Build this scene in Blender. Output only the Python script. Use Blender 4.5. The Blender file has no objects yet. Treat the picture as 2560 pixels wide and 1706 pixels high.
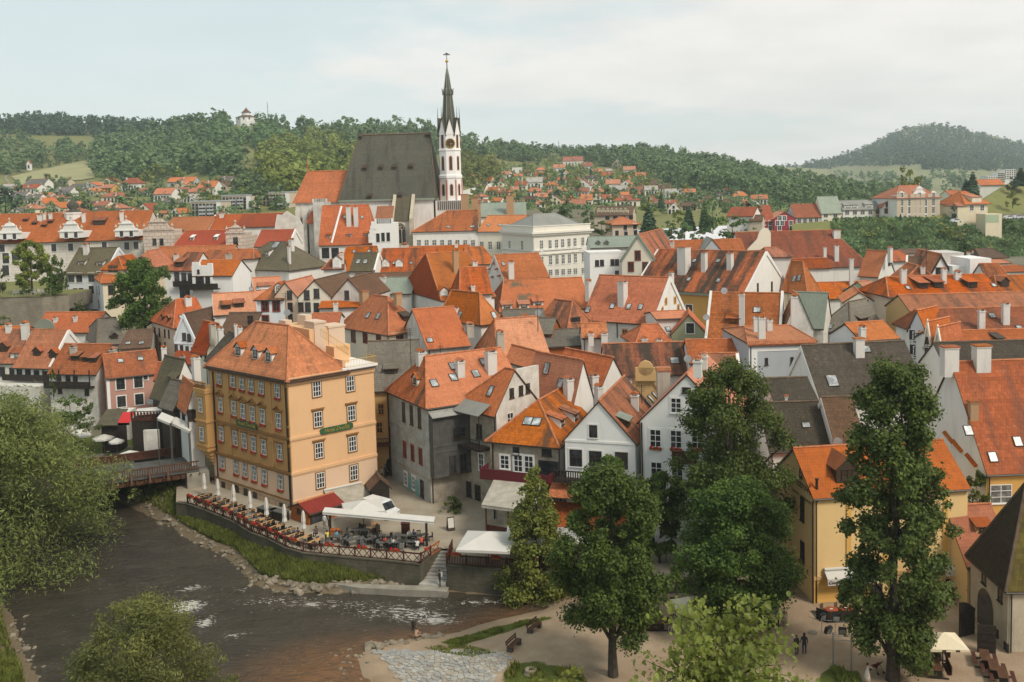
import bpy,bmesh,math,random
import numpy as np
from mathutils import Vector,Matrix
random.seed(7);RNG=np.random.default_rng(7)
S=bpy.context.scene
COL=S.collection
R_=math.radians
FPX,PX,PY=2400.0,1280.0,662.0
PITCH,ROLL,CAMH=R_(4.57),R_(1.5),38.0
_cp,_sp,_cr,_sr=math.cos(PITCH),math.sin(PITCH),math.cos(ROLL),math.sin(ROLL)
FW=Vector((0,_cp,-_sp));_u0=Vector((0,_sp,_cp));_r0=Vector((1,0,0))
RT=_r0*_cr-_u0*_sr;UP=_u0*_cr+_r0*_sr
CAM=Vector((0,0,CAMH))
cd=bpy.data.cameras.new('camera');cam=bpy.data.objects.new('camera',cd);COL.objects.link(cam)
cd.sensor_width=36;cd.lens=36*FPX/2560;cd.shift_y=-(853-PY)/2560;cd.clip_start=.5;cd.clip_end=20000
m=Matrix((RT,UP,-FW)).transposed().to_4x4();m.translation=CAM;cam.matrix_world=m
S.camera=cam
SUN_EL,SUN_AZ=45,134
w=bpy.data.worlds.new('World');S.world=w;w.use_nodes=True
sl=bpy.data.lights.new('sun','SUN');sl.energy=1.25;sl.angle=R_(15);sl.color=(1,.92,.79)
so=bpy.data.objects.new('sun',sl);COL.objects.link(so)
_az,_el=R_(SUN_AZ),R_(SUN_EL)
so.rotation_euler=(-Vector((math.sin(_az)*math.cos(_el),math.cos(_az)*math.cos(_el),math.sin(_el)))).to_track_quat('-Z','Y').to_euler()
S.view_settings.view_transform='Standard';S.view_settings.look='None';S.view_settings.gamma=1
S.view_settings.use_curve_mapping=False;S.view_settings.exposure=1.26
S.cycles.max_bounces=6;S.cycles.volume_bounces=0;S.cycles.transparent_max_bounces=8
S.cycles.volume_step_rate=4
class NT:
 def __init__(s,tree):s.t=tree;tree.nodes.clear()
 def n(s,typ,**kw):
  nd=s.t.nodes.new(typ)
  for k,v in kw.items():
   if k=='i':
    for kk,vv in v.items():
     if isinstance(vv,bpy.types.NodeSocket):s.t.links.new(vv,nd.inputs[kk])
     else:nd.inputs[kk].default_value=vv
   else:setattr(nd,k,v)
  return nd
 def m(s,op,a,b=0.0,c=None,clamp=False):
  nd=s.n('ShaderNodeMath',operation=op,use_clamp=clamp)
  for i,v in enumerate((a,b) if c is None else(a,b,c)):
   if isinstance(v,bpy.types.NodeSocket):s.t.links.new(v,nd.inputs[i])
   else:nd.inputs[i].default_value=v
  return nd.outputs[0]
 def mix(s,f,a,b,bt='MIX'):
  nd=s.n('ShaderNodeMix',data_type='RGBA',blend_type=bt)
  for k,v in((0,f),(6,a),(7,b)):
   if isinstance(v,bpy.types.NodeSocket):s.t.links.new(v,nd.inputs[k])
   elif k and len(v)==3:nd.inputs[k].default_value=(*v,1)
   else:nd.inputs[k].default_value=v
  return nd.outputs[2]
 def ramp(s,f,lo,hi):
  nd=s.n('ShaderNodeMapRange',clamp=True,i={0:f,1:lo,2:hi});return nd.outputs[0]
 def noise(s,vec,scale,detail=4,rough=.6,out=0):
  return s.n('ShaderNodeTexNoise',i={'Vector':vec,'Scale':scale,'Detail':detail,'Roughness':rough}).outputs[out]
def world_sky():
 T=NT(w.node_tree)
 sky=T.n('ShaderNodeTexSky',sky_type='NISHITA',sun_disc=False,sun_elevation=R_(SUN_EL),sun_rotation=R_(SUN_AZ),air_density=1.0,dust_density=2.5,ozone_density=1.0,altitude=500)
 tc=T.n('ShaderNodeTexCoord').outputs['Generated']
 sep=T.n('ShaderNodeSeparateXYZ',i={0:tc})
 z=T.m('MAXIMUM',sep.outputs[2],.0)
 zz=T.m('ADD',z,.16)
 v=T.n('ShaderNodeCombineXYZ',i={0:T.m('DIVIDE',sep.outputs[0],zz),1:T.m('DIVIDE',sep.outputs[1],zz),2:3.1}).outputs[0]
 n1=T.noise(v,.62,10,.60);
 side=T.m('MULTIPLY',sep.outputs[0],.30)
 mask=T.ramp(T.m('ADD',n1,side),.405,.56)
 low=T.ramp(sep.outputs[2],.30,.03)
 mask=T.m('MAXIMUM',mask,T.m('MULTIPLY',low,.55),clamp=True)
 n2=T.noise(v,1.9,6,.6)
 cl=T.mix(T.ramp(n2,.3,.7),(4.9,4.7,4.5),(5.95,5.6,5.3))
 skyc=T.mix(.8,sky.outputs[0],(3.6,4.3,4.25))
 c=T.mix(T.m('MULTIPLY',mask,.9),skyc,cl)
 bg=T.n('ShaderNodeBackground',i={'Color':c,'Strength':.078})
 T.n('ShaderNodeOutputWorld',i={'Surface':bg.outputs[0]})
world_sky()
VIEWS={'F':(0,0,2560/2353),'Z1':(0,200,640/2281),'Z2':(640,100,640/1858),'Z3':(1280,250,640/2281),'Z4':(1920,250,640/2281),'Z5':(0,600,640/2091),'Z6':(480,600,640/2091),'Z7':(1000,600,640/2091),'Z8':(1500,560,560/1996),'Z9':(2000,560,560/1996),'H':(460,780,500/1568),'N':(900,860,600/1960),'T':(460,1150,700/2353),'G':(1400,860,600/1960),'Y':(1960,860,600/1960),'B':(1060,1280,600/2208),'P':(1560,1280,540/1988),'Q':(2000,1280,560/2061),'L':(0,960,560/1177),'W':(400,1380,700/2353),'A':(0,0,1)}
VW='A'
def view(v):
 global VW;VW=v
def px(x,y,v=None):
 a,b,k=VIEWS[v or VW];return a+x*k,b+y*k
def rayd(x,y):return FW+RT*((x-PX)/FPX)-UP*((y-PY)/FPX)
def atY(x,y,Y,v=None):
 X,Yp=px(x,y,v);d=rayd(X,Yp);return CAM+d*(Y/d.y)
def atZ(x,y,z,v=None):
 X,Yp=px(x,y,v);d=rayd(X,Yp);return CAM+d*((z-CAMH)/d.z)
def proj(p):
 d=Vector(p)-CAM;zc=d.dot(FW);return PX+FPX*d.dot(RT)/zc,PY-FPX*d.dot(UP)/zc
def raise_to(p,y,v=None):
 Y=px(0,y,v)[1];d=Vector(p)-CAM;k=(PY-Y)/FPX
 return(k*d.dot(FW)-d.dot(UP))/(UP.z-k*FW.z)
def along(p,u,x,v=None):
 X=px(x,0,v)[0];d=Vector(p)-CAM;k=(X-PX)/FPX
 return(k*d.dot(FW)-d.dot(RT))/(u.dot(RT)-k*u.dot(FW))
def hitplane(x,y,p0,n,v=None):
 X,Yp=px(x,y,v);d=rayd(X,Yp);return CAM+d*((p0-CAM).dot(n)/d.dot(n))
def lerp_tab(tab,x):
 if x<=tab[0][0]:return tab[0][1:]
 for a,b in zip(tab,tab[1:]):
  if x<=b[0]:
   t=(x-a[0])/(b[0]-a[0]);return tuple(p+(q-p)*t for p,q in zip(a[1:],b[1:]))
 return tab[-1][1:]
def tag(o,label=None,cat=None,group=None,kind=None):
 if label:o['label']=label
 if cat:o['category']=cat
 if group:o['group']=group
 if kind:o['kind']=kind
 return o
def empty(name,loc,label=None,cat=None,group=None,rz=0):
 o=bpy.data.objects.new(name,None);o.location=loc;o.rotation_euler=(0,0,rz);COL.objects.link(o)
 o.empty_display_size=.5
 return tag(o,label,cat,group)
def link(name,me,parent=None,mw=None):
 o=bpy.data.objects.new(name,me);COL.objects.link(o)
 if parent:o.parent=parent
 if mw is not None:o.matrix_local=mw
 return o
class MB:
 def __init__(s,off=(0,0,0)):s.v=[];s.f=[];s.mi=[];s.uv=[];s.o=Vector(off)
 def face(s,pts,mi=0,uv=None):
  b=len(s.v);s.v+=[tuple(Vector(p)-s.o) for p in pts];s.f.append(tuple(range(b,b+len(pts))));s.mi.append(mi)
  if uv is None:
   p0=Vector(pts[0]);e=(Vector(pts[1])-p0)
   e=e.normalized() if e.length>1e-6 else Vector((1,0,0))
   nn=Vector((0,0,0))
   for i in range(1,len(pts)-1):nn+=(Vector(pts[i])-p0).cross(Vector(pts[i+1])-p0)
   nn=nn.normalized() if nn.length>1e-9 else Vector((0,0,1))
   if abs(nn.z)<.95:
    e=Vector((0,0,1)).cross(nn).normalized()
   g=nn.cross(e)
   uv=[(Vector(p).dot(e),Vector(p).dot(g)) for p in pts]
  s.uv+=uv
 def box(s,M,lo,hi,mi=0,taper=1.0):
  (x0,y0,z0),(x1,y1,z1)=lo,hi
  cx,cy=(x0+x1)/2,(y0+y1)/2;k=taper
  P=[M@Vector(q) for q in((x0,y0,z0),(x1,y0,z0),(x1,y1,z0),(x0,y1,z0))]
  Q=[M@Vector((cx+(q[0]-cx)*k,cy+(q[1]-cy)*k,z1)) for q in((x0,y0),(x1,y0),(x1,y1),(x0,y1))]
  s.face(P[::-1],mi);s.face(Q,mi)
  for i in range(4):j=(i+1)%4;s.face((P[i],P[j],Q[j],Q[i]),mi)
 def slab(s,pts,th,mi=0,mi2=None,down=Vector((0,0,-1))):
  lo=[Vector(p)+down*th for p in pts];s.face(pts,mi);s.face(lo[::-1],mi if mi2 is None else mi2)
  n=len(pts)
  for i in range(n):j=(i+1)%n;s.face((pts[j],pts[i],lo[i],lo[j]),mi if mi2 is None else mi2)
 def tube(s,pts,rad,seg=6,mi=0,cap=True):
  pts=[Vector(p) for p in pts];rings=[]
  for i,p in enumerate(pts):
   t=(pts[min(i+1,len(pts)-1)]-pts[max(i-1,0)]).normalized()
   a=t.cross(Vector((0,0,1)));a=a.normalized() if a.length>.05 else Vector((1,0,0));b=t.cross(a)
   r=rad[i] if isinstance(rad,(list,tuple)) else rad
   rings.append([p+(a*math.cos(2*math.pi*k/seg)+b*math.sin(2*math.pi*k/seg))*r for k in range(seg)])
  for q,w_ in zip(rings,rings[1:]):
   for k in range(seg):j=(k+1)%seg;s.face((q[k],q[j],w_[j],w_[k]),mi)
  if cap:s.face(rings[0][::-1],mi);s.face(rings[-1],mi)
 def lathe(s,M,prof,seg=12,mi=0,a0=0.0):
  rings=[[M@Vector((r*math.cos(a0+2*math.pi*k/seg),r*math.sin(a0+2*math.pi*k/seg),z)) for k in range(seg)] for r,z in prof]
  for q,w_ in zip(rings,rings[1:]):
   for k in range(seg):j=(k+1)%seg;s.face((q[k],q[j],w_[j],w_[k]),mi)
  s.face(rings[0][::-1],mi);s.face(rings[-1],mi)
 def mesh(s,name,mats,merge=False,smooth=False):
  me=bpy.data.meshes.new(name);me.from_pydata(s.v,[],s.f)
  for mt in(mats if isinstance(mats,(list,tuple)) else[mats]):me.materials.append(mt)
  me.polygons.foreach_set('material_index',s.mi)
  ul=me.uv_layers.new(name='UVMap');ul.data.foreach_set('uv',[c for q in s.uv for c in q])
  if merge or smooth:
   bm=bmesh.new();bm.from_mesh(me);bmesh.ops.remove_doubles(bm,verts=bm.verts,dist=1e-4);bm.to_mesh(me);bm.free()
  if smooth:me.polygons.foreach_set('use_smooth',[True]*len(me.polygons))
  me.update();return me
 def build(s,name,mats,parent=None,**kw):
  o=link(name,s.mesh(name,mats,**kw),parent)
  return o
def frame(p,x,n):
 x=Vector(x).normalized();n=Vector(n).normalized();z=x.cross(n)
 M=Matrix((x,n,z)).transposed().to_4x4();M.translation=Vector(p);return M
def T_(p):return Matrix.Translation(Vector(p))
def srgb(r,g,b):
 f=lambda c:((c/255+.055)/1.055)**2.4 if c>10 else c/255/12.92
 return(f(r),f(g),f(b))
def newmat(name):
 mt=bpy.data.materials.new(name);mt.use_nodes=True;return mt,NT(mt.node_tree)
def finish(T,bsdf,bumpv=None,dist=.02,strength=.6):
 if bumpv is not None:
  b=T.n('ShaderNodeBump',i={'Height':bumpv,'Distance':dist,'Strength':strength});T.t.links.new(b.outputs[0],bsdf.inputs['Normal'])
 T.n('ShaderNodeOutputMaterial',i={'Surface':bsdf.outputs[0]})
def plain(name,c,rough=.7,spec=.3,metal=0,var=.25,scale=3.0,bump=0.0,grain=None):
 mt,T=newmat(name);pos=T.n('ShaderNodeNewGeometry').outputs['Position']
 n=T.noise(pos,scale,5,.6)
 d=tuple(x*(1-var) for x in c);l=tuple(min(1,x*(1+var*.6)) for x in c)
 col=T.mix(T.ramp(n,.3,.7),d,l)
 b=T.n('ShaderNodeBsdfPrincipled',i={'Base Color':col,'Roughness':rough,'Specular IOR Level':spec,'Metallic':metal})
 finish(T,b,T.noise(pos,scale*6,3) if bump else None,bump or .01);return mt
def wallmat(name,c,stain=(.30,.26,.20),amt=.25,dirt=0.0,blocks=None):
 mt,T=newmat(name);pos=T.n('ShaderNodeNewGeometry').outputs['Position']
 oi=T.n('ShaderNodeObjectInfo')
 sep=T.n('ShaderNodeSeparateXYZ',i={0:pos})
 st=T.n('ShaderNodeCombineXYZ',i={0:T.m('MULTIPLY',sep.outputs[0],1.0),1:sep.outputs[1],2:T.m('MULTIPLY',sep.outputs[2],.22)}).outputs[0]
 n1=T.noise(pos,.35,6,.62);n2=T.noise(st,.9,6,.7);n3=T.noise(pos,7,3)
 col=T.mix(T.m('MULTIPLY',T.ramp(n1,.35,.7),.35),c,tuple(x*.86 for x in c))
 col=T.mix(T.m('MULTIPLY',T.ramp(n2,.50,.78),amt),col,stain)
 if dirt:col=T.mix(T.m('MULTIPLY',T.ramp(T.noise(pos,.55,8,.7),.46-.1*dirt,.62),dirt),col,stain)
 col=T.mix(T.m('MULTIPLY',T.ramp(n3,.3,.8),.10),col,tuple(x*.6 for x in c))
 h=n3
 if blocks:
  uv=T.n('ShaderNodeTexCoord').outputs['UV']
  br=T.n('ShaderNodeTexBrick',i={'Vector':uv,'Scale':1.0,'Color1':(1,1,1,1),'Color2':(.9,.9,.88,1),'Mortar':(*blocks[2],1),'Mortar Size':blocks[3],'Brick Width':blocks[0],'Row Height':blocks[1]})
  col=T.mix(1.0,col,br.outputs['Color'],'MULTIPLY')
 b=T.n('ShaderNodeBsdfPrincipled',i={'Base Color':col,'Roughness':.9,'Specular IOR Level':.15})
 finish(T,b,h,.015);return mt
def roofmat(name,c,dark=(.07,.045,.03),amt=.5,thr=.52,row=.36,tw=.24,speck=.32,patch=None,lich=0.0,rough=.85,relief=.06,spec=.2,c2=None):
 c=tuple(q*k for q,k in zip(c,(.86,.80,.72)))
 mt,T=newmat(name);uv=T.n('ShaderNodeTexCoord').outputs['UV'];oi=T.n('ShaderNodeObjectInfo').outputs['Random']
 sep=T.n('ShaderNodeSeparateXYZ',i={0:uv});u,v=sep.outputs[0],sep.outputs[1]
 vr=T.m('DIVIDE',v,row);rowi=T.m('FLOOR',vr);fr=T.m('FRACT',vr)
 uo=T.m('ADD',T.m('DIVIDE',u,tw),T.m('MULTIPLY',T.m('MODULO',rowi,2.0),.5));coli=T.m('FLOOR',uo)
 cell=T.n('ShaderNodeCombineXYZ',i={0:coli,1:rowi,2:oi}).outputs[0]
 wn=T.n('ShaderNodeTexWhiteNoise',noise_dimensions='3D',i={'Vector':cell}).outputs['Value']
 off=T.m('MULTIPLY',oi,97.0)
 s1=T.n('ShaderNodeCombineXYZ',i={0:T.m('MULTIPLY',u,.55),1:T.m('MULTIPLY',v,.055),2:off}).outputs[0]
 s2=T.n('ShaderNodeCombineXYZ',i={0:u,1:T.m('MULTIPLY',v,.8),2:off}).outputs[0]
 n1=T.noise(s1,1.0,7,.62);n2=T.noise(s2,.16,6,.65);n3=T.noise(s2,1.6,4,.7)
 wr=T.n('ShaderNodeTexWhiteNoise',noise_dimensions='2D',i={'Vector':T.n('ShaderNodeCombineXYZ',i={0:rowi,1:oi}).outputs[0]}).outputs['Value'];wn=T.m('ADD',T.m('MULTIPLY',wn,.68),T.m('MULTIPLY',wr,.32))
 lo=tuple(x*(1-speck) for x in c);hi=tuple(min(1,x*(1+speck*.8)) for x in c)
 col=T.mix(wn,lo,hi)
 col=T.mix(T.m('MULTIPLY',T.ramp(n2,.35,.68),.55),col,c2 or tuple(q*.62 for q in c))
 col=T.mix(T.m('MULTIPLY',T.ramp(n3,.48,.72),.38),col,tuple(q*.5 for q in c))
 f=T.m('MULTIPLY',T.ramp(T.m('ADD',n1,T.m('MULTIPLY',T.m('SUBTRACT',n3,.5),.25)),thr,thr+.16),amt)
 col=T.mix(f,col,dark)
 if patch:col=T.mix(T.m('MULTIPLY',T.ramp(n2,.56,.6),.9),col,patch)
 hv=T.n('ShaderNodeHueSaturation',i={'Hue':T.m('ADD',.4945,T.m('MULTIPLY',oi,.011)),'Saturation':T.m('SUBTRACT',1.08,T.m('MULTIPLY',T.m('FRACT',T.m('MULTIPLY',oi,7.3)),.22)),'Value':T.m('ADD',.84,T.m('MULTIPLY',T.m('FRACT',T.m('MULTIPLY',oi,13.7)),.32)),'Color':col});col=hv.outputs[0]
 if lich:col=T.mix(T.m('MULTIPLY',T.ramp(T.noise(s2,2.6,6,.75),.60,.70),lich),col,(.42,.38,.29))
 b=T.n('ShaderNodeBsdfPrincipled',i={'Base Color':col,'Roughness':rough,'Specular IOR Level':spec})
 fu=T.m('FRACT',uo);edge=T.m('MULTIPLY',T.m('ABSOLUTE',T.m('SUBTRACT',fu,.5)),.5)
 hgt=T.m('SUBTRACT',T.m('ADD',T.m('MULTIPLY',wn,.35),T.m('SUBTRACT',1.0,fr)),edge)
 finish(T,b,hgt,relief,.9);return mt
def foliage(name,c1,c2,trans=.22,rough=.6,rnd=.42,ns=1.15,dk=.5):
 mt,T=newmat(name);g=T.n('ShaderNodeNewGeometry');oi=T.n('ShaderNodeObjectInfo').outputs['Random']
 r=g.outputs['Random Per Island']
 n=T.noise(g.outputs['Position'],.35,3);n2=T.noise(g.outputs['Position'],ns,4,.6)
 col=T.mix(T.m('ADD',T.m('MULTIPLY',r,rnd),T.m('MULTIPLY',T.ramp(n2,.34,.66),1-rnd)),tuple(x*.8 for x in c1),tuple(x*1.08 for x in c2))  # random leaf tone mixed with painted lit and shaded greens
 col=T.mix(T.m('MULTIPLY',T.ramp(n,.38,.68),dk),col,tuple(x*.5 for x in c1))  # darker patches put into the colour for shaded crown hollows
 hs=T.n('ShaderNodeHueSaturation',i={'Hue':T.m('ADD',.485,T.m('MULTIPLY',oi,.03)),'Value':T.m('ADD',.82,T.m('MULTIPLY',oi,.36)),'Color':col})
 b=T.n('ShaderNodeBsdfPrincipled',i={'Base Color':hs.outputs[0],'Roughness':rough,'Specular IOR Level':.25})
 tr=T.n('ShaderNodeBsdfTranslucent',i={'Color':T.mix(.5,hs.outputs[0],tuple(min(1,x*1.5) for x in c2))})
 mx=T.n('ShaderNodeMixShader',i={0:trans,1:b.outputs[0],2:tr.outputs[0]})
 T.n('ShaderNodeOutputMaterial',i={'Surface':mx.outputs[0]});return mt
def glassmat(name,c=(.02,.022,.025),rough=.12,spec=.5):
 mt,T=newmat(name);pos=T.n('ShaderNodeNewGeometry').outputs['Position']
 n=T.noise(pos,1.3,2);col=T.mix(T.ramp(n,.45,.7),c,tuple(min(1,x*2.6) for x in c))
 b=T.n('ShaderNodeBsdfPrincipled',i={'Base Color':col,'Roughness':rough,'Specular IOR Level':spec});finish(T,b);return mt
M={}
M['white']=wallmat('white_render',(.72,.70,.66),amt=.34)
M['white_clean']=wallmat('clean_white_render',(.77,.76,.735),amt=.18)
M['white_old']=wallmat('old_white_render',(.66,.63,.57),amt=.45,dirt=.35,stain=(.24,.21,.17))
M['bluewhite']=wallmat('blue_white_render',(.64,.67,.69),amt=.15)
M['cream']=wallmat('cream_render',(.66,.58,.42),amt=.18)
M['creamlight']=wallmat('light_cream_render',(.74,.68,.56),amt=.18)
M['peach']=wallmat('peach_render',(.62,.48,.36),amt=.15)
M['pink']=wallmat('pink_render',(.46,.25,.20),amt=.35,stain=(.30,.20,.17))
M['hotel_l']=wallmat('ochre_render_shaded',(.50,.285,.11),amt=.15,stain=(.3,.17,.07))  # hotel's left wall: deeper ochre that includes the shade of that face
M['hotel_r']=wallmat('ochre_render_lit',(.70,.44,.24),amt=.22,stain=(.5,.26,.12))  # hotel's right wall: paler ochre that includes the light on that face
M['hotel_low']=wallmat('peach_plinth_render',(.68,.48,.33),amt=.15,stain=(.4,.26,.16))
M['plinth']=wallmat('ashlar_plinth',(.50,.36,.24),amt=.4,blocks=(1.3,.62,(.45,.40,.36),.03))
M['ochre']=wallmat('ochre_house_render',(.56,.36,.16),amt=.3)
M['orange_wall']=wallmat('orange_house_render',(.60,.34,.10),amt=.25)
M['yellow']=wallmat('yellow_render',(.78,.55,.26),amt=.10,stain=(.6,.3,.12))
M['yellow2']=wallmat('deep_yellow_boards',(.70,.42,.12),amt=.1)
M['greengrey']=wallmat('grey_green_render',(.36,.37,.23),amt=.15)
M['mint']=wallmat('mint_render',(.36,.44,.30),amt=.15)
M['greyblue']=wallmat('weathered_blue_grey_render',(.40,.43,.415),amt=.55,dirt=.5,stain=(.17,.14,.10))
M['brownplaster']=wallmat('stained_old_plaster',(.44,.38,.30),amt=.6,dirt=.7,stain=(.15,.125,.095))
M['greyplaster']=wallmat('grey_old_plaster',(.60,.58,.53),amt=.55,dirt=.35,stain=(.22,.20,.18))
M['red_wall']=wallmat('raspberry_red_render',(.36,.045,.055),amt=.1)
M['greywall']=wallmat('pale_grey_render',(.42,.44,.46),amt=.15)
M['beige']=wallmat('beige_render',(.52,.44,.34),amt=.2)
M['sgraf']=wallmat('sgraffito_block_render',(.66,.62,.55),amt=.3,blocks=(1.5,.75,(.78,.72,.65),.05))
M['sgraf2']=wallmat('fine_sgraffito_render',(.60,.52,.45),amt=.2,blocks=(1.6,.9,(.70,.60,.53),.10))
M['stonewall']=wallmat('rough_rubble_stone',(.27,.24,.19),amt=.5,dirt=.5,stain=(.12,.11,.085),blocks=(.7,.33,(.75,.72,.66),.04))
M['quay']=wallmat('damp_embankment_stone',(.13,.115,.085),amt=.7,dirt=.6,stain=(.05,.048,.032),blocks=(.95,.42,(.80,.78,.72),.03))
ORG=(.52,.15,.045)
M['orange']=roofmat('orange_tiles',ORG,amt=.30)
M['orange_c']=roofmat('clean_orange_tiles',(.46,.155,.055),amt=.3,speck=.12)
M['salmon']=roofmat('salmon_tiles',(.62,.235,.115),amt=.25,speck=.16)
M['orange_d']=roofmat('streaked_orange_tiles',(.50,.145,.042),amt=.85,thr=.47)
M['orange_hot']=roofmat('orange_brown_stained_tiles',(.54,.155,.038),amt=.75,thr=.52)
M['red']=roofmat('red_tiles',(.36,.068,.022),amt=.25,speck=.15)
M['redbrown']=roofmat('red_brown_tiles',(.33,.085,.030),amt=.6,thr=.48,lich=.15)
M['mossy']=roofmat('dark_mossy_tiles',(.40,.10,.03),dark=(.055,.04,.028),amt=.95,thr=.40)
M['streak']=roofmat('orange_roof_with_brown_runs',(.47,.115,.024),dark=(.05,.033,.022),amt=1.0,thr=.40)
M['tilebig']=roofmat('weathered_rust_tiles',(.40,.135,.058),amt=.65,thr=.50,row=.42,tw=.3,speck=.3,lich=.2)
M['brown']=roofmat('brown_tiles',(.16,.095,.065),amt=.4,lich=.2)
M['darkgrey']=roofmat('dark_lichened_shingles',(.085,.072,.055),dark=(.035,.03,.022),amt=.5,lich=.35,speck=.3)
M['shingle']=roofmat('grey_wood_shingles',(.21,.20,.175),dark=(.12,.105,.085),amt=.6,row=.3,tw=.15,speck=.3,lich=.25)
M['slate']=roofmat('dark_church_slate',(.125,.128,.108),dark=(.04,.036,.03),amt=.6,thr=.5,speck=.15)
M['olive']=roofmat('mossy_green_grey_shingles',(.145,.13,.085),dark=(.07,.06,.04),amt=.6,speck=.25,lich=.1)
M['shade_shingle']=roofmat('old_shaded_wood_shingles',(.05,.04,.026),dark=(.02,.016,.012),amt=.4,row=.42,tw=.26,speck=.4)  # gate roof's left hip: shadow put into the shingle colour
M['moss_shingle']=roofmat('moss_grown_shingles',(.125,.105,.035),dark=(.05,.043,.018),amt=.4,row=.42,tw=.26,speck=.4)
M['copper']=roofmat('green_copper_sheet',(.29,.355,.315),dark=(.2,.24,.2),amt=.3,row=8,tw=.6,speck=.1,relief=.05,rough=.5)
M['zinc']=roofmat('grey_metal_sheet',(.34,.36,.36),dark=(.2,.2,.19),amt=.3,row=9,tw=.55,speck=.08,relief=.05,rough=.45)
M['redmetal']=roofmat('dark_red_boards',(.30,.04,.02),dark=(.2,.02,.01),amt=.3,row=9,tw=.3,speck=.1)
M['ridge']=plain('ridge_tile_clay',(.44,.16,.07),.85,var=.4,scale=1.5)
M['ridge_dark']=plain('dark_ridge_clay',(.13,.09,.06),.85,var=.4,scale=1.5)
M['frame_w']=plain('white_painted_wood',(.72,.71,.68),.5,var=.08)
M['frame_d']=plain('dark_brown_wood',(.055,.035,.022),.6)
M['frame_r']=plain('red_brown_wood',(.22,.05,.025),.6)
M['frame_o']=plain('ochre_surround',(.55,.30,.10),.8)
M['trim_b']=plain('brown_stucco_trim',(.27,.14,.048),.85,var=.15)
M['pipe']=plain('dark_drain_pipe',(.035,.028,.022),.45)
M['glass']=glassmat('window_glass')
M['glass_l']=glassmat('curtained_glass',(.10,.10,.095),.2)
M['sky_glass']=glassmat('rooflight_glass',(.22,.235,.24),.25,.3)  # pale grey base colour stands in for reflected sky
M['chim']=wallmat('whitewashed_brick',(.62,.60,.56),amt=.45,stain=(.26,.23,.2))
M['chim_g']=wallmat('grey_rendered_brick',(.42,.39,.33),amt=.6,stain=(.17,.15,.13))
M['chim_b']=wallmat('tan_brick',(.40,.25,.14),amt=.5)
M['wood']=plain('brown_stained_wood',(.10,.045,.022),.7,var=.4,scale=2)
M['wood_r']=plain('reddish_terrace_wood',(.075,.024,.014),.6,var=.35,scale=2)
M['wood_o']=plain('orange_stained_wood',(.34,.10,.025),.6,var=.3,scale=2)
M['wood_l']=plain('pale_table_wood',(.42,.24,.11),.6,var=.3,scale=4)
M['wood_k']=plain('near_black_wood',(.028,.02,.015),.7,var=.4)
M['greywood']=plain('weathered_grey_boards',(.085,.082,.075),.8,var=.35,scale=1.2)
M['metal']=plain('dark_iron',(.03,.03,.03),.45,metal=.6)
M['steel']=plain('grey_steel',(.35,.36,.36),.4,metal=.7)
M['gold']=plain('gilded_metal',(.60,.40,.08),.35,metal=.6)
M['canvas']=plain('white_canvas',(.56,.535,.49),.8,var=.07,scale=.8)
M['canvas_c']=plain('cream_canvas',(.68,.59,.42),.8,var=.08,scale=.8)
M['canvas_g']=plain('grey_weathered_canvas',(.36,.33,.27),.8,var=.25,scale=.9)
M['canvas_red']=plain('red_canvas',(.50,.03,.03),.7,var=.1)
M['stone']=plain('river_stone',(.22,.185,.135),.85,var=.5,scale=1.1,bump=.03)
M['slabstone']=plain('pale_paving_stone',(.36,.34,.30),.85,var=.35,scale=.8,bump=.02)
M['concrete']=plain('pale_concrete',(.27,.245,.20),.85,var=.3,scale=.7)
M['bark']=plain('tree_bark',(.060,.048,.036),.9,var=.5,scale=2.5,bump=.04)
M['red_fl']=plain('red_geraniums',(.55,.012,.018),.6,var=.5,scale=9)
M['pinkred_fl']=plain('orange_red_flowers',(.60,.10,.05),.6,var=.4,scale=9)
M['boxgreen']=plain('flower_leaves',(.04,.07,.015),.7,var=.5,scale=8)
M['skin']=plain('skin',(.45,.26,.18),.6,var=.05)
M['sign_green']=plain('green_sign_board',(.025,.10,.045),.6,var=.15)
M['dkbrown_sign']=plain('brown_sign_board',(.07,.03,.016),.6)
M['lf_lime']=foliage('lime_leaves',(.085,.115,.022),(.27,.29,.055))
M['lf_green']=foliage('green_leaves',(.036,.070,.013),(.125,.18,.03))
M['lf_dark']=foliage('dark_green_leaves',(.038,.064,.014),(.13,.165,.032))
M['lf_willow']=foliage('willow_leaves',(.085,.105,.026),(.27,.295,.085),.2,.6,.3,.55,.55)
M['lf_far']=foliage('woodland_leaves',(.075,.135,.055),(.19,.27,.105),.2,.6,.15,.16,.3)
M['lf_far2']=foliage('yellow_green_woodland_leaves',(.115,.15,.03),(.27,.30,.065),.25,.6,.15,.18,.3)
M['lf_con']=foliage('conifer_needles',(.035,.065,.036),(.085,.135,.07),.1,.6,.15,.2,.3)
M['lf_copper']=foliage('purple_beech_leaves',(.035,.010,.012),(.07,.02,.02),.2)
M['salmon_d']=roofmat('salmon_tiles_with_brown_runs',(.56,.215,.11),dark=(.20,.085,.045),amt=.7,thr=.48,speck=.16)
M['salmon_p']=roofmat('salmon_tiles_with_mossy_patches',(.62,.235,.115),amt=.2,speck=.16,patch=(.13,.115,.075))
M['tower_wall']=wallmat('rough_grey_beige_render',(.52,.455,.35),amt=.5,dirt=.4,stain=(.25,.21,.15))
M['palace']=wallmat('palace_cream_white',(.70,.67,.59),amt=.12)
M['rust']=roofmat('dull_rust_tiles_with_pale_patches',(.37,.135,.07),dark=(.13,.06,.04),amt=.7,thr=.47,row=.42,tw=.3,lich=.35)
M['lf_grass']=foliage('bank_grass_blades',(.065,.085,.017),(.22,.235,.05))
M['dkred_fl']=plain('dusky_red_flowers',(.22,.035,.022),.7,var=.5,scale=9)
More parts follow.
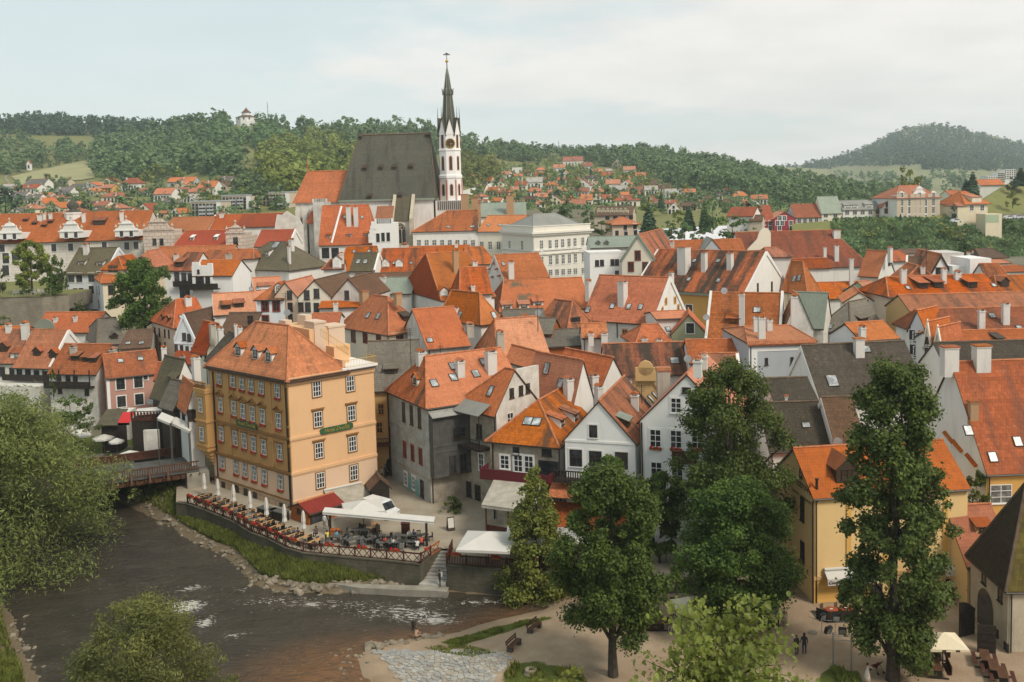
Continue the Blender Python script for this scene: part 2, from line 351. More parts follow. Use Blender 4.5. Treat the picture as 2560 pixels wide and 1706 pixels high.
def sstep(a,b,x):
 t=min(1,max(0,(x-a)/(b-a)));return t*t*(3-2*t)
def town_z(x,y):
 left=sstep(-20,-75,x)
 c=12*min(1,max(0,(y-120)/128))+6*sstep(240,300,y)+9*sstep(300,440,y)
 l=13*sstep(172,226,y)+7*sstep(240,320,y)+7*sstep(330,440,y)
 r=8.5*min(1,max(0,(y-118)/95));right=sstep(35,75,x)
 return(c*(1-left)+l*left)*(1-right)+r*right
def wframe(p,x,out):
 x=Vector(x).normalized();y=-Vector(out).normalized();z=x.cross(y)
 Mx=Matrix((x,y,z)).transposed().to_4x4();Mx.translation=Vector(p);return Mx
_wc={}
STY={'w':('frame_w','glass',1,1,None),'W':('frame_w','glass_l',1,2,None),'d':('frame_d','glass',1,1,None),'r':('frame_r','glass',1,1,None),'wb':('frame_d','glass',1,1,'frame_w'),'ww':('frame_w','glass',1,2,'frame_w'),'o':('frame_o','glass',1,1,'frame_o'),'s':('frame_d','glass',0,0,None),'g':('frame_w','glass',2,2,'trim_b'),'sw':('frame_w','glass',0,0,None),'rb':('frame_r','glass',1,0,'frame_r')}
I4=Matrix.Identity(4)
def window_meshes(w_,h_,st,simple=False):
 k=(round(w_,1),round(h_,1),st,simple)
 if k in _wc:return _wc[k]
 w_,h_=max(.3,k[0]),max(.3,k[1]);fm,gm,nv,nh,sur=STY[st]
 a,b=w_/2,h_/2;f=.075 if not simple else .1
 mb=MB()
 def bx(x0,z0,x1,z1,y0,y1,mi=0):mb.box(I4,(x0,y0,z0),(x1,y1,z1),mi)
 bx(-a,-b,-a+f,b,-.06,.05);bx(a-f,-b,a,b,-.06,.05);bx(-a+f,b-f,a-f,b,-.058,.05);bx(-a+f,-b,a-f,-b+f,-.058,.05)
 if not simple:
  for i in range(nv):x=-a+w_*(i+1)/(nv+1);bx(x-.035,-b+f,x+.035,b-f,-.05,.0)
  for i in range(nh):z=b-h_*(i+1)/(nh+1)*(.9 if nh==1 else 1);bx(-a+f,z-.03,a-f,z+.03,-.048,.0)
  if sur:
   s=.16
   bx(-a-s,-b-s,-a,b+s,-.035,.02,1);bx(a,-b-s,a+s,b+s,-.035,.02,1);bx(-a,b,a,b+s,-.033,.02,1);bx(-a,-b-s,a,-b,-.033,.02,1)
  bx(-a-.08,-b-.09,a+.08,-b-.002,-.14,.02,1 if sur else 0)
 fme=mb.mesh('window_frame',[M[fm],M[sur or fm]])
 pb=MB();pb.face([(-a+f*.9,-.02,-b+f*.9),(a-f*.9,-.02,-b+f*.9),(a-f*.9,-.02,b-f*.9),(-a+f*.9,-.02,b-f*.9)])
 _wc[k]=(fme,pb.mesh('pane',M[gm]));return _wc[k]
class House:
 def __init__(s,label,C,R,L,yr=None,ax='r',hip=(0,0),wall='white',roof='orange',base=None,ov=.45,yaw=None,name='house',cat='house',group=None,wallL=None,par=(0,0),rise=None,og=None,v=None,parmat=None,lowbase=None,ro=.5,cornice=None,flat=False,capm=None,hipmat=None):
  if v:view(v)
  s.c=atY(*C);Z=Vector((0,0,1));z=s.c.z;s.far=C[2]>210
  if yaw is not None:ur=Vector((math.cos(R_(yaw)),math.sin(R_(yaw)),0))
  if isinstance(R,tuple) and R[0]=='m':s.r=s.c+ur*R[1]
  elif isinstance(R,tuple):
   p=Vector((0,R[1],z));s.r=p+Vector((1,0,0))*along(p,Vector((1,0,0)),R[0]);
  else:s.r=s.c+ur*along(s.c,ur,R)
  s.ur=(s.r-s.c).normalized();perp=Vector((-s.ur.y,s.ur.x,0))
  if isinstance(L,tuple) and L[0]=='m':s.l=s.c+perp*L[1]
  elif isinstance(L,tuple):p=Vector((0,L[1],z));s.l=p+Vector((1,0,0))*along(p,Vector((1,0,0)),L[0])
  else:
   ln=along(s.c,perp,L)
   if not 2<ln<30:ln=10.0
   s.l=s.c+perp*ln
  s.ul=(s.l-s.c).normalized();s.b=s.r+s.l-s.c
  s.nr=s.ur.cross(Z);s.nl=(-s.ul).cross(Z)
  if base is None:base=min(town_z(q.x,q.y) for q in(s.c,s.r,s.l,s.b))-.6
  s.base=base;s.hip=hip;s.ax=ax
  o3=Vector(((s.c.x+s.b.x)/2,(s.c.y+s.b.y)/2,base));s.o=o3
  s.root=empty(name,o3,label,cat,group)
  if ax=='r':A,B,O=s.ur*(s.r-s.c).length,s.ul*(s.l-s.c).length,s.c
  else:A,B,O=s.ul*(s.l-s.c).length,s.ur*(s.r-s.c).length,s.c
  s.A,s.B=A,B;la,lb=A.length,B.length;ua,ub=A/la,B/lb
  h0,h1=hip[0]*la,hip[1]*la
  mid=O+B*ro
  if rise is None:rise=raise_to(mid+ua*h0,yr) if yr is not None else 0
  s.rise=rise;sl=rise/(lb*ro) if rise else 0;s.slope=sl
  og=(.15 if og is None else og)
  W=lambda a,b,h:O+ua*a+ub*b+Z*h
  e0=-(ov if hip[0] else og);e1=la+(ov if hip[1] else og);dz=ov*sl*.9
  r0=W(h0 if hip[0] else e0,lb*ro,rise);r1=W(la-h1 if hip[1] else e1,lb*ro,rise)
  q=[W(e0,-ov,-dz),W(e1,-ov,-dz),W(e1,lb+ov,-dz),W(e0,lb+ov,-dz)]
  P={'n':[q[0],q[1],r1,r0],'f':[q[2],q[3],r0,r1]}
  if hip[0]:P['s']=[q[3],q[0],r0]
  if hip[1]:P['e']=[q[1],q[2],r1]
  if ax=='l':P={k:v_[::-1] for k,v_ in P.items()}
  s.P={}
  th=.2;up=Z*.16
  if rise:
   mb=MB(o3)
   for k,pts in P.items():
    pts=[p+up for p in pts]
    nn=(pts[1]-pts[0]).cross(pts[2]-pts[1]).normalized();s.P[k]=(pts,nn)
    eave=(pts[1]-pts[0]) if True else 0
    ee={'n':ua,'f':-ua,'s':-ub,'e':ub}[k];ee=ee if ax=='r' else-ee
    g=nn.cross(ee)
    mb.face(pts,2 if hipmat and k in 'se' else 0,[(p.dot(ee)+(100 if k in 'fs' else 0),p.dot(g)) for p in pts])
   low=[p+up-Z*th for p in q];rl=[r0+up-Z*th,r1+up-Z*th]
   hi=[p+up for p in q];rh=[r0+up,r1+up]
   def side(a,b,a2,b2):
    f_=[a2,b2,b,a]
    mb.face(f_ if ax=='r' else f_[::-1],1)
   side(hi[0],hi[1],low[0],low[1]);side(hi[2],hi[3],low[2],low[3])
   if hip[1]:side(hi[1],hi[2],low[1],low[2])
   else:side(hi[1],rh[1],low[1],rl[1]);side(rh[1],hi[2],rl[1],low[2])
   if hip[0]:side(hi[3],hi[0],low[3],low[0])
   else:side(hi[3],rh[0],low[3],rl[0]);side(rh[0],hi[0],rl[0],low[0])
   for pts in([low[0],rl[0],rl[1],low[1]],[low[2],rl[1],rl[0],low[3]]):mb.face(pts,1)
   if hip[0]:mb.face([low[3],rl[0],low[0]],1)
   if hip[1]:mb.face([low[1],rl[1],low[2]],1)
   s.roofo=mb.build('roof',[M[roof],M['frame_d'],M[hipmat or roof]],s.root)
   mb=MB(o3);rr=.14
   lines=[(rh[0],rh[1])]
   if hip[0]:lines+=[(rh[0],hi[3]),(rh[0],hi[0])]
   if hip[1]:lines+=[(rh[1],hi[1]),(rh[1],hi[2])]
   for a,b in lines:mb.tube([a,b],rr,5)
   dark=roof in('darkgrey','shingle','slate','olive','shade_shingle','moss_shingle','brown')
   mb.build('ridge_cap',M[capm] if capm else M['copper' if roof=='copper' else 'zinc' if roof=='zinc' else 'ridge_dark' if dark else 'ridge'],s.root)
  if rise and s.c.y<172 and wall!='x':
   mb=MB(o3);e_=[hi[0]-up*.8,hi[1]-up*.8];mb.tube(e_,.085,5);mb.build('gutter',M['pipe'],s.root)
   if s.c.y<150:cc=O+ua*.25-ub*.12;mb=MB(o3);mb.tube([e_[0].lerp(e_[1],.03),cc-Z*.5,Vector((cc.x,cc.y,base))],.06,5);mb.build('drainpipe',M['pipe'],s.root)
  mb=MB(o3);top=-.02;Bz=base-z
  ml=1 if wallL else 0
  def wq(p,q_,mi):mb.face([p+Z*Bz,q_+Z*Bz,q_+Z*top,p+Z*top],mi)
  def wg(p,q_,mi,apex):mb.face([p+Z*Bz,q_+Z*Bz,q_+Z*top,apex,p+Z*top],mi)
  a0=W(0,lb*ro,rise-.04);a1=W(la,lb*ro,rise-.04)
  gs=rise and not hip[0];ge=rise and not hip[1]
  if ax=='r':
   wq(s.c,s.r,0);wq(s.b,s.l,0)
   (wg if gs else wq)(s.l,s.c,ml,*((a0,) if gs else()));(wg if ge else wq)(s.r,s.b,0,*((a1,) if ge else()))
  else:
   wq(s.l,s.c,ml);wq(s.r,s.b,0)
   (wg if gs else wq)(s.c,s.r,0,*((a0,) if gs else()));(wg if ge else wq)(s.b,s.l,0,*((a1,) if ge else()))
  if not rise or flat:mb.face([s.c,s.r,s.b,s.l],0)
  s.wallo=mb.build('wall',[M[wall],M[wallL or wall]],s.root)
  for k,(on,ap) in enumerate(((par[0],0),(par[1],la))):
   if not on:continue
   mb=MB(o3);t=.38;sg=-1 if k==0 else 1
   for b0 in(-ov*.4,lb+ov*.4):
    e=W(ap,b0,(-(ov*.4)*sl));a_=W(ap,lb*ro,rise)
    d=ua*sg
    pts=[e+d*.2-Z*.6,a_+d*.2-Z*.6,a_+d*.2+Z*on,e+d*.2+Z*on]
    p2=[p-d*t for p in pts]
    mb.face(pts);mb.face(p2[::-1])
    for i in range(4):j=(i+1)%4;mb.face([pts[j],pts[i],p2[i],p2[j]])
   mb.build('gable_parapet',M[parmat or wall],s.root)
  if cornice:
   mb=MB(o3)
   for p,d,n in((s.c,s.ur,s.nr),(s.l,-s.ul,s.nl)):
    F=wframe(p,d,n);ln=(s.r-s.c).length if d==s.ur else(s.l-s.c).length
    mb.box(F,(-.2,-.22,-.55),(ln+.2,-.003,-.1))
   mb.build('cornice',M[cornice],s.root)
 def face_frame(s,f):
  return(s.c,s.ur,s.nr) if f=='r' else(s.c,-s.ul,s.nl)
 def onwall(s,f,x,y):
  p0,d,n=s.face_frame(f);return hitplane(x,y,p0,n),d,n
 def win(s,f,pts,w_=1.0,h_=1.5,st='d',name='window',hood=None,flowers=None,off=.012):
  far=s.far and st in 's'
  for q in pts:
   p,d,n=s.onwall(f,q[0],q[1])
   fm,pm=window_meshes(w_,h_,st,False)
   o=link(name,fm,s.root,T_(-s.o)@wframe(p+n*off,d,n))
   link('pane',pm,o)
   if flowers:link('flower_box',flower_box_mesh(w_,flowers),o,T_((0,-.22,-h_/2-.22)))
   if hood:link('hood',hood_mesh(w_,hood),o,T_((0,0,h_/2+.22)))
  return s
 def row(s,f,a,b,n,**kw):
  return s.win(f,[(a[0]+(b[0]-a[0])*i/max(1,n-1),a[1]+(b[1]-a[1])*i/max(1,n-1)) for i in range(n)],**kw)
 def onroof(s,x,y,side=None):
  best=None
  for k,(pts,nn) in s.P.items():
   if side and k!=side:continue
   if nn.dot(CAM-pts[0])<=0 and not side:continue
   p=hitplane(x,y,pts[0],nn)
   ok=True
   for i in range(len(pts)):
    e=pts[(i+1)%len(pts)]-pts[i]
    if e.cross(p-pts[i]).dot(nn)<-.6*e.length:ok=False
   if ok and(best is None or p.y<best[0].y):best=(p,nn,k)
  if best is None:
   k=side or 'n';pts,nn=s.P[k];best=(hitplane(x,y,pts[0],nn),nn,k)
  return best
 def chim(s,pts,st='chim',cap='roof',dp=.75,side=None):
  for(x,yb,yt,wp) in pts:
   p,nn,k=s.onroof(x,yb,side);hgt=raise_to(p,yt)
   sc=(p-CAM).dot(FW)/FPX*VIEWS[VW][2];wd=wp*sc*.95;dd=wd*dp
   F=wframe(p,s.ur,s.nr);mb=MB(s.o);sk=dd*.6*abs(s.slope)+.4
   mb.box(F,(-wd/2,-dd/2,-sk),(wd/2,dd/2,hgt-.32*min(1,wd)))
   c_=wd/2+.07;e_=dd/2+.07;h2=hgt-.32*min(1,wd)
   mb.box(F,(-c_,-e_,h2),(c_,e_,h2+.14))
   if cap=='roof':
    zt=h2+.14
    for sx in(-1,1):mb.box(F,(sx*wd*.38-.06,-dd/2,zt),(sx*wd*.38+.06,dd/2,zt+.26))
    zt+=.26;tri=lambda yy:[F@Vector((-c_,yy,zt)),F@Vector((c_,yy,zt)),F@Vector((0,yy,zt+wd*.3))]
    a,b=tri(-e_),tri(e_)
    mb.face(a,1);mb.face(b[::-1],1)
    for i in range(3):j=(i+1)%3;mb.face([a[j],a[i],b[i],b[j]],1)
   elif cap=='slab':mb.box(F,(-c_-.05,-e_-.05,h2+.14),(c_+.05,e_+.05,h2+.26),1)
   else:
    for i in range(2):mb.box(F,(-wd*.35+i*wd*.4,-dd*.25,h2+.14),(-wd*.35+i*wd*.4+wd*.28,dd*.25,h2+.34),0)
   mb.build('chimney',[M[st],M['orange_c' if cap!='none' else st]],s.root)
  return s
 def slopeframe(s,x,y,side=None):
  p,nn,k=s.onroof(x,y,side)
  hz=Vector((nn.x,nn.y,0)).normalized();xd=Vector((-hz.y,hz.x,0))
  return p,nn,hz,xd,k
 def sky(s,pts,w_=.8,h_=1.1,side=None):
  for(x,y) in pts:
   p,nn,hz,xd,k=s.slopeframe(x,y,side);F=wframe(p,xd,nn)
   mb=MB(s.o);a,b=w_/2,h_/2
   for q in(((-a,-.12,-b),(a,.05,-b+.07)),((-a,-.12,b-.07),(a,.05,b)),((-a,-.118,-b+.07),(-a+.07,.05,b-.07)),((a-.07,-.118,-b+.07),(a,.05,b-.07))):mb.box(F,*q)
   o=mb.build('skylight',M['frame_d'],s.root)
   pb=MB(s.o);pb.face([F@Vector(q) for q in((-a+.06,-.09,-b+.06),(a-.06,-.09,-b+.06),(a-.06,-.09,b-.06),(-a+.06,-.09,b-.06))]);pb.build('pane',M['sky_glass'],o)
  return s
 def dorm(s,pts,w_=1.6,h_=1.3,st='gable',roof='orange',wall='white',wst='w',side=None,ww=None):
  for(x,y) in pts:
   p,nn,hz,xd,k=s.slopeframe(x,y,side);sl=math.sqrt(nn.x**2+nn.y**2)/nn.z;Z=Vector((0,0,1))
   mb=MB(s.o);a=w_/2;dpt=h_/sl
   f0,f1=p-xd*a,p+xd*a;t0,t1=f0+Z*h_,f1+Z*h_;b0,b1=t0-hz*dpt,t1-hz*dpt
   mb.face([f0-Z*.3,f1-Z*.3,t1,t0]);mb.face([f0-hz*.05,t0,b0]);mb.face([f1-hz*.05,b1,t1])
   e=.18
   if st=='gable':
    rz_=w_*.42;ap=p+Z*(h_+rz_);mb.face([t0,t1,ap]);apb=ap-hz*((h_+rz_)/sl)
    o0,o1=t0-xd*e+hz*e-Z*.16,t1+xd*e+hz*e-Z*.16;A_=ap+hz*e+Z*.05;q0,q1=b0-xd*e-Z*.16,b1+xd*e-Z*.16
    rb=MB(s.o);rb.slab([o0,A_,apb+Z*.05,q0][::-1],.1,0,1);rb.slab([A_,o1,q1,apb+Z*.05][::-1],.1,0,1)
   else:
    sl2=sl*.35;dp2=h_/(sl-sl2);e0=t0-xd*e+hz*.3-Z*.05;e1=t1+xd*e+hz*.3-Z*.05
    g0=t0-xd*e-hz*dp2+Z*(sl2*dp2+.04);g1=t1+xd*e-hz*dp2+Z*(sl2*dp2+.04)
    mb.face([t0,b0,g0+xd*e]);mb.face([t1,g1-xd*e,b1])
    rb=MB(s.o);rb.slab([e0,e1,g1,g0],.12,0,1)
   o=mb.build('dormer',M[wall],s.root)
   rb.build('dormer_roof',[M[roof],M['frame_d']],o)
   fm,pm=window_meshes(ww or w_*.55,h_*.68,wst)
   wo=link('window',fm,o,T_(-s.o)@wframe(p+Z*h_*.55+hz*.02,xd,hz))
  return s
 def pipe(s,f,x,y0,y1,mat='pipe'):
  p,d,n=s.onwall(f,x,y0);q=p.copy();
  q.z+=raise_to(p,y1) if y1 is not None else s.base-p.z
  mb=MB(s.o);mb.tube([p+n*.12,q+n*.12],.085,6);mb.build('drainpipe',M[mat],s.root);return s
 def band(s,f,y,mat='trim_b',h_=.25,dp=.12,x=None):
  p0,d,n=s.face_frame(f);X=px(x,0)[0] if x is not None else proj(p0)[0]
  z=hitplane((X-VIEWS[VW][0])/VIEWS[VW][2],y,p0,n).z
  ln=(s.r-s.c).length if f=='r' else(s.l-s.c).length
  st=p0 if f=='r' else s.l
  F=wframe(Vector((st.x,st.y,z)),d,n);mb=MB(s.o);e=.1 if f=='r' else 0
  mb.box(F,(-dp*.0,-dp,-h_/2),(ln,-.003,h_/2));mb.build('string_course',M[mat],s.root);return s
 def part(s,name,mb,mats):return mb.build(name,mats,s.root)
_fb={}
def flower_box_mesh(w_,kind):
 k=(round(w_,1),kind)
 if k in _fb:return _fb[k]
 mb=MB();r=random.Random(5);a=w_/2
 mb.box(I4,(-a,-.02,-.12),(a,.2,.04),0)
 for i in range(34):
  x,y,z=r.uniform(-a,a),r.uniform(-.1,.2),r.uniform(-.05,.26);q=r.uniform(.05,.10)
  d=Vector((r.uniform(-1,1),-1,r.uniform(-.6,.9))).normalized();xd=d.cross(Vector((0,0,1))).normalized()*q;zd=xd.cross(d).normalized()*q;c=Vector((x,y,z))
  mb.face([c-xd-zd,c+xd-zd,c+xd+zd,c-xd+zd],1 if r.random()<.6 else 2)
 _fb[k]=mb.mesh('flower_box',[M['trim_b'],M['red_fl'] if kind=='red' else M['pinkred_fl'],M['boxgreen']]);return _fb[k]
def hood_mesh(w_,kind):
 k=(round(w_,1),kind,'h')
 if k in _fb:return _fb[k]
 mb=MB();a=w_/2+.32
 if kind=='ped':
  mb.box(I4,(-a,-.22,-.02),(a,0,.10));h=.62;t=.12
  for sg in(-1,1):
   p=[(sg*a,.10),(0,h),(0,h+t*1.3),(sg*(a+.08),.10+t)]
   F=[Vector((x,-.24,z)) for x,z in p];G=[Vector((x,0,z)) for x,z in p]
   if sg<0:F,G=F[::-1],G[::-1]
   mb.face(F[::-1]);mb.face(G)
   for i in range(4):j=(i+1)%4;mb.face([F[i],F[j],G[j],G[i]])
  mb.face([Vector((-a*.9,-.06,.1)),Vector((a*.9,-.06,.1)),Vector((0,-.06,h))])
 else:
  mb.box(I4,(-a,-.26,.05),(a,0,.17));mb.box(I4,(-a+.1,-.14,-.12),(a-.1,0,.05))
 _fb[k]=mb.mesh('hood',[M['trim_b']]);return _fb[k]
def quadmesh(name,V,mats,tri_extra=None,mi=None):
 n=len(V)//4;me=bpy.data.meshes.new(name)
 me.vertices.add(len(V));me.vertices.foreach_set('co',V.astype(np.float32).ravel())
 me.loops.add(len(V));me.loops.foreach_set('vertex_index',np.arange(len(V),dtype=np.int32))
 me.polygons.add(n);me.polygons.foreach_set('loop_start',np.arange(0,len(V),4,dtype=np.int32))
 if mi is not None:me.polygons.foreach_set('material_index',mi.astype(np.int32))
 for mt in mats:me.materials.append(mt)
 me.update(calc_edges=True);return me
def leaf_quads(cen,nor,size,rng,aspect=1.0,roll=None):
 n=len(cen);a=rng.normal(size=(n,3));nor=nor/np.linalg.norm(nor,axis=1,keepdims=True)
 a-=nor*(a*nor).sum(1,keepdims=True);a/=np.linalg.norm(a,axis=1,keepdims=True);b=np.cross(nor,a)
 s_=size[:,None] if np.ndim(size) else size
 a=a*s_*.5;b=b*s_*.5*aspect
 k=.35
 V=np.stack([cen-a,cen-b*.9+a*k*.3,cen+a,cen+b*.9+a*k*.3],1)
 V[:,1]-=nor*0.12*(s_ if np.ndim(size) else size);V[:,3]-=nor*0.12*(s_ if np.ndim(size) else size)
 return V.reshape(-1,3)
def clump_leaves(cl,n,size,rng,droop=0.0,fill=.55,aspect=1.0,flat=.8,rn=.55):
 cl=np.asarray(cl,float);wts=cl[:,3]**2;idx=rng.choice(len(cl),n,p=wts/wts.sum())
 d=rng.normal(size=(n,3));d/=np.linalg.norm(d,axis=1,keepdims=True);d[:,2]*=flat
 rad=cl[idx,3]*(fill+(1-fill)*rng.random(n)**.6)
 c=cl[idx,:3]+d*rad[:,None];c[:,2]-=droop*rng.random(n)*cl[idx,3]
 c+=rng.normal(size=(n,3))*cl[idx,3][:,None]*.20;c[:,2]-=np.abs(rng.normal(size=n))*cl[idx,3]*.18
 nor=d*.7+rng.normal(size=(n,3))*rn+np.array([0,0,.45])
 return leaf_quads(c,nor,size*(.6+.8*rng.random(n)),rng,aspect)
def crown_clumps(kind,H,Rx,rng,n=60,base=.25):
 out=[]
 for i in range(n):
  if kind=='cone':t=rng.random()**1.25;z=H*(base+(1-base)*t);r=Rx*(1-t)**.8*(.5+.55*rng.random())+.2;cr=Rx*(.20+.18*rng.random())*(1.15-.75*t)
  elif kind=='column':t=(i+rng.random())/n;z=H*(base+(1-base)*t);r=Rx*(.42+.58*math.sin(math.pi*min(1,.14+t*.84)))*(.45+.6*rng.random());cr=Rx*(.17+.20*rng.random())
  elif kind=='dome':t=rng.random();z=H*(base+(1-base)*t);r=Rx*math.sqrt(max(.02,1-t**2.2))*(.6+.42*rng.random());cr=Rx*(.13+.13*rng.random())
  else:
   t=rng.random();z=H*(base+(1-base)*t);r=Rx*math.sqrt(max(.03,1-(2*t-.85)**2/1.35))*(.4+.62*rng.random());cr=Rx*(.13+.16*rng.random())
  if rng.random()<.22:r=r*1.12+Rx*.12;cr*=.55
  a=rng.random()*2*math.pi
  out.append((r*math.cos(a),r*math.sin(a),z-cr*.3,cr))
 return out
def limb_mb(H,r0,cl,rng,base,nl=14,fork=.45,lean=(0,0)):
 mb=MB();top=Vector((lean[0],lean[1],H*.86))
 pts=[Vector((lean[0]*t**1.5+rng.normal()*.02*H*t,lean[1]*t+rng.normal()*.02*H*t,H*.9*t-.3)) for t in np.linspace(0,1,8)]
 rad=[r0*1.35,r0,r0*.88,r0*.76,r0*.6,r0*.44,r0*.26,r0*.08]
 mb.tube(pts,rad,8)
 for i in range(nl):
  c=cl[rng.integers(len(cl))];c=Vector(c[:3]);k=rng.uniform(fork*.5,.8)
  z0=min(max(c.z-.35*H*rng.random(),H*base*.7),H*.8);t=max(.05,z0/(H*.9));f=t*7;i0=min(6,int(f));p=pts[i0].lerp(pts[i0+1],min(1,f-i0))
  mid=p.lerp(c,.5)+Vector((rng.normal()*.2,rng.normal()*.2,.15*(c-p).length));rr=r0*(1-t)*.42+.03
  mb.tube([p,p.lerp(mid,.6),mid,c],[rr,rr*.8,rr*.6,rr*.15],5)
 return mb
def tree(name,label,base,H,Rx,kind='oval',leaf='lf_green',n=9000,size=.42,seed=1,cb=.25,clumps=60,r0=None,group=None,squash=(1,1),aspect=.8,droop=0,nl=14,lean=(0,0),cat='tree',fill=.55,extra=None):
 rng=np.random.default_rng(seed);root=empty(name,base,label,cat,group)
 cl=crown_clumps(kind,H,Rx,rng,clumps,cb)
 cl=[(c[0]*squash[0]+lean[0]*c[2]/H,c[1]*squash[1]+lean[1]*c[2]/H,c[2],c[3]) for c in cl]
 if extra:cl+=extra
 V=clump_leaves(cl,n,size,rng,droop,fill,aspect)
 link('crown',quadmesh('crown',V,[M[leaf]]),root)
 limb_mb(H,r0 or H*.022,cl,rng,cb,nl,lean=lean).build('trunk',M['bark'],root,smooth=False)
 return root
_tt={}
def tree_template(kind,i,lo=False):
 k=(kind,i,lo)
 if k in _tt:return _tt[k]
 rng=np.random.default_rng(100+i*7+len(kind))
 if kind=='con':
  V=[]
  for j in range(6 if lo else 11):
   t=j/(6 if lo else 11);z=.08+.9*t;r=.21*(1-t)**.85+.015
   m_=7 if lo else 10;a=rng.random()*6+np.arange(m_)*2*math.pi/m_;c=np.stack([r*.55*np.cos(a),r*.55*np.sin(a),np.full(m_,z)-.02],1)
   nn=np.stack([np.cos(a)*.75,np.sin(a)*.75,np.full(m_,.75)],1)+rng.normal(size=(m_,3))*.2
   V.append(leaf_quads(c,nn,np.full(m_,r*1.35+.03),rng,.9))
  V=np.concatenate(V)
 else:
  wd={'bro':.42,'wide':.52,'tall':.30}[kind]
  cl=crown_clumps('oval',1.0,wd,rng,13,.10);cl=[(c[0],c[1],c[2],c[3]*1.35) for c in cl]
  V=clump_leaves(cl,60 if lo else 150,.21 if lo else .14,rng,0,.7,.95,rn=.25)
 _tt[k]=V;return V
_tm={}
def small_tree(name,label,base,H,kind='bro',i=0,leaf='lf_far',wide=1.0,group=None,cat='tree',trunk=True,dense=1):
 key=(kind,i,leaf,dense)
 if key not in _tm:
  if dense>1:
   rng=np.random.default_rng(300+i);wd={'bro':.42,'wide':.52,'tall':.30,'con':.2}[kind]
   if kind=='con':V=np.concatenate([tree_template('con',i),tree_template('con',i+1)*np.array([.9,.9,1.0])])
   else:V=clump_leaves([(c[0],c[1],c[2],c[3]*1.15) for c in crown_clumps('oval',1.0,wd,rng,22,.12)],480*dense,.075,rng,0,.6,.9)
  else:V=tree_template(kind,i)
  mb=MB();mb.tube([(0,0,-.05),(0,0,.3),(.01,0,.7)],[.022,.018,.006],5)
  _tm[key]=(quadmesh('crown',V,[M[leaf]]),mb.mesh('trunk',M['bark']))
 r=empty(name,base,label,cat,group,rz=random.uniform(0,6.28))
 sc=Matrix.Diagonal((H*wide,H*wide,H,1))
 link('crown',_tm[key][0],r,sc);link('trunk',_tm[key][1],r,sc)
 return r
def wood_mass(name,pts,leaf='lf_far',label=None,lo=False):
 out=[]
 for(x,y,z,H,kind,i,wd) in pts:
  V=tree_template(kind,i,lo);a=random.uniform(0,6.28);c,s_=math.cos(a)*H*wd,math.sin(a)*H*wd
  out.append(np.stack([V[:,0]*c-V[:,1]*s_+x,V[:,0]*s_+V[:,1]*c+y,V[:,2]*H+z],1))
 o=link(name,quadmesh(name,np.concatenate(out),[M[leaf]]));tag(o,label,'woodland',None,'stuff');return o
def blade_mass(name,P,h,label,cat,mat,w_=.10):
 P=np.asarray(P,float);n=len(P);a=RNG.random(n)*6.28;hh=h*(.5+RNG.random(n))
 d=np.stack([np.cos(a),np.sin(a),np.zeros(n)],1)*w_;lean=RNG.normal(size=(n,3))*.22*hh[:,None];lean[:,2]=hh
 V=np.stack([P-d*.5,P+lean*.5-d,P+lean,P+lean*.5+d],1).reshape(-1,3)
 o=link(name,quadmesh(name,V,[mat]));tag(o,label,cat,None,'stuff');return o
# #  SETTING: ground, river, hills
WZ,SZ=-2.6,-1.3
view('A')
NORTH=[(235,1205),(262,1224),(304,1255),(380,1288),(457,1336),(523,1374),(560,1386),(593,1413),(632,1459),(712,1478),(816,1484),(905,1477),(1010,1474),(1114,1479),(1250,1487),(1380,1520)]
SOUTH=[(1294,1538),(1204,1560),(1125,1584),(1060,1590),(995,1606),(927,1615),(888,1642),(900,1674),(924,1706),(965,1790)]
LEFTB=[(95,1800),(90,1706),(86,1680),(48,1612),(28,1545),(0,1507),(-300,1470),(-300,1385),(0,1405),(114,1350),(190,1290),(215,1245)]
RIV=np.array([tuple(atZ(x,y,WZ))[:2] for x,y in NORTH+SOUTH+LEFTB])
def poly_dist(P,Q,closed=True):
 d=np.full(len(P),1e9);ins=np.zeros(len(P),bool);n=len(Q)
 for i in range(n if closed else n-1):
  a,b=Q[i],Q[(i+1)%n];e=b-a;t=np.clip(((P-a)@e)/(e@e),0,1)
  d=np.minimum(d,np.linalg.norm(P-(a+t[:,None]*e),axis=1))
  c=((a[1]>P[:,1])!=(b[1]>P[:,1]))&(P[:,0]<(b[0]-a[0])*(P[:,1]-a[1])/(b[1]-a[1]+1e-12)+a[0]);ins^=c
 return d,ins
NW=[(440,1258),(467,1262),(513,1278),(579,1305),(627,1334),(668,1349),(713,1372),(757,1385),(847,1394),(966,1404),(1052,1413)]
NW2=[(1116,1416),(1266,1427),(1450,1437),(1560,1445),(1700,1450),(1790,1452)]
TW=[atZ(x,y,0) for x,y in NW];TW2=[atZ(x,y,0) for x,y in NW2]
TOPST=[atZ(1052,1413,0),atZ(1104,1372,0),atZ(1128,1373,0),atZ(1116,1416,0)]
sh_n=np.array([tuple(atZ(x,y,WZ))[:2] for x,y in NORTH]);sh_s=np.array([tuple(atZ(x,y,WZ))[:2] for x,y in SOUTH])
terr=np.array([tuple(p)[:2] for p in TW+TW2]+[(45,150),(-48,150)])
def vnoise(P,s,seed=0):
 r=np.random.default_rng(seed);tab=r.random((64,64));q=P/s;i=np.floor(q).astype(int);f=q-i;f=f*f*(3-2*f)
 g=lambda a,b:tab[(i[:,0]+a)%64,(i[:,1]+b)%64]
 return(g(0,0)*(1-f[:,0])+g(1,0)*f[:,0])*(1-f[:,1])+(g(0,1)*(1-f[:,0])+g(1,1)*f[:,0])*f[:,1]
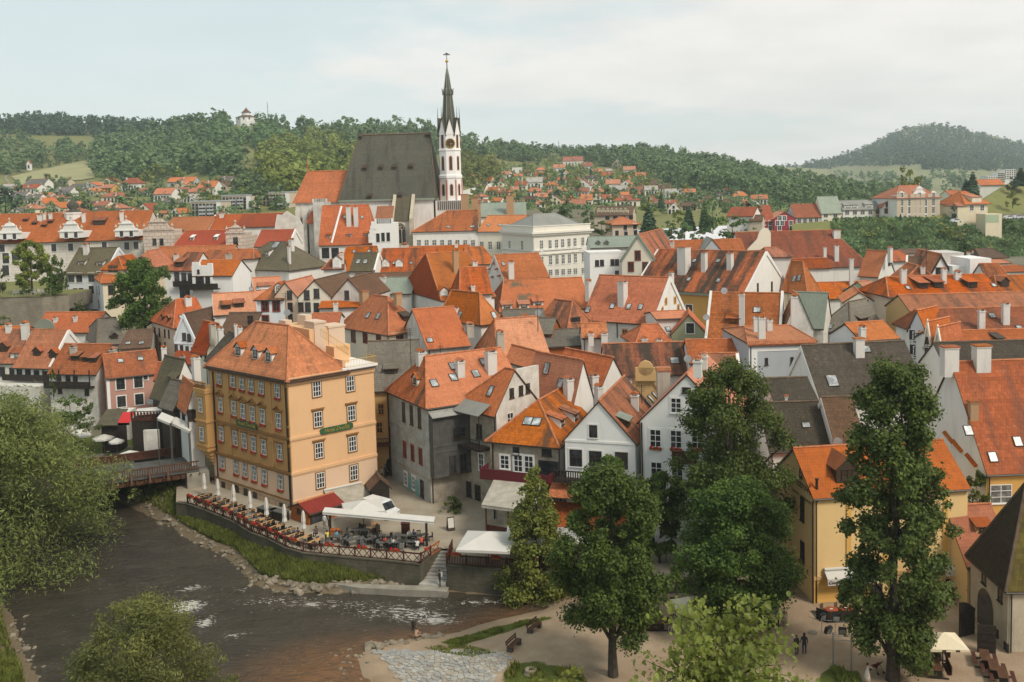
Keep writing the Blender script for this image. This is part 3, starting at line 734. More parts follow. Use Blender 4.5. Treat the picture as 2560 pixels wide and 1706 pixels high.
def ground_z(P):
 P=np.atleast_2d(np.asarray(P,float));d,ins=poly_dist(P,RIV)
 dn,_=poly_dist(P,sh_n,False);ds,_=poly_dist(P,sh_s,False)
 nz=(vnoise(P,3.1,1)-.5)*.5+(vnoise(P,1.1,2)-.5)*.22
 south=((ds<dn)&(P[:,0]>-22))|((P[:,0]>2)&(P[:,1]<92));north=~south&(dn<=ds)&(P[:,0]>-45)
 zn=np.minimum(WZ+.15+d*.36+nz*np.minimum(1,d*.6),-.75);zs=np.minimum(WZ+d*.16+nz*.35*np.minimum(1,d*.4),SZ+nz*.06);zl=np.minimum(WZ+.1+d*.55+nz*np.minimum(1,d*.5),.6+nz)
 far=np.clip((d-7)/5,0,1);zs=zs*(1-far)+(SZ+nz*.06)*far
 z=np.where(south,zs,np.where(north,zn,zl));z=np.where(ins,WZ-np.minimum(1.3,d*.3)+nz*.3,z)
 _,it=poly_dist(P,terr);return np.where(it,np.minimum(z,-1.6),z)
def gz(x,y):return float(ground_z([(x,y)])[0])
GX,GY=np.arange(-95,72,.75),np.arange(58,150,.75)
gx,gy=np.meshgrid(GX,GY);GP=np.stack([gx.ravel(),gy.ravel()],1);GZ=ground_z(GP)
nx,ny=len(GX),len(GY);ii=(np.arange(ny-1)[:,None]*nx+np.arange(nx-1)[None]).ravel()
def gridmesh(name,P3,nx,ny,mats,attr=None,smooth=True):
 ii=(np.arange(ny-1)[:,None]*nx+np.arange(nx-1)[None]).ravel()
 me=bpy.data.meshes.new(name);me.from_pydata(P3 .tolist(),[],np.stack([ii,ii+1,ii+nx+1,ii+nx],1).tolist())
 for mt in mats:me.materials.append(mt)
 if attr is not None:
  a=me.attributes.new('mask','FLOAT_COLOR','POINT');a.data.foreach_set('color',attr.astype(np.float32).ravel())
 me.polygons.foreach_set('use_smooth',[smooth]*len(me.polygons));me.update();return me
def groundmat():
 mt,T=newmat('sand_and_bank_earth');pos=T.n('ShaderNodeNewGeometry').outputs['Position']
 a=T.n('ShaderNodeAttribute',attribute_name='mask').outputs['Color'];sp=T.n('ShaderNodeSeparateColor',i={0:a})
 n1=T.noise(pos,.5,7,.65);n2=T.noise(pos,4.5,5,.7);n3=T.noise(pos,.16,5,.6)
 sand=T.mix(T.ramp(n1,.32,.7),(.30,.215,.14),(.40,.305,.21));sand=T.mix(T.m('MULTIPLY',T.ramp(n2,.5,.75),.4),sand,(.20,.14,.09))
 sand=T.mix(T.m('MULTIPLY',T.ramp(n3,.5,.7),.4),sand,(.22,.16,.11))
 grass=T.mix(T.ramp(n2,.3,.7),(.045,.065,.012),(.115,.13,.03));earth=T.mix(T.ramp(n2,.3,.7),(.10,.075,.045),(.19,.15,.095))
 gm=T.m('MULTIPLY',sp.outputs[0],1.0);gm=T.ramp(T.m('ADD',gm,T.m('MULTIPLY',T.m('SUBTRACT',n1,.5),1.1)),.42,.6)
 c=T.mix(sp.outputs[1],sand,earth);c=T.mix(gm,c,grass)
 b=T.n('ShaderNodeBsdfPrincipled',i={'Base Color':c,'Roughness':.95,'Specular IOR Level':.1})
 finish(T,b,T.m('ADD',n2,T.noise(pos,14,3)),.05);return mt
_d,_i=poly_dist(GP,RIV);_dn,_=poly_dist(GP,sh_n,False);_ds,_=poly_dist(GP,sh_s,False)
gs_=np.array([tuple(atZ(x,y,SZ-.4))[:2] for x,y in[(1110,1592),(1215,1562),(1300,1540),(1380,1532),(1330,1545),(1230,1578),(1150,1603)]])
gs2=np.array([tuple(atZ(x,y,SZ-.3))[:2] for x,y in[(1060,1606),(1150,1600),(1240,1640),(1180,1650),(1090,1622)]])
gs3=np.array([tuple(atZ(x,y,SZ))[:2] for x,y in[(1255,1706),(1280,1665),(1340,1655),(1440,1680),(1480,1720),(1480,1790),(1240,1790)]])
gs4=np.array([tuple(atZ(x,y,SZ))[:2] for x,y in[(2060,1690),(2080,1672),(2140,1680),(2150,1720),(2050,1740)]])
def inpoly(P,Q):d,i=poly_dist(P,Q);return np.where(i,1.0,np.clip(1-d/.6,0,1))
south=((_ds<_dn)&(GP[:,0]>-22))|((GP[:,0]>2)&(GP[:,1]<92))|(GP[:,0]>12)
G=np.where(south,np.maximum.reduce([inpoly(GP,gs_)*1.1,inpoly(GP,gs2)*.5,inpoly(GP,gs3)*.75,inpoly(GP,gs4)*.9]),np.clip((_d-1.1)/1.6,0,1)*.95)
E=np.where(south,np.clip(1-_d/1.5,0,1)*.5,1.0)
gme=gridmesh('ground',np.stack([GP[:,0],GP[:,1],GZ],1),nx,ny,[groundmat()],np.stack([G,E,G*0,G*0+1],1))
tag(link('ground',gme),kind='structure')
def watermat():
 mt,T=newmat('river_water');pos=T.n('ShaderNodeNewGeometry').outputs['Position']
 a=T.n('ShaderNodeAttribute',attribute_name='mask').outputs['Color'];sp=T.n('ShaderNodeSeparateColor',i={0:a})
 mp=T.n('ShaderNodeMapping',i={'Vector':pos,'Rotation':(0,0,R_(-24)),'Scale':(.55,1.25,1)}).outputs[0]
 wrp=T.n('ShaderNodeTexNoise',i={'Vector':pos,'Scale':.22,'Detail':3}).outputs['Color']
 mpw=T.n('ShaderNodeVectorMath',operation='MULTIPLY_ADD',i={0:wrp,1:(3,3,0),2:mp}).outputs[0]
 w1=T.noise(mpw,1.5,5,.62);w2=T.noise(mpw,4.4,4,.6);w3=T.noise(mp,.35,3)
 base=T.mix(T.ramp(w3,.3,.7),(.036,.030,.022),(.058,.047,.034))
 base=T.mix(T.m('MULTIPLY',sp.outputs[0],T.ramp(w1,.15,.75)),base,(.22,.105,.042))
 fn=T.m('ADD',T.m('MULTIPLY',w2,.6),T.m('MULTIPLY',T.noise(mpw,2.2,8,.75),.4))
 foam=T.ramp(T.m('ADD',fn,T.m('MULTIPLY',sp.outputs[1],.24)),.665,.74)
 b=T.n('ShaderNodeBsdfPrincipled',i={'Base Color':T.mix(foam,base,(.50,.47,.42)),'Roughness':T.m('ADD',.07,T.m('MULTIPLY',foam,.6)),'Specular IOR Level':.5,'IOR':1.33})
 h=T.m('ADD',T.m('MULTIPLY',w1,1.0),T.m('MULTIPLY',w2,.45))
 finish(T,b,h,.42,.8);return mt
WX,WY=np.arange(-95,30,.8),np.arange(58,135,.8);wx,wy=np.meshgrid(WX,WY);WP=np.stack([wx.ravel(),wy.ravel()],1)
wd,wi=poly_dist(WP,RIV);shal=np.where(wi,1,1)*0.0
sc_=np.array(tuple(atZ(905,1690,WZ))[:2]);shal=np.clip(1-np.hypot((WP[:,0]-sc_[0])/13,(WP[:,1]-sc_[1])/9.5),0,1)*1.6
dS,_=poly_dist(WP,sh_s,False);shal=np.clip(np.maximum(shal,np.clip(1-dS/3.5,0,1)*.9),0,1)
foam=vnoise(WP,2.5,9)*.06
for(x,y,rx,ry,k) in[(1035,1538,4.2,1.6,.85),(1085,1552,2.6,1.0,1.0),(965,1530,3.5,1.6,.75),(482,1470,1.5,.8,1.1),(455,1518,2.0,1.5,1.6),(515,1555,.9,1.3,1.2),(588,1590,1.4,.6,.9),(690,1503,4,.9,.7),(770,1510,4,1.2,.6),(600,1476,1.0,.6,.7),(1200,1507,3,.7,.9),(870,1512,4,1.2,.6),(1050,1503,3,.8,.7)]:
 c=np.array(tuple(atZ(x,y,WZ))[:2]);foam=np.maximum(foam,k*np.exp(-((WP[:,0]-c[0])/rx)**2-((WP[:,1]-c[1])/ry)**2))
wz=WZ+(vnoise(WP,1.7,4)-.5)*.10+(vnoise(WP,.9,5)-.5)*.06
tag(link('river',gridmesh('river',np.stack([WP[:,0],WP[:,1],wz],1),len(WX),len(WY),[watermat()],np.stack([shal,foam,foam*0,foam*0+1],1))),kind='structure')
def plazamat():
 mt,T=newmat('pale_gravel_paving');pos=T.n('ShaderNodeNewGeometry').outputs['Position']
 n1=T.noise(pos,.4,7,.65);n2=T.noise(pos,5,5,.7)
 c=T.mix(T.ramp(n1,.3,.7),(.27,.225,.165),(.37,.32,.25));c=T.mix(T.m('MULTIPLY',T.ramp(n2,.5,.8),.4),c,(.17,.135,.095))
 b=T.n('ShaderNodeBsdfPrincipled',i={'Base Color':c,'Roughness':.95,'Specular IOR Level':.1});finish(T,b,n2,.03);return mt
mb=MB();top=[*TW,TOPST[1],TOPST[2],*TW2]
edge=[(-48,133),*[(p.x,p.y) for p in top],(60,92),(60,133)]
bm=bmesh.new();vs=[bm.verts.new((x,y,0)) for x,y in edge];fc=bm.faces.new(vs);fc.normal_update();bmesh.ops.triangulate(bm,faces=[fc]);me=bpy.data.meshes.new('plaza');bm.normal_update();bm.to_mesh(me);bm.free();me.materials.append(plazamat())
tag(link('plaza',me),kind='structure')
def wall_run(name,pts,z0,label,matn,th=.5,cope=True,cat='wall'):
 o=Vector(pts[0]);o.z=z0;root=empty(name,o,label,cat);mb=MB(o);cb=MB(o);u=0
 for a,b in zip(pts,pts[1:]):
  a,b=Vector(a),Vector(b);L=(b-a).length;lo=lambda p:Vector((p.x,p.y,z0))
  mb.face([lo(a),lo(b),b,a],0,[(u,z0),(u+L,z0),(u+L,b.z),(u,a.z)]);u+=L
  if cope:
   d=(b-a).normalized();n=Vector((d.y,-d.x,0));up=Vector((0,0,1));k=max(1,int(L/1.4))
   for i in range(k):
    p,q=a.lerp(b,i/k)+d*.02,a.lerp(b,(i+1)/k)-d*.02
    cb.slab([p+n*.07+up*.12,q+n*.07+up*.12,q-n*th+up*.12,p-n*th+up*.12],.14)
 mb.build('masonry',M[matn],root)
 if cope:cb.build('coping',M['quay'],root)
 return root
wall_run('embankment_wall',TW,-3.4,'long dark stone embankment wall below the hotel terrace fence','quay')
wall_run('embankment_wall',[TW2[0],*TW2[1:]],-3.6,'dark stone river wall under the white parasol terrace right of the steps','quay')
wall_run('stair_wall',[TOPST[0],TOPST[1]],-2.2,'stone side wall climbing beside the river steps','quay')
wall_run('stair_wall',[TOPST[2],TOPST[3]],-2.2,'stone side wall of the steps under the parasol terrace','quay',cope=False)
sl_,sr_=TOPST[0].copy(),TOPST[3].copy();tl_,tr_=TOPST[1].copy(),TOPST[2].copy()
st=empty('river_steps',(sl_+sr_)/2-Vector((0,0,2)),'flight of pale stone steps down to the river beside the terrace','steps')
for i in range(8):
 t0,t1=i/9.5,(i+1)/9.5;z=-.20*(i+1);mb=MB(st.location)
 A_,B_,C_,D_=tl_.lerp(sl_,t0),tr_.lerp(sr_,t0),tr_.lerp(sr_,t1),tl_.lerp(sl_,t1)
 mb.slab([Vector((p.x,p.y,z)) for p in(D_,C_,B_,A_)],1.0);mb.build('step',M['slabstone'],st)
mb=MB(st.location);A_,B_=tl_.lerp(sl_,8/9.5),tr_.lerp(sr_,8/9.5);dd=(sl_-tl_).normalized()
mb.slab([Vector((p.x,p.y,-1.75)) for p in(sl_+dd*.6,sr_+dd*.6,B_,A_)],1.4);mb.build('landing',M['slabstone'],st)
q0=[(830,1452),(905,1460),(1000,1463),(1075,1464),(1122,1468)];q1=[(820,1458),(900,1470),(1000,1475),(1075,1477),(1118,1480)]
mb=MB()
for i in range(len(q0)-1):
 a,b,c,d=atZ(*q1[i],-1.95),atZ(*q1[i+1],-1.95),atZ(*q0[i+1],-1.95),atZ(*q0[i],-1.95)
 mb.slab([a,b,c,d],1.3)
tag(mb.build('quay_path',M['concrete']),kind='structure')
TX,TY=np.arange(-260,261,10.0),np.concatenate([np.arange(126,300,6.0),np.arange(300,470,12.0)])
tx,ty=np.meshgrid(TX,TY);tz=np.array([town_z(a,b) for a,b in zip(tx.ravel(),ty.ravel())])
def earthmat(name,c1,c2,sc=.08):
 mt,T=newmat(name);pos=T.n('ShaderNodeNewGeometry').outputs['Position']
 n1=T.noise(pos,sc,8,.65);n2=T.noise(pos,sc*12,4,.7);c=T.mix(T.ramp(n1,.3,.7),c1,c2);c=T.mix(T.m('MULTIPLY',T.ramp(n2,.4,.7),.35),c,tuple(q*.55 for q in c1))
 b=T.n('ShaderNodeBsdfPrincipled',i={'Base Color':c,'Roughness':.95,'Specular IOR Level':.1});finish(T,b,n2,.1);return mt
M['town_earth']=earthmat('street_and_garden_earth',(.10,.095,.05),(.22,.20,.15))
M['meadow']=earthmat('hay_meadow',(.155,.165,.055),(.215,.205,.085),.02)
M['field']=earthmat('pale_fields',(.20,.215,.11),(.27,.26,.14),.008)
tag(link('town_ground',gridmesh('town_ground',np.stack([tx.ravel(),ty.ravel(),tz],1),len(TX),len(TY),[M['town_earth']])),kind='structure')
class Hill:
 def __init__(s,name,tab,mat,back=(250,-60),pw=1.25,nt=26,step=30,x0=None,x1=None):
  s.tab=tab;s.pw=pw;xs=np.arange(x0 if x0 is not None else tab[0][0],(x1 or tab[-1][0])+1,step);P=[]
  for t in list(np.linspace(0,1,nt))+[1.12]:
   for x in xs:
    if t<=1:P.append(tuple(s.pt(x,t)))
    else:p=s.pt(x,1);P.append((p.x*(1+back[0]/p.y),p.y+back[0],p.z+back[1]))
  o=link(name,gridmesh(name,np.array(P),len(xs),nt+1,[mat]));tag(o,kind='structure')
 def pt(s,x,t):
  yb,Yb,yr,Yr=lerp_tab(s.tab,x);return atY(x,yb+(yr-yb)*t,Yb+(Yr-Yb)*t**s.pw,'A')
 def at(s,x,y):
  yb,Yb,yr,Yr=lerp_tab(s.tab,x);return s.pt(x,min(1,max(0,(yb-y)/(yb-yr))))
 def inside(s,x,y):yb,_,yr,_=lerp_tab(s.tab,x);return yr<=y<=yb
HA=Hill('hillside',[(-420,590,400,305,1300),(0,585,400,306,1300),(150,585,400,312,1300),(300,585,400,322,1250),(420,585,400,332,1150),(490,580,400,322,1050),(560,580,400,314,1000),(640,580,400,312,1000),(700,580,400,322,1000),(800,580,400,328,1050),(950,580,400,322,1100),(1050,580,400,328,1100),(1180,580,400,366,1150),(1300,580,400,378,1200),(1450,580,400,388,1200),(1600,575,400,388,1150),(1700,570,400,398,1100),(1800,565,400,414,1050),(1930,560,400,444,1000),(2060,560,400,468,950),(2200,560,400,492,900),(2400,560,400,500,900),(2900,560,400,505,900)],M['meadow'])
HC=Hill('far_ridge',[(1150,470,1500,376,2300),(1400,470,1500,371,2300),(1600,470,1500,374,2300),(1750,470,1500,392,2300),(1900,480,1500,415,2200),(2100,500,1400,425,2000)],M['field'],step=40,nt=8)
HD=Hill('distant_hill',[(1700,520,1100,428,3000),(1880,520,1100,428,3000),(1960,520,1100,420,3000),(2050,520,1100,404,3000),(2130,520,1100,382,3000),(2200,520,1100,350,3000),(2260,520,1100,322,3000),(2310,520,1100,313,3000),(2360,520,1100,313,3000),(2420,520,1100,328,3000),(2500,520,1100,344,3000),(2560,520,1100,360,3000),(2750,520,1100,395,3000),(3100,520,1100,425,3000)],M['field'],back=(600,-150),step=25)
HE=Hill('east_slope',[(1980,640,345,560,372),(2080,645,345,552,375),(2200,650,345,545,375),(2330,650,345,542,375),(2420,650,345,520,390),(2500,650,345,470,420),(2560,650,345,440,440),(2750,650,345,400,460),(3000,650,345,400,460)],M['meadow'],back=(120,-12),pw=1.0,step=20)
mb=MB();mb.box(I4,(-5200,-160,-6),(5200,4300,330));me=mb.mesh('haze',[],merge=True)
hm,T=newmat('haze_air');pv_=T.n('ShaderNodeVolumePrincipled',i={'Color':(.82,.95,.98,1),'Density':.00015,'Anisotropy':.2});T.n('ShaderNodeOutputMaterial',i={'Volume':pv_.outputs[0]});me.materials.append(hm)
tag(link('haze',me),kind='stuff')
# #  HOTEL
def text_mesh(body,size,mat,name='lettering',shear=0.0,bold=0.0):
 cu=bpy.data.curves.new(name,'FONT');cu.body=body;cu.size=size;cu.align_x='CENTER';cu.align_y='CENTER';cu.shear=shear;cu.offset=bold;cu.resolution_u=2;cu.extrude=.004
 o=bpy.data.objects.new(name,cu);COL.objects.link(o);dg=bpy.context.evaluated_depsgraph_get()
 me=bpy.data.meshes.new_from_object(o.evaluated_get(dg));bpy.data.objects.remove(o);me.materials.clear();me.materials.append(M[mat]);me.name=name;return me
TXT=Matrix.Rotation(R_(90),4,'X')
view('H')
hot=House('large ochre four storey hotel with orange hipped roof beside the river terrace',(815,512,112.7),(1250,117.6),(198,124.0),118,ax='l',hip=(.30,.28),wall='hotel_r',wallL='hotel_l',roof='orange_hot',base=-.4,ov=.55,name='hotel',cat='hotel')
R2=hot.c+hot.ur*along(hot.c,hot.ur,1484)
o_=hot.o;Z_=Vector((0,0,1))
mb=MB(o_);zt=hot.c.z
b2=R2+hot.l-hot.c;pts=[hot.r,R2,b2,hot.b]
for a,b in((hot.r,R2),(R2,b2),(b2,hot.b)):
 mb.face([Vector((a.x,a.y,-.4)),Vector((b.x,b.y,-.4)),Vector((b.x,b.y,zt)),Vector((a.x,a.y,zt))])
mb.face(pts);hot.part('terrace_wing',mb,M['hotel_r'])
Fr=wframe(hot.r,hot.ur,hot.nr);lw=(R2-hot.r).length;LL=(hot.l-hot.c).length
mb=MB(o_);mb.box(Fr,(-.3,-.35,-.25),(lw+.45,LL+.2,.03));hot.part('terrace_slab',mb,M['white_clean'])
mb=MB(o_)
mb.box(Fr,(-.1,.0,.0),(.25,4.2,1.0));mb.box(Fr,(.25,2.6,.0),(lw*.55,6.5,2.3));mb.box(Fr,(-2.0,4.6,0),(lw*.35,LL*.72,4.6));mb.box(Fr,(lw*.45,5.5,.0),(lw,LL*.8,1.9))
hot.part('terrace_block',mb,M['hotel_r'])
def rail(F,x0,x1,y,z,h=.95,n=None,mat='gold',y2=None,z2=None):
 mb=MB(o_);n=n or max(2,int(abs(x1-x0)/.22));y2=y if y2 is None else y2;z2=z if z2 is None else z2
 P=lambda t,k:F@Vector((x0+(x1-x0)*t,y+(y2-y)*t,z+(z2-z)*t+k))
 mb.tube([P(0,h),P(1,h)],.035,5);mb.tube([P(0,.08),P(1,.08)],.025,5)
 for i in range(n+1):mb.tube([P(i/n,.05),P(i/n,h)],.014,4)
 return hot.part('balustrade',mb,M[mat])
rail(Fr,.2,lw+.3,-.22,0);rail(Fr,lw+.32,lw+.321,-.22,0,n=8,y2=2.3)
rail(Fr,-1.6,lw*.55,2.5,3.9,z2=1.0,n=18)
for(x,yb,yt,wp) in((1070,235,75,100),(1205,330,105,150)):
 p=hitplane(x,yb,hot.r+hot.ul*4.5,hot.nr);hgt=raise_to(p,yt);F=wframe(p,hot.ur,hot.nr);mb=MB(o_);wd=wp*.318/FPX*118
 mb.box(F,(-wd/2,0,-3),(wd/2,2.6,hgt-.25));mb.box(F,(-wd/2-.1,-.1,hgt-.25),(wd/2+.1,2.7,hgt));hot.part('chimney',mb,M['peach'])
for(x,y,wd,hh) in((770,72,90,35),(920,40,110,45),(935,80,70,40)):
 p=atY(x,y+30,124);F=wframe(p,hot.ul*-1,hot.nl);mb=MB(o_);w2=wd*.318/FPX*124;mb.box(F,(-w2/2,0,-1.5),(w2/2,1,hh*.318/FPX*124));hot.part('chimney',mb,M['peach'])
zb1=hitplane(845,1272,hot.c,hot.nr).z;zb2=hitplane(855,1490,hot.c,hot.nr).z
for f,ln in(('r',(R2-hot.c).length),('l',LL)):
 p0,d,n=hot.face_frame(f);stt=hot.c if f=='r' else hot.l;F=wframe(Vector((stt.x,stt.y,0)),d,n);mb=MB(o_)
 e=.001 if f=='r' else-.04
 mb.box(F,(-.04 if f=='r' else 0,-.04,zb2),(ln,-.003,zb1));hot.part('lower_storey',mb,M['hotel_low'])
 mb=MB(o_);mb.box(F,(-.09 if f=='r' else 0,-.09,-.4),(ln,-.004,zb2));hot.part('plinth',mb,M['plinth'])
 for z,hh,dp in((zb1,.32,.20),(zb2,.2,.14),(hitplane(838,998,hot.c,hot.nr).z,.30,.18),(hot.c.z-.5,.75,.28)):
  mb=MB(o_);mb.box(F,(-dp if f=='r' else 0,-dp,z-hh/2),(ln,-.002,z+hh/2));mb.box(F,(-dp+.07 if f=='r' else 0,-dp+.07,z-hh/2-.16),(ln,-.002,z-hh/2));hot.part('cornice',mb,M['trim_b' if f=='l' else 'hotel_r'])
WK=dict(w_=1.1,h_=1.95,st='g')
hot.win('r',[(1040,603),(1303,562)],**WK)
hot.win('r',[(1050,842),(1312,793)],hood='lin',**WK);hot.win('r',[(1058,1086),(1320,1034)],hood='lin',**WK);hot.win('r',[(1068,1320),(1330,1260)],off=.05,**WK)
WK=dict(w_=1.0,h_=1.95,st='g',flowers='red')
hot.win('l',[(277,512),(383,535),(455,552),(527,568),(607,585),(733,613)],**WK)
hot.win('l',[(287,728),(393,757),(463,779),(537,800),(617,820),(743,855)],hood='ped',**WK)
hot.win('l',[(295,955),(403,990),(474,1012),(546,1036),(627,1061),(752,1098)],hood='lin',**WK)
hot.win('l',[(305,1172),(412,1212),(482,1236),(554,1263),(635,1291),(760,1332)],off=.05,**WK)
hot.win('l',[(315,1355),(420,1382),(490,1408),(562,1437)],w_=.8,h_=.8,st='d',off=.1);hot.win('l',[(775,1545)],w_=1.0,h_=1.5,st='d',off=.1)
for x in(335,348,662,676,795,812):
 p,d,n=hot.onwall('l',x,600);mb=MB(o_);F=wframe(Vector((p.x,p.y,0)),d,n);mb.box(F,(-.17,-.10,zb1+.2),(.17,-.002,hot.c.z-.9))
 for z in(hot.c.z-1.3,hot.c.z-6.2,zb1+3.2):mb.box(F,(-.24,-.16,z),(.24,-.003,z+.3))
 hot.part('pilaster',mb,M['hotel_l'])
hot.pipe('l',797,560,None).pipe('l',228,430,None)
mb=MB(o_);e_=hot.ul*.0
for f in 'lr':
 a,b=(hot.l,hot.c) if f=='l' else(hot.c,R2);n=hot.nl if f=='l' else hot.nr
 mb.tube([a+n*.55-Z_*.35,b+n*.55-Z_*.35],.1,6)
hot.part('gutter',mb,M['pipe'])
hot.dorm([(425,345),(560,370),(662,393)],1.3,1.25,roof='orange_hot',wst='d',side='n',ww=.8)
F=wframe(Vector((hot.l.x,hot.l.y,0)),-hot.ul,hot.nl);zA=hitplane(160,1045,hot.l,hot.nl).z;zB=hitplane(160,590,hot.l,hot.nl).z
mb=MB(o_);mb.box(F,(-1.9,-1.2,zA),(.6,1.6,zB));
for z in(zA,zA+.5,(zA+zB)/2-.2,zB-.3,zB):mb.box(F,(-2.05,-1.35,z-.14),(.75,1.7,z+.12))
for k in range(5):s_=1-.18*(k+1);mb.box(F,(-1.9*s_,-1.2*s_,zA-.45*(k+1)),(.6*s_,1.6,zA-.45*k-.14))
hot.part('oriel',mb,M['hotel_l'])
for z in(zA+2.0,zA+(zB-zA)*.74):
 fm,pm=window_meshes(1.0,1.95,'g');o=link('window',fm,hot.root,T_(-o_)@F@T_((-.65,-1.215,z)));link('pane',pm,o)
mb=MB(o_)
for k in range(9):mb.lathe(F@T_((-1.85+k*.3,-1.1,zB+.12)),[(.06,0),(.1,.25),(.05,.6),(.07,.75)],6)
mb.box(F,(-2.0,-1.25,zB+.86),(.65,-.95,zB+1.0));hot.part('balustrade',mb,M['trim_b'])
def board(x0,y0,x1,y1,f,txt,hh):
 p0,d,n=hot.onwall(f,x0,y0);p1,_,_=hot.onwall(f,x1,y1);z=(p0 .z+p1 .z)/2;L=(p1-p0).length;F=wframe(Vector(((p0 .x+p1 .x)/2,(p0 .y+p1 .y)/2,z)),d,n);mb=MB(o_)
 pts=[F@Vector((x,-.26,zz)) for x,zz in((-L/2,-hh*.3),(-L/2+.25,-hh/2),(L/2-.25,-hh/2),(L/2,-hh*.3),(L/2,hh*.3),(L/2-.25,hh/2),(-L/2+.25,hh/2),(-L/2,hh*.3))]
 mb.slab(pts,.08,down=-n);o=hot.part('name_board',mb,M['sign_green'])
 link('lettering',text_mesh(txt,hh*.85,'gold',shear=.3,bold=.01),o,T_(-o_)@F@T_((0,-.275,0))@TXT)
board(1060,932,1318,893,'r','Hotel Dvořák',.75);board(420,855,583,905,'l','Hotel Dvořák',.8)
def awning(label,A_,B_,out,drop,mat,parent=None,val=.35,strip=None):
 A_,B_=Vector(A_),Vector(B_);d=(B_-A_).normalized();out=Vector(out).normalized();n=out
 root=parent or empty('awning',A_.lerp(B_,.5),label,'awning');oo=root.location if parent is None else parent.location
 q=[A_,B_];c=[A_+out*drop[0]-Z_*drop[1],B_+out*drop[0]-Z_*drop[1]]
 mb=MB(oo);k=8
 mb.slab([c[0],c[1],q[1],q[0]],.05)
 for i in range(k):a,b=c[0].lerp(c[1],i/k),c[0].lerp(c[1],(i+.94)/k);mb.face([a-Z_*val,b-Z_*val,b,a])
 mb.build('canopy',M[mat],root)
 mb=MB(oo);mb.tube([A_+out*.1+Z_*.06,B_+out*.1+Z_*.06],.14,8);mb.tube([c[0],c[1]],.045,6)
 for t in(.12,.88):mb.tube([A_.lerp(B_,t)-Z_*.5,c[0].lerp(c[1],t)],.03,5)
 mb.build('frame',M[strip or 'canvas'],root);return root
A_=hot.onwall('r',1090,1400)[0];B_=hot.onwall('r',1385,1338)[0]
awning('beige stained awning pulled out on the side wall of the ochre hotel',A_+hot.nr*.1,B_+hot.nr*.1,hot.nr,(2.9,1.35),'canvas_g',None,.4)
# #  OLD TOWN HOUSES (near to far)
def lean(label,pts,Y,roof,th=.25,name='shed_roof',parent=None):pass
h=House('narrow ochre house with grey shingle roof in the alley beside the hotel',(60,370,126),480,('m',10),-12,yaw=4,wall='ochre',roof='shingle',v='N')
h.win('r',[(172,535),(160,685)],.8,1.5,'o').win('r',[(270,530)],.9,1.5,'d').win('r',[(278,745)],.9,2.1,'rb').pipe('r',225,390,None)
h.dorm([(255,245)],1.8,.8,'shed','shingle','greywood' if 'greywood' in M else 'white','d')
p,d,n=h.onwall('r',222,800);F=wframe(p,d,n);mb=MB(h.o);mb.box(F,(-2.4,-1.6,-.25),(2.4,-.01,-.05))
for i in range(15):mb.box(F,(-2.35+i*.33,-1.58,-.05),(-2.29+i*.33,-1.52,.8))
mb.box(F,(-2.4,-1.62,.8),(2.4,-1.5,.9));
for x in(-1.9,1.9):mb.tube([F@Vector((x,-1.4,-.25)),F@Vector((x,-.05,-1.6))],.08,5)
h.part('balcony',mb,M['wood'])
mb=MB(h.o);p,d,n=h.onwall('r',278,1045);F=wframe(p,d,n)
pts=[F@Vector((1.05*math.cos(a),-.03,1.1+1.0*math.sin(a))) for a in np.linspace(math.pi,0,9)]+[F@Vector((1.05,-.03,-2.4)),F@Vector((-1.05,-.03,-2.4))]
mb.face(pts[::-1]);h.part('archway',mb,M['glass'])
g=House('weathered blue grey corner house with dark boarded bay and orange hipped roof',(555,512,114),('m',13.5),235,110,yaw=30,hip=(.2,0),wall='brownplaster',wallL='greyblue',roof='salmon',hipmat='orange_d',base=-.4,v='N')  # left hip tiles browner than the salmon slope, painting in its shade
g.win('l',[(358,555),(422,580),(487,605)],.95,2.5,'d').win('l',[(366,862),(430,890),(496,920)],.85,1.9,'rb').win('l',[(375,1100),(440,1135)],.9,1.7,'ww').win('l',[(508,1180)],1.0,2.1,'d')
for x,y in((408,1150),(468,1185)):
 p,d,n=g.onwall('l',x,y);F=wframe(p,d,n);mb=MB(g.o);mb.box(F,(-.45,-.10,-1.1),(.45,-.03,1.1));g.part('shutter',mb,plain('turquoise_painted_boards',(.17,.36,.35),.7) if 'turq' not in M else M['turq'])
g.band('l',720,'greyblue',.3,.1,430);g.band('l',1035,'brownplaster',.2,.08,430)
F=wframe(Vector((g.c.x,g.c.y,0)),g.ur,g.nr);za=hitplane(580,1085,g.c,g.nr).z;zt_=g.c.z-1.2
mb=MB(g.o)
mb.box(F,(.05,-1.0,za),(7.2,-.02,zt_))
for i in range(25):mb.box(F,(.06+i*.29,-1.03,za+.05),(.10+i*.29,-1.0,zt_-.05))
for z in(za,(za+zt_)/2,zt_-.3,za+3):mb.box(F,(.02,-1.07,z),(7.23,-1.0,z+.28))
bay=g.part('boarded_bay',mb,M['greywood'])
mb=MB(g.o);mb.slab([F@Vector(q) for q in((-.2,-1.6,zt_+.1),(7.5,-1.6,zt_+.1),(7.5,.3,zt_+.95),(-.2,.3,zt_+.95))],.08);mb.build('bay_roof',M['zinc'],bay)
for x,z,w__,h__ in((3.6,zt_-2.4,1.6,1.3),(4.0,(za+zt_)/2-2.4,.9,2.2),(2.6,(za+zt_)/2-2.4,.9,2.2)):
 fm,pm=window_meshes(w__,h__,'d');o=link('window',fm,bay,T_(-g.o)@F@T_((x,-1.03,z)));link('pane',pm,o)
g.sky([(605,323),(762,275),(760,183),(945,245),(1012,150)],1.0,1.2,side='n').chim([(820,255,135,68),(1070,225,55,88)],side='n').dorm([(450,340)],1.3,1.1,'gable','orange_d','white','d',side='s')
g.chim([(500,130,60,75)],side='s')
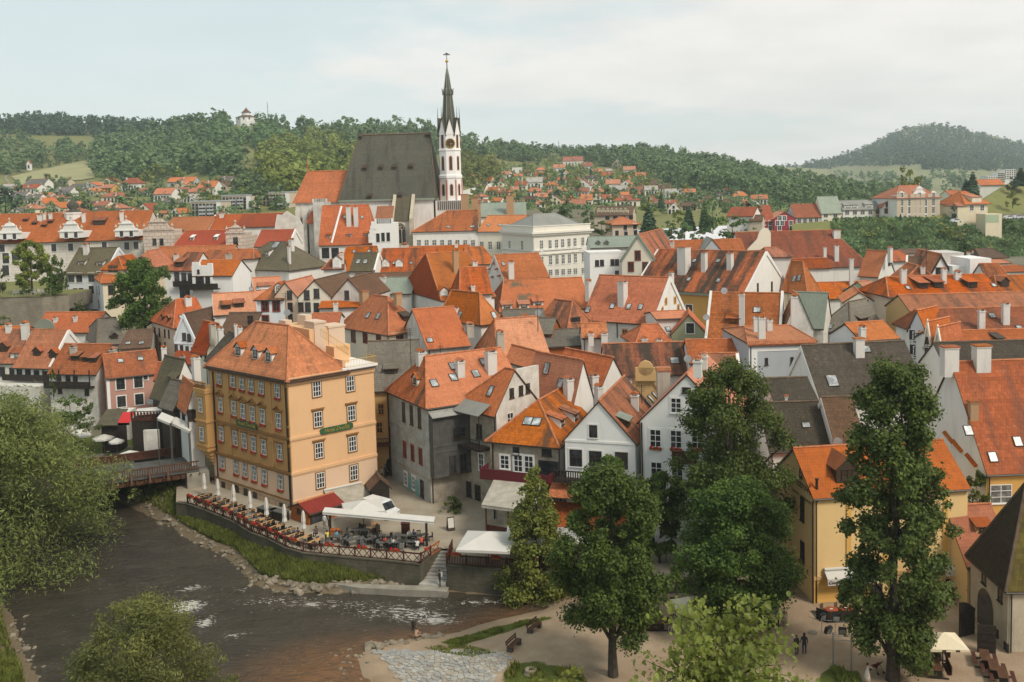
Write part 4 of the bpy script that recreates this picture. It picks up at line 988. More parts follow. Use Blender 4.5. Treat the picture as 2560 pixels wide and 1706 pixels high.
k=House('old stained plaster house with balcony and tall whitewashed gable wall beside the blue grey house',(1112,560,112),1465,('m',7.8),220,yaw=42,ax='l',hip=(0,.8),ro=.43,wall='white_old',wallL='brownplaster',roof='orange_hot',base=-.4,v='N')
pz=k.c.z+k.rise;W3=(k.r-k.c).length;mb=MB(k.o);F=wframe(Vector((k.c.x,k.c.y,0)),k.ur,k.nr)
mb.box(F,(W3*.43,-.02,-.4),(W3,.4,pz+.1));k.part('firewall',mb,M['white_old'])
k.win('r',[(1238,402),(1313,380),(1368,362)],.7,1.2,'d').win('r',[(1225,615)],1.0,1.6,'w').win('r',[(1365,545)],.9,.9,'w').sky([(1068,385)],.8,1.4)
k.win('l',[(880,925),(992,965)],.95,2.1,'ww').win('l',[(890,1185),(963,1215)],1.0,1.9,'d').pipe('l',830,560,None)
p,d,n=k.onwall('l',940,810);F=wframe(p,d,n);mb=MB(k.o);mb.box(F,(-2.9,-1.7,-.3),(2.9,.0,0))
for i in range(22):mb.box(F,(-2.85+i*.27,-1.68,0),(-2.82+i*.27,-1.64,1.0))
mb.box(F,(-2.9,-1.7,1.0),(2.9,-1.62,1.08))
for x in(-2.8,2.8):mb.box(F,(x-.05,-1.7,0),(x+.05,-1.6,4.3))
k.part('balcony',mb,M['wood_k']);mb=MB(k.o);mb.slab([F@Vector(q) for q in((-3.3,-2.1,4.2),(3.2,-2.1,4.2),(3.0,.1,5.2),(-2.9,.1,5.2))],.08);k.part('balcony_canopy',mb,M['zinc'])
k.win('l',[(870,690),(975,715)],1.0,1.8,'d')
q=House('old plaster house with wine red balcony and orange roof with two rooflights',(1612,828,105),('m',12),(1060,108.4),470,yaw=66,hip=(.40,0),wall='white_old',wallL='brownplaster',roof='orange_d',base=-.4,v='N')
q.win('l',[(1183,965)],1.1,1.6,'ww').win('l',[(1293,975),(1380,985)],1.1,2.0,'ww').win('l',[(1275,875)],.8,.9,'s').win('l',[(1525,870)],1.2,1.3,'s').win('l',[(1540,1030)],2.4,2.1,'s')
q.sky([(1372,632),(1443,638)],1.1,1.2,side='s').dorm([(1655,680),(1765,632)],1.5,1.1,'shed','orange_d','white','d',side='n').pipe('l',1085,800,None)
p,d,n=q.onwall('l',1320,1075);F=wframe(p,d,n);mb=MB(q.o);mb.box(F,(-4.2,-2.2,-.2),(4.2,0,0));mb.box(F,(-4.2,-2.2,0),(4.2,-2.12,1.05));mb.box(F,(-4.2,-2.12,0),(-4.12,0,1.05));mb.box(F,(4.12,-2.12,0),(4.2,0,1.05));q.part('balcony',mb,plain('wine_red_boards',(.10,.012,.016),.7))
w1=House('small white gabled house with dark balcony beside the old plaster house',(40,782,103),(614,100.6),('m',14),475,yaw=-22,ax='l',wall='white_clean',roof='orange_d',base=-.4,ov=.25,v='G')
w1 .win('r',[(272,715)],.95,1.35,'wb').win('r',[(130,932),(290,945),(503,955)],1.35,1.9,'wb').dorm([(562,675)],2.0,.9,'shed','copper','frame_d','d',side='f').chim([(612,520,412,62)],side='f').sky([(722,485),(742,452),(775,425)],.9,1.2,side='f')
w1 .band('r',795,'white_clean',.25,.08,200)
p,d,n=w1 .onwall('r',165,1110);F=wframe(p,d,n);mb=MB(w1 .o);mb.box(F,(-2.6,-1.5,0),(3.4,0,.2))
for i in range(24):mb.box(F,(-2.55+i*.26,-1.48,.2),(-2.43+i*.26,-1.42,1.25))
mb.box(F,(-2.6,-1.55,1.25),(3.4,-1.4,1.36));w1 .part('balcony',mb,M['wood_k'])
for z0,dz,out in((-.5,.9,2.3),(-2.6,1.7,3.8)):
 mb=MB(w1 .o);mb.slab([F@Vector(v_) for v_ in((-3.2,-out,z0-dz),(5.5,-out,z0-dz),(5.5,-.0,z0),(-3.2,-.0,z0))],.15,0,1);w1 .part('lean_to_roof',mb,[M['orange'],M['frame_d']])
mb=MB(w1 .o);mb.box(F,(-2.9,-3.4,-8.5),(5.2,0,-4.2));w1 .part('lean_to',mb,M['wood_k'])
w2=House('tall white gabled house with arched attic window and salmon roof behind the trees',(657,628,100),1435,('m',13),258,yaw=-20,ax='l',wall='white_clean',roof='salmon',base=-.4,ov=.35,v='G')
w2 .win('r',[(948,503),(1112,507)],1.15,1.6,'ww').win('r',[(780,770),(948,778),(1122,780)],1.2,1.85,'ww',flowers='red').win('r',[(788,1040),(958,1052),(1125,1050),(1330,780),(1350,1050)],1.25,2.0,'ww').win('r',[(1033,378)],.9,.6,'s')
p,d,n=w2 .onwall('r',1020,928);F=wframe(p,d,n);mb=MB(w2 .o);mb.box(F,(-1.35,-.12,-.7),(1.35,-.02,.7));w2 .part('sign_board',mb,M['dkbrown_sign'])
w2 .chim([(1125,205,130,70),(1180,150,100,45)],side='n').sky([(1135,205)],.5,.5,side='f').pipe('r',668,640,None)
r=House('white annex with tile edged roof between tall white gable and yellow inn',(1690,1092,96),1905,('m',7),1058,yaw=0,wall='white_clean',roof='orange',base=-.4,v='G')
r=House('salmon hipped house ending in a white gable behind the corner house',(1650,1190,124),1835,('m',10),968,yaw=35,ax='l',wall='white',roof='orange_hot',v='Z7')
r.chim([(1585,1290,1100,70)],side='n')
r=House('house with bright orange roof joining the corner house',(1110,1045,127),1300,('m',12),928,yaw=30,ax='l',wall='white',roof='orange',v='Z7',hip=(.1,0))
r=House('salmon roofed white house with three tile capped chimneys',(1420,1330,116),1580,('m',9),992,yaw=38,ax='l',wall='white',roof='salmon',v='Z7',ro=.5)
r.chim([(1380,1325,1130,75),(1625,1330,1195,65)]).sky([(1310,1178),(1200,1050)],1.0,1.5)
r=House('house with dark mossy long roof between orange roofs',(60,1345,129),860,('m',9),1078,yaw=0,wall='white',roof='mossy',v='Z8',capm='ridge')
r.sky([(665,1220)],1.2,1.2)
r=House('ochre house with a round topped scroll gable below the dark mossy roof',(600,330,120),800,('m',4),195,yaw=-8,ax='l',wall='ochre',roof='orange',ov=.1,par=(.35,0),v='G')
mb=MB(r.o);p=r.c.lerp(r.r,.5)+Vector((0,-.3,r.rise));F=wframe(p,r.ur,r.nr);mb.lathe(F@Matrix.Rotation(R_(90),4,'X'),[(.95,-.25),(.95,.25)],14);mb.box(F,(-1.3,-.25,-1.6),(1.3,.25,.1));r.part('gable_top',mb,M['ochre'])
p=atY(845,410,112,'G');ch=empty('chimney_stack',p,'tall grey rendered chimney with red cap beside the tall white gable','chimney');F=T_((0,0,0));mb=MB();hh=raise_to(p,190,'G');mb.box(F,(-.75,-.5,-4),(.75,.5,hh-.4));mb.box(F,(-.85,-.6,hh-.4),(.85,.6,hh),1);mb.build('shaft',[M['chim_g'],M['orange_c']],ch)
r=House('house with rust tiled roof left of the pale blank wall',(800,1235,126),1335,('m',9),1042,yaw=-4,wall='white',roof='tilebig',v='Z8')
r=House('lower house with rust tiled roof and white verge below the pale blank wall',(930,1430,112),1262,('m',8),1163,yaw=-6,wall='white',roof='tilebig',par=(0,.2),parmat='white',v='Z8')
bw=House('broad pale grey house with blank wall under a red tile coping',(1325,1072,122),1922,('m',13),925,yaw=2,wall='greywall',roof='salmon',ov=.15,hip=(.15,.15),v='Z8')
mb=MB(bw.o);F=wframe(Vector((bw.c.x,bw.c.y,0)),bw.ur,bw.nr);zc=bw.c.z;L_=(bw.r-bw.c).length
mb.box(F,(0,-.06,zc-12),(1.1,-.003,zc-.5));mb.box(F,(L_-1.1,-.06,zc-12),(L_,-.003,zc-.5));mb.box(F,(1.1,-.06,zc-1.0),(L_-1.1,-.003,zc-.5));mb.box(F,(1.1,-.06,zc-4.9-1.2),(L_-1.1,-.003,zc-4.9));bw.part('white_band',mb,M['white_clean'])
for i in range(34):
 mb=MB(bw.o);x=-.1+i*(L_+.2)/34;mb.tube([F@Vector((x,-.45,zc-.12)),F@Vector((x,.35,zc+.24))],[.16,.14],6);bw.part('coping_tile',mb,M['ridge'])
bw.win('r',[(1483,1225),(1710,1218)],.4,.9,'s').chim([(1440,1020,830,62),(1510,950,855,50),(1390,960,830,45)])
h2=House('white wing with red tile coping and triangular orange roof right of the blank wall',(548,1052,120),885,('m',7),895,yaw=14,wall='white',roof='salmon',ov=.1,v='Z9');h2 .chim([(555,1020,920,55)])
dk=House('big house with dark lichen covered roof and white chimney behind the tall right tree',(300,465,108),1165,('m',11),20,yaw=5,wall='white',roof='darkgrey',par=(.12,0),v='Y')
dk.sky([(395,303)],1.3,1.6).sky([(668,45)],1.1,1.0).chim([(612,85,-55,78)],cap='slab')
r=House('low house with dark tiled roof left of the big lichen covered roof',(-70,482,104),272,('m',8),290,yaw=0,wall='white',roof='darkgrey',v='Y');r.chim([(18,490,430,22)],cap='slab')
r=House('grey roofed house beside the upper garden with rooflight',(-120,852,98),400,('m',8),490,yaw=0,wall='white',roof='darkgrey',v='Y');r.sky([(180,665)],.9,.7)
r=House('dark brown roofed house hidden behind the tall tree',(405,772,97),640,('m',7),445,yaw=0,wall='white',roof='brown',v='Y',par=(.1,0))
b13=House('large house at right edge with patched rust roof and white gable wall',(1655,1042,93),('m',20),('m',14.5),158,yaw=2,wall='orange_wall',wallL='white',roof='rust',ov=.35,par=(.0,0),v='Y')
b13 .chim([(1350,165,12,125),(1610,172,2,125)],cap='slab').chim([(1545,590,462,72)],st='chim_b',cap='slab').sky([(1505,708),(1705,925),(1908,798)],.9,1.1).win('r',[(1770,1225)],2.2,1.9,'W')
for i,(x,y) in enumerate(((1355,745),(1425,815),(1540,930))):
 p,d,n=b13 .onwall('l',x,y);F=wframe(p,d,n);mb=MB(b13 .o);mb.slab([F@Vector(v_) for v_ in((-1.0,-.35,.1),(1.0,-.35,-.6),(1.0,.1,-.4),(-1.0,.1,.3))],.12);b13 .part('wall_coping',mb,M['orange'])
yl=House('yellow inn with clean orange roof behind the tall tree',(240,1250,86.7),(1500,88.3),('m',9),862,yaw=4,wall='yellow',roof='orange_c',base=-1.6,ov=.35,v='Y')
yl.pipe('r',232,1285,None).dorm([(520,1135)],2.2,1.5,'gable','orange_c','frame_d','d')
yl.win('l',[(152,1350)],.9,2.3,'d').win('l',[(140,1055)],.6,.8,'s')
mb=MB(yl.o);p=yl.onroof(268,1185)[0];mb.tube([p,p+Z_*.9],.13,6);mb.tube([p+Z_*.9,p+Z_*1.0],.2,6);yl.part('vent_pipe',mb,M['pipe'])
view('Q')
yl.win('l',[(25,360)],.9,1.9,'d',flowers='red')
p1,d,n=yl.onwall('r',130,610);F=wframe(Vector((yl.c.x,yl.c.y,p1 .z)),yl.ur,yl.nr);L_=(yl.r-yl.c).length
mb=MB(yl.o);mb.box(F,(-.15,-.16,-.18),(L_+.1,-.003,.16));yl.part('cornice',mb,M['ochre'])
zb=yl.base
mb=MB(yl.o);mb.box(F,(.3,-.05,zb-p1 .z),(L_*.36,-.004,-2.42));yl.part('recess_shade',mb,M['wood_k'])  # flat dark panel painted in for the shade under the boards
for i in range(5):
 z1=-.2-i*.44;mb=MB(yl.o);mb.box(F,(.02,-.07,z1-.42),(L_*.36,-.004,z1));yl.part('board',mb,M['yellow2'])
for a,b in((.21,.24),(.45,.48),(.84,.87)):mb=MB(yl.o);mb.box(F,(L_*a,-.10,.3),(L_*b,-.003,7.6));yl.part('pilaster',mb,M['yellow2'])
mb=MB(yl.o);mb.box(F,(L_*.21,-.1,7.61),(L_*.48,-.003,7.9));yl.part('lintel',mb,M['yellow2'])
for(x,y,w__,h__) in((560,770,1.6,2.3),(700,770,1.2,2.2),(1210,690,1.3,2.6),(1398,690,1.3,1.6)):yl.win('r',[(x,y)],w__,h__,'d')
p,d,n=yl.onwall('r',590,650);link('lettering',text_mesh('Pension',.8,'frame_d',shear=.1),yl.root,T_(-yl.o)@wframe(p+n*.1,d,n)@TXT)
for(x0,x1,y0,txt) in((215,700,545,'Coca-Cola'),(1290,1515,470,'Coca-Cola')):
 p0,d,n=yl.onwall('r',x0,y0+8);p1,_,_=yl.onwall('r',x1,y0-8);L2=(p1-p0).length;zz=(p0 .z+p1 .z)/2;F=wframe(Vector((p0 .x,p0 .y,zz)),d,n)
 aw=empty('awning',p0,'white rolled awning with dark script on the yellow inn, %s of the tall trunk'%('left' if x0<900 else 'right'),'awning','rolled awnings on the yellow inn')
 mb=MB(p0);mb.slab([F@Vector(v_) for v_ in((0,-.95,-.25),(L2,-.95,-.25),(L2,-.12,.35),(0,-.12,.35))],.06);mb.tube([F@Vector((0,-.2,.4)),F@Vector((L2,-.2,.4))],.16,8);mb.build('canopy',M['canvas'],aw)
 mb=MB(p0);mb.slab([F@Vector(v_) for v_ in((0,-1.0,-.85),(L2,-1.0,-.85),(L2,-.96,-.27),(0,-.96,-.27))],.04,down=-n);va=mb.build('valance',M['canvas'],aw)
 tm=text_mesh(txt,.42,'frame_d',shear=.35,bold=.012)
 for xx in((.95,L2*.62) if x0<900 else(L2*.78,)):link('lettering',tm,va,T_(-p0)@F@T_((xx,-1.03,-.56))@TXT)
view('Y');p,d,n=yl.onwall('l',150,1175);F=wframe(p+n*.03,d,n)
link('lettering',text_mesh('Na Ostrově',1.15,'frame_d',bold=.01),yl.root,T_(-yl.o)@F@T_((-.75,0,.25))@TXT);link('lettering',text_mesh('pension - restaurant',.55,'frame_d'),yl.root,T_(-yl.o)@F@T_((-.2,0,-.85))@TXT)
sm=House('low house with bright orange roof wedged between yellow inn and gate tower',(1540,500,85),1960,('m',8),-45,yaw=3,wall='yellow',roof='orange_c',base=-1.6,ov=.2,v='Q')
sm.dorm([(1690,190)],1.4,.7,'shed','orange_c','yellow','d')
gt=House('rough grey stone gate building with steep dark shingle roof at right edge',(1915,668,76.5),('m',9),(1572,83.6),-265,yaw=-3,hip=(.34,.3),wall='tower_wall',roof='moss_shingle',hipmat='shade_shingle',base=-2,ov=.35,name='gate_tower',cat='gatehouse',v='Q')
gt.win('l',[(1695,600),(1845,760),(1900,1270)],.8,1.2,'s').win('l',[(1815,1110)],.45,.6,'s')
p,d,n=gt.onwall('l',1705,1010);F=wframe(p,d,n);mb=MB(gt.o)
pts=[F@Vector((1.55*math.cos(a),-.03,1.2+1.7*math.sin(a))) for a in np.linspace(math.pi,0,11)]+[F@Vector((1.55,-.03,-6)),F@Vector((-1.55,-.03,-6))];mb.face(pts[::-1]);gt.part('archway',mb,M['glass'])
for(x0,y0,x1,y1,lab) in((1465,815,1640,1155,0),(1630,1015,1785,1290,1)):
 a=atZ(x0,y1,SZ);b=a+Vector(((x1-x0)*.2717/FPX*a.y,.6 if lab==0 else-.4,0));hh=raise_to(a,y0+20);F=wframe(a,b-a,(b-a).cross(Z_));L_=(b-a).length
 nb=7;door=empty('gate_leaf',a,'tall dark brown wooden gate leaf standing open, %s'%('the farther one with curved top' if lab==0 else 'the nearer one beside the dark arch'),'gate','open gate leaves');
 for i in range(nb):
  t0,t1=i/nb,(i+.97)/nb;mb=MB(a);top=hh*(1-.28*((i+.5)/nb)**2 if lab==0 else 1);mb.box(F,(L_*t0,-.06,.02),(L_*t1,.06,top));mb.build('plank',M['redwood'] if 'redwood' in M else M['wood_k'],door)
 mb=MB(a)
 for z in(.5,hh*.42,hh*.68):mb.box(F,(0,-.1,z),(L_,-.061,z+.18))
 mb.build('brace',M['wood_k'],door)
ch_=House('cream house with pyramid roof and tan brick chimneys behind the hotel',(1610,758,146),(1905,151),(1215,156.5),472,ax='l',hip=(.36,.34),wall='creamlight',roof='salmon_d',cornice='cream',v='Z6')
ch_.win('l',[(1318,790),(1415,795),(1525,812)],1.1,1.7,'rb').win('r',[(1697,818),(1808,803)],1.1,1.7,'rb').sky([(1440,615),(1522,625)],.9,1.1).dorm([(1760,662)],1.5,.9,'shed','frame_d','frame_d','d',side='s').chim([(1405,470,412,65),(1680,480,428,60)],st='chim_b',cap='slab')
r=House('house with plain salmon roof right of the cream pyramid roofed house',(225,885,138),565,('m',14),575,yaw=22,wall='greyplaster',roof='salmon',v='Z7');r.sky([(243,822)],1,1).chim([(570,760,685,60)],st='chim_g',side='n')
r=House('house with twin orange and salmon slopes and a grey chimney in the roof',(800,965,134),1215,330,655,yaw=18,hip=(.16,0),wall='white',roof='salmon',hipmat='orange',v='Z7');r.chim([(820,890,750,60)],st='chim_g',side='n')
r=House('house with steep red hipped roof, its shaded left hip coloured darker, in the middle of town',(345,500,168),770,15,118,yaw=24,hip=(.13,.06),wall='white',roof='orange_c',hipmat='red',v='Z7',ov=.2);r.chim([(458,262,82,48)],st='chim_b').chim([(610,232,178,42)]).dorm([(362,460)],1.4,1.1,'gable','orange','white','w')  # left hip gets red tiles to paint in that slope's shade
r=House('lower orange roofed annex against the steep red roofed house',(505,440,163),745,('m',9),235,yaw=12,hip=(.1,0),wall='white',roof='orange_hot',v='Z7');r.chim([(597,415,375,32)])
r=House('house with orange hipped roof and white round gable end below the steep red roof',(662,662,152),818,335,440,yaw=42,ax='l',hip=(.25,.05),wall='white',roof='orange',hipmat='salmon',v='Z7');r.sky([(490,612),(765,615)],.9,1.2).chim([(455,610,555,45)])
r=House('long house with salmon roof patched by dark mossy shingles',(830,585,170),1560,('m',15),338,yaw=9,hip=(.1,0),wall='white',roof='salmon_p',v='Z7');r.dorm([(875,562),(1015,558),(1130,535)],1.8,.8,'shed','salmon','white','s')
r=House('orange house with stained roof, two white chimneys and white gable',(480,882,160),768,('m',14),486,yaw=54,ax='l',wall='white',roof='orange_hot',par=(.35,0),v='Z8');
r.win('r',[(587,690),(553,770),(697,748),(667,680)],.7,1.0,'o');view('Z7');r.chim([(1540,460,335,50),(1820,505,340,78)]).sky([(1535,570),(1735,540),(1870,545),(1965,548)],.9,1.2).win('l',[(1837,762),(1995,750)],.9,1.2,'o').pipe('l',1775,665,800);view('Z8');r.chim([(640,800,435,45)],side='f')
r=House('house with grey wooden roof and timber gables among the orange roofs',(1200,870,140),1530,('m',8),745,yaw=8,wall='wood_o',roof='shingle',v='Z7')
r=House('small grey roofed workshop with orange timber gable',(860,690,148),1190,('m',7),580,yaw=6,wall='wood_o',roof='shingle',v='Z7',par=(.1,0));r.chim([(1020,690,620,50)])
r=House('small grey roofed annex with a striped timber gable',(1050,760,143),1240,('m',6),645,yaw=-14,wall='wood_o',roof='shingle',v='Z7')
r=House('small orange brown hipped house with dark timber attic',(1370,700,147),1555,1130,510,yaw=35,ax='l',hip=(.2,.2),wall='white',roof='orange_d',v='Z7');r.win('r',[(1435,655)],1.8,.9,'s')
r=House('tiny lean house with orange roof under the big stained roof',(1490,790,138),1690,('m',4),688,yaw=0,wall='white',roof='orange_hot',v='Z7');r.chim([(1560,830,765,45),(1670,820,760,55)])
r=House('white house with streaked dark and orange roof carrying three white chimneys',(1290,625,187),1662,('m',25),252,yaw=52,ax='l',wall='white',wallL='orange_wall',roof='streak',par=(.25,.25),v='Z8');r.chim([(750,415,200,112),(930,412,248,56),(1160,392,255,60)],cap='slab').win('r',[(1405,570),(1530,555)],.8,1.9,'d').sky([(838,330),(1052,330),(790,495),(1055,505)],.9,1.1).win('l',[(795,760)],1.4,1.8,'wb')
mb=MB(r.o);F=wframe(r.l,-r.ul,r.nl);LL2=(r.l-r.c).length;mb.box(F,(0,-.5,-.7),(LL2,-.01,-.25));r.part('cornice',mb,M['copper'])
r=House('brown tiled house with white stepped gables and a slim white chimney',(945,1028,141),1600,('m',11),618,yaw=-20,wall='white',roof='tilebig',par=(.4,.5),parmat='white',v='Z8');r.chim([(1265,890,622,50)]).dorm([(1185,890)],1.9,.9,'shed','tilebig','wood_o','s').sky([(1400,768)],1.1,1.0)
r=House('sage green gabled house with one white framed window',(637,988,150),950,('m',8),815,yaw=-10,ax='l',wall='greengrey',roof='salmon',ov=.15,v='Z8');r.win('r',[(803,930)],1.2,1.6,'wb').win('r',[(705,1095),(845,1095)],1.2,1.6,'wb')
r=House('small orange hipped house left of the sage green gable',(330,1068,147),612,('m',8),905,yaw=8,hip=(.4,.1),wall='white',roof='orange',v='Z8');r.chim([(395,1070,1020,50),(525,1070,1030,50)]).sky([(605,940)],.8,1.1)
r=House('low salmon roofed annex at the foot of the white chimney gable',(500,850,154),800,('m',7),790,yaw=6,wall='white',roof='salmon',v='Z8')
r=House('white gabled house with green sheet copper roof beside the brown tiled house',(1700,900,150),1990,('m',7),615,yaw=-28,wall='white_old',roof='copper',v='Z8',hip=(.0,0))
r=House('tall white torn gable wall at the end of the brown tiled house',(1640,940,138),1900,('m',5),640,yaw=-8,ax='l',wall='white_old',roof='tilebig',ov=0,v='Z8');r.chim([(1730,850,640,60)])
r=House('cream house with wide salmon hipped roof behind the brown tiled house',(1845,585,195),1952,1640,342,yaw=35,ax='l',hip=(.45,.05),wall='cream',roof='salmon_d',v='Z8');r.sky([(1730,490),(1775,482)],.9,1.3)
r=House('big hall with deep red tiled roof and soot stained chimney',(-470,402,226),612,('m',24),82,yaw=0,hip=(0,.17),wall='white',roof='redbrown',v='Z9');r.chim([(325,118,50,62)],cap='slab').chim([(222,322,212,26),(325,326,192,38)],side='n')
r=House('low orange lean-to with tall chimneys against the white hall wall',(150,665,200),610,('m',8),530,yaw=0,wall='white',roof='orange_hot',v='Z9');r.chim([(458,545,308,36),(510,620,525,26)],side='n').sky([(412,585)],.6,.8)
r=House('brown ridged low wing in front of the deep red hall roof',(-330,405,218),275,('m',6),322,yaw=0,hip=(.1,.0),wall='white',roof='redbrown',v='Z9')
r=House('white gabled house with red framed window among the right roofs',(400,695,165),662,('m',9),612,yaw=-14,ax='l',wall='creamlight',roof='salmon',v='Z9');r.win('r',[(565,727)],1.3,1.7,'rb')
r=House('house with grey shingled pyramid roof in front of the mint green house',(440,955,149),722,158,702,yaw=42,hip=(.48,.0),wall='white',roof='shingle',v='Z9');r.sky([(270,915),(412,920)],.9,1.0,side='s').dorm([(570,870)],2.8,.7,'shed','shingle','wood','s',side='n')
r=House('narrow mint green house with white windows',(640,640,180),756,('m',9),520,yaw=14,wall='mint',roof='salmon',v='Z9');r.win('r',[(735,712),(735,825)],1.0,1.9,'wb').win('r',[(665,815)],.6,1.2,'d')
r=House('ochre house with orange hipped roof and three dormers on the right',(800,648,158),1795,('m',11),482,yaw=4,hip=(.1,0),wall='peach',roof='orange_d',v='Z9');r.dorm([(1105,578),(1240,572),(1540,570)],1.6,1.1,'shed','orange','frame_d','d').sky([(962,570),(1727,548)],.8,1.1).win('r',[(917,742),(917,900),(917,1040)],1.3,1.9,'ww').chim([(920,525,400,52),(1280,525,405,42),(1402,492,428,56)],side='n')
r=House('house with peaked orange cross gable roof above the ochre house',(885,560,166),1300,('m',9),380,yaw=-6,ax='l',wall='orange_wall',roof='orange_d',hip=(.25,0),v='Z9');r.chim([(1092,430,385,40)])
r=House('long house with rust brown tiled roof, farther of the two at right',(995,800,146),2250,('m',10),640,yaw=0,wall='ochre',roof='tilebig',v='Z9')
r=House('long house with red brown tiled roof and two tall white chimneys',(1085,968,133),2250,('m',9),770,yaw=0,hip=(.06,0),wall='white',roof='redbrown',v='Z9');r.chim([(1615,945,768,56),(1830,888,708,62)]).sky([(1712,820),(1958,930)],.9,1.1)
r=House('low orange roofed wing below the red brown long roof',(1175,1062,127),2250,('m',5),968,yaw=0,wall='white',roof='orange',v='Z9');r.dorm([(1785,1050)],.9,.6,'shed','frame_d','frame_d','s')
r=House('house with nearly black tiled roof at the right edge',(1320,1330,117),2250,('m',8),1066,yaw=0,wall='white',roof='darkgrey',v='Z9')
for i,(x,y,xr,ya,lab) in enumerate(((1105,1070,1165,880,'narrow white facade with a slender stepped gable, left of its twin'),(1190,1120,1262,930,'narrow white facade with a slender stepped gable, right of its twin'))):
 r=House(lab,(x,y,126-i*3),xr,('m',6),ya,yaw=-50,ax='l',wall='creamlight',roof='orange',ov=.1,par=(.5,0),v='Z9');r.win('r',[((x+xr)/2,y-20),((x+xr)/2,y+60)],.7,1.3,'wb')
r=House('row house with pale green and white street front below the rust brown roof',(985,910,134),1105,('m',6),780,yaw=-48,ax='l',wall='bluewhite',roof='orange',v='Z9');r.row('r',(1000,990),(1075,1040),3,w_=.8,h_=1.4,st='wb').row('r',(1005,1120),(1080,1170),3,w_=.8,h_=1.4,st='wb')
# #  LEFT AND BACK OF THE OLD TOWN
r=House('pink three storey house with white window bands above the river',(870,1130,155),1305,726,943,yaw=27,wall='pink',roof='tilebig',base=-.5,ov=.35,v='Z5')
r.win('r',[(985,1178),(1130,1162)],1.3,1.75,'wb').win('r',[(993,1320),(1138,1302)],1.3,1.75,'wb').win('r',[(1190,1125)],.6,.7,'wb').win('l',[(773,1155),(822,1175),(777,1290),(828,1312),(780,1420)],1.1,1.7,'wb').win('l',[(803,1030)],.9,1.3,'ww').sky([(985,990),(1148,970)],.9,1.0).chim([(1345,1022,878,42)])
for f in 'rl':
 p0,d,n=r.face_frame(f);F=wframe(Vector((p0 .x,p0 .y,0)),d,n);mb=MB(r.o);mb.box(F,(-.05 if f=='r' else-.45,-.05,r.base),(.42 if f=='r' else .04,-.003,r.c.z-.1));r.part('corner_strip',mb,M['white_clean'])
r=House('long house with streaked orange roof and dark wooden balcony left of the pink house',(400,1082,160),790,('m',9),855,yaw=-12,wall='white_old',roof='tilebig',base=-.5,v='Z5');r.dorm([(610,985),(697,995),(755,1002)],1.4,.9,'shed','tilebig','frame_d','d').chim([(603,935,868,50),(922,935,890,50)],st='chim_g').win('r',[(555,1120),(615,1135),(480,1110)],.9,1.5,'d').win('r',[(490,1225),(710,1240)],.8,1.2,'d')
p,d,n=r.onwall('r',575,1190);F=wframe(p,d,n);mb=MB(r.o);mb.box(F,(-4.2,-1.2,-.3),(4.6,0,0));mb.box(F,(-4.2,-1.2,0),(4.6,-1.12,.9))
for x in(-4.1,-1.2,1.7,4.5):mb.box(F,(x-.08,-1.2,0),(x+.08,-1.05,2.9))
r.part('balcony',mb,M['wood_k'])
r=House('house with broad clean orange roof, white gable and two gabled dormers on the left',(115,1030,166),408,('m',10.5),738,yaw=-14,wall='white',roof='orange',base=-.5,par=(0,.25),v='Z5');r.dorm([(300,948),(430,965)],1.5,1.0,'gable','orange','frame_d','d').row('r',(160,1090),(370,1110),4,w_=1.1,h_=1.7,st='d')
p,d,n=r.onwall('r',250,1135);F=wframe(p,d,n);mb=MB(r.o);mb.box(F,(-5,-1.0,-.2),(4.8,0,0));mb.box(F,(-5,-1.0,0),(4.8,-.93,.9));r.part('balcony',mb,M['wood_k'])
mb=MB(r.o);p,d,n=r.onwall('r',230,1220);F=wframe(p,d,n);mb.box(F,(-5.5,-3.5,-6),(5.2,-.5,1.3));r.part('lean_to',mb,M['white_old'])
r=House('house with weathered orange roof and long white dormer at left edge',(-260,1000,170),120,('m',11),735,yaw=-6,wall='white_old',roof='tilebig',base=-.5,v='Z5');r.dorm([(165,965)],3.6,1.0,'shed','tilebig','white','d').dorm([(25,915)],1.6,1.1,'gable','tilebig','frame_d','d').chim([(210,798,678,55),(72,748,692,42)],side='n').row('r',(20,1075),(100,1080),2,w_=1.0,h_=1.6,st='d')
r=House('house with orange roof at the far left edge below the garden wall',(-240,850,186),125,('m',10),712,yaw=-8,wall='white',roof='orange',v='Z5')
r=House('low orange roofed house with white chimneys below the garden wall',(275,752,190),765,('m',9),690,yaw=-8,wall='white',roof='orange',v='Z5',rise=3.2);r.chim([(455,668,638,32),(617,665,626,30)]);
mb=MB(r.o);p=atY(365,725,184,'Z5');F=T_(p);mb.lathe(F@Matrix.Rotation(R_(90),4,'X'),[(1.9,-.2),(1.9,.2)],18);mb.box(F,(-1.9,-.2,-2.5),(1.9,.2,0));r.part('round_gable',mb,M['copper'])
r=House('barn with grey shingled hipped roof below the chestnut tree',(805,862,178),1020,690,652,yaw=32,hip=(.28,0),wall='greyplaster',roof='shingle',v='Z5');r.dorm([(935,810)],1.2,.8,'gable','shingle','wood_k','s',side='n')
r=House('house with dark brown shingled roof below the chestnut tree',(985,888,172),1228,890,745,yaw=14,hip=(.14,0),wall='greyplaster',roof='brown',v='Z5');r.sky([(1155,842),(1045,845)],.9,.9)
r=House('peach house with hipped orange roof, twin dormers and white chimney',(1428,718,172),1712,1238,492,yaw=36,hip=(.42,0),wall='peach',wallL='peach',roof='orange_d',v='Z5');r.win('l',[(1267,745),(1303,753),(1347,763),(1380,768),(1270,860),(1310,865),(1350,870)],.8,1.5,'d').dorm([(1328,655),(1375,665)],1.0,.9,'gable','orange_d','frame_d','d',side='s').chim([(1538,532,468,52)],side='n').sky([(1480,632),(1590,610)],.8,1.0,side='n')
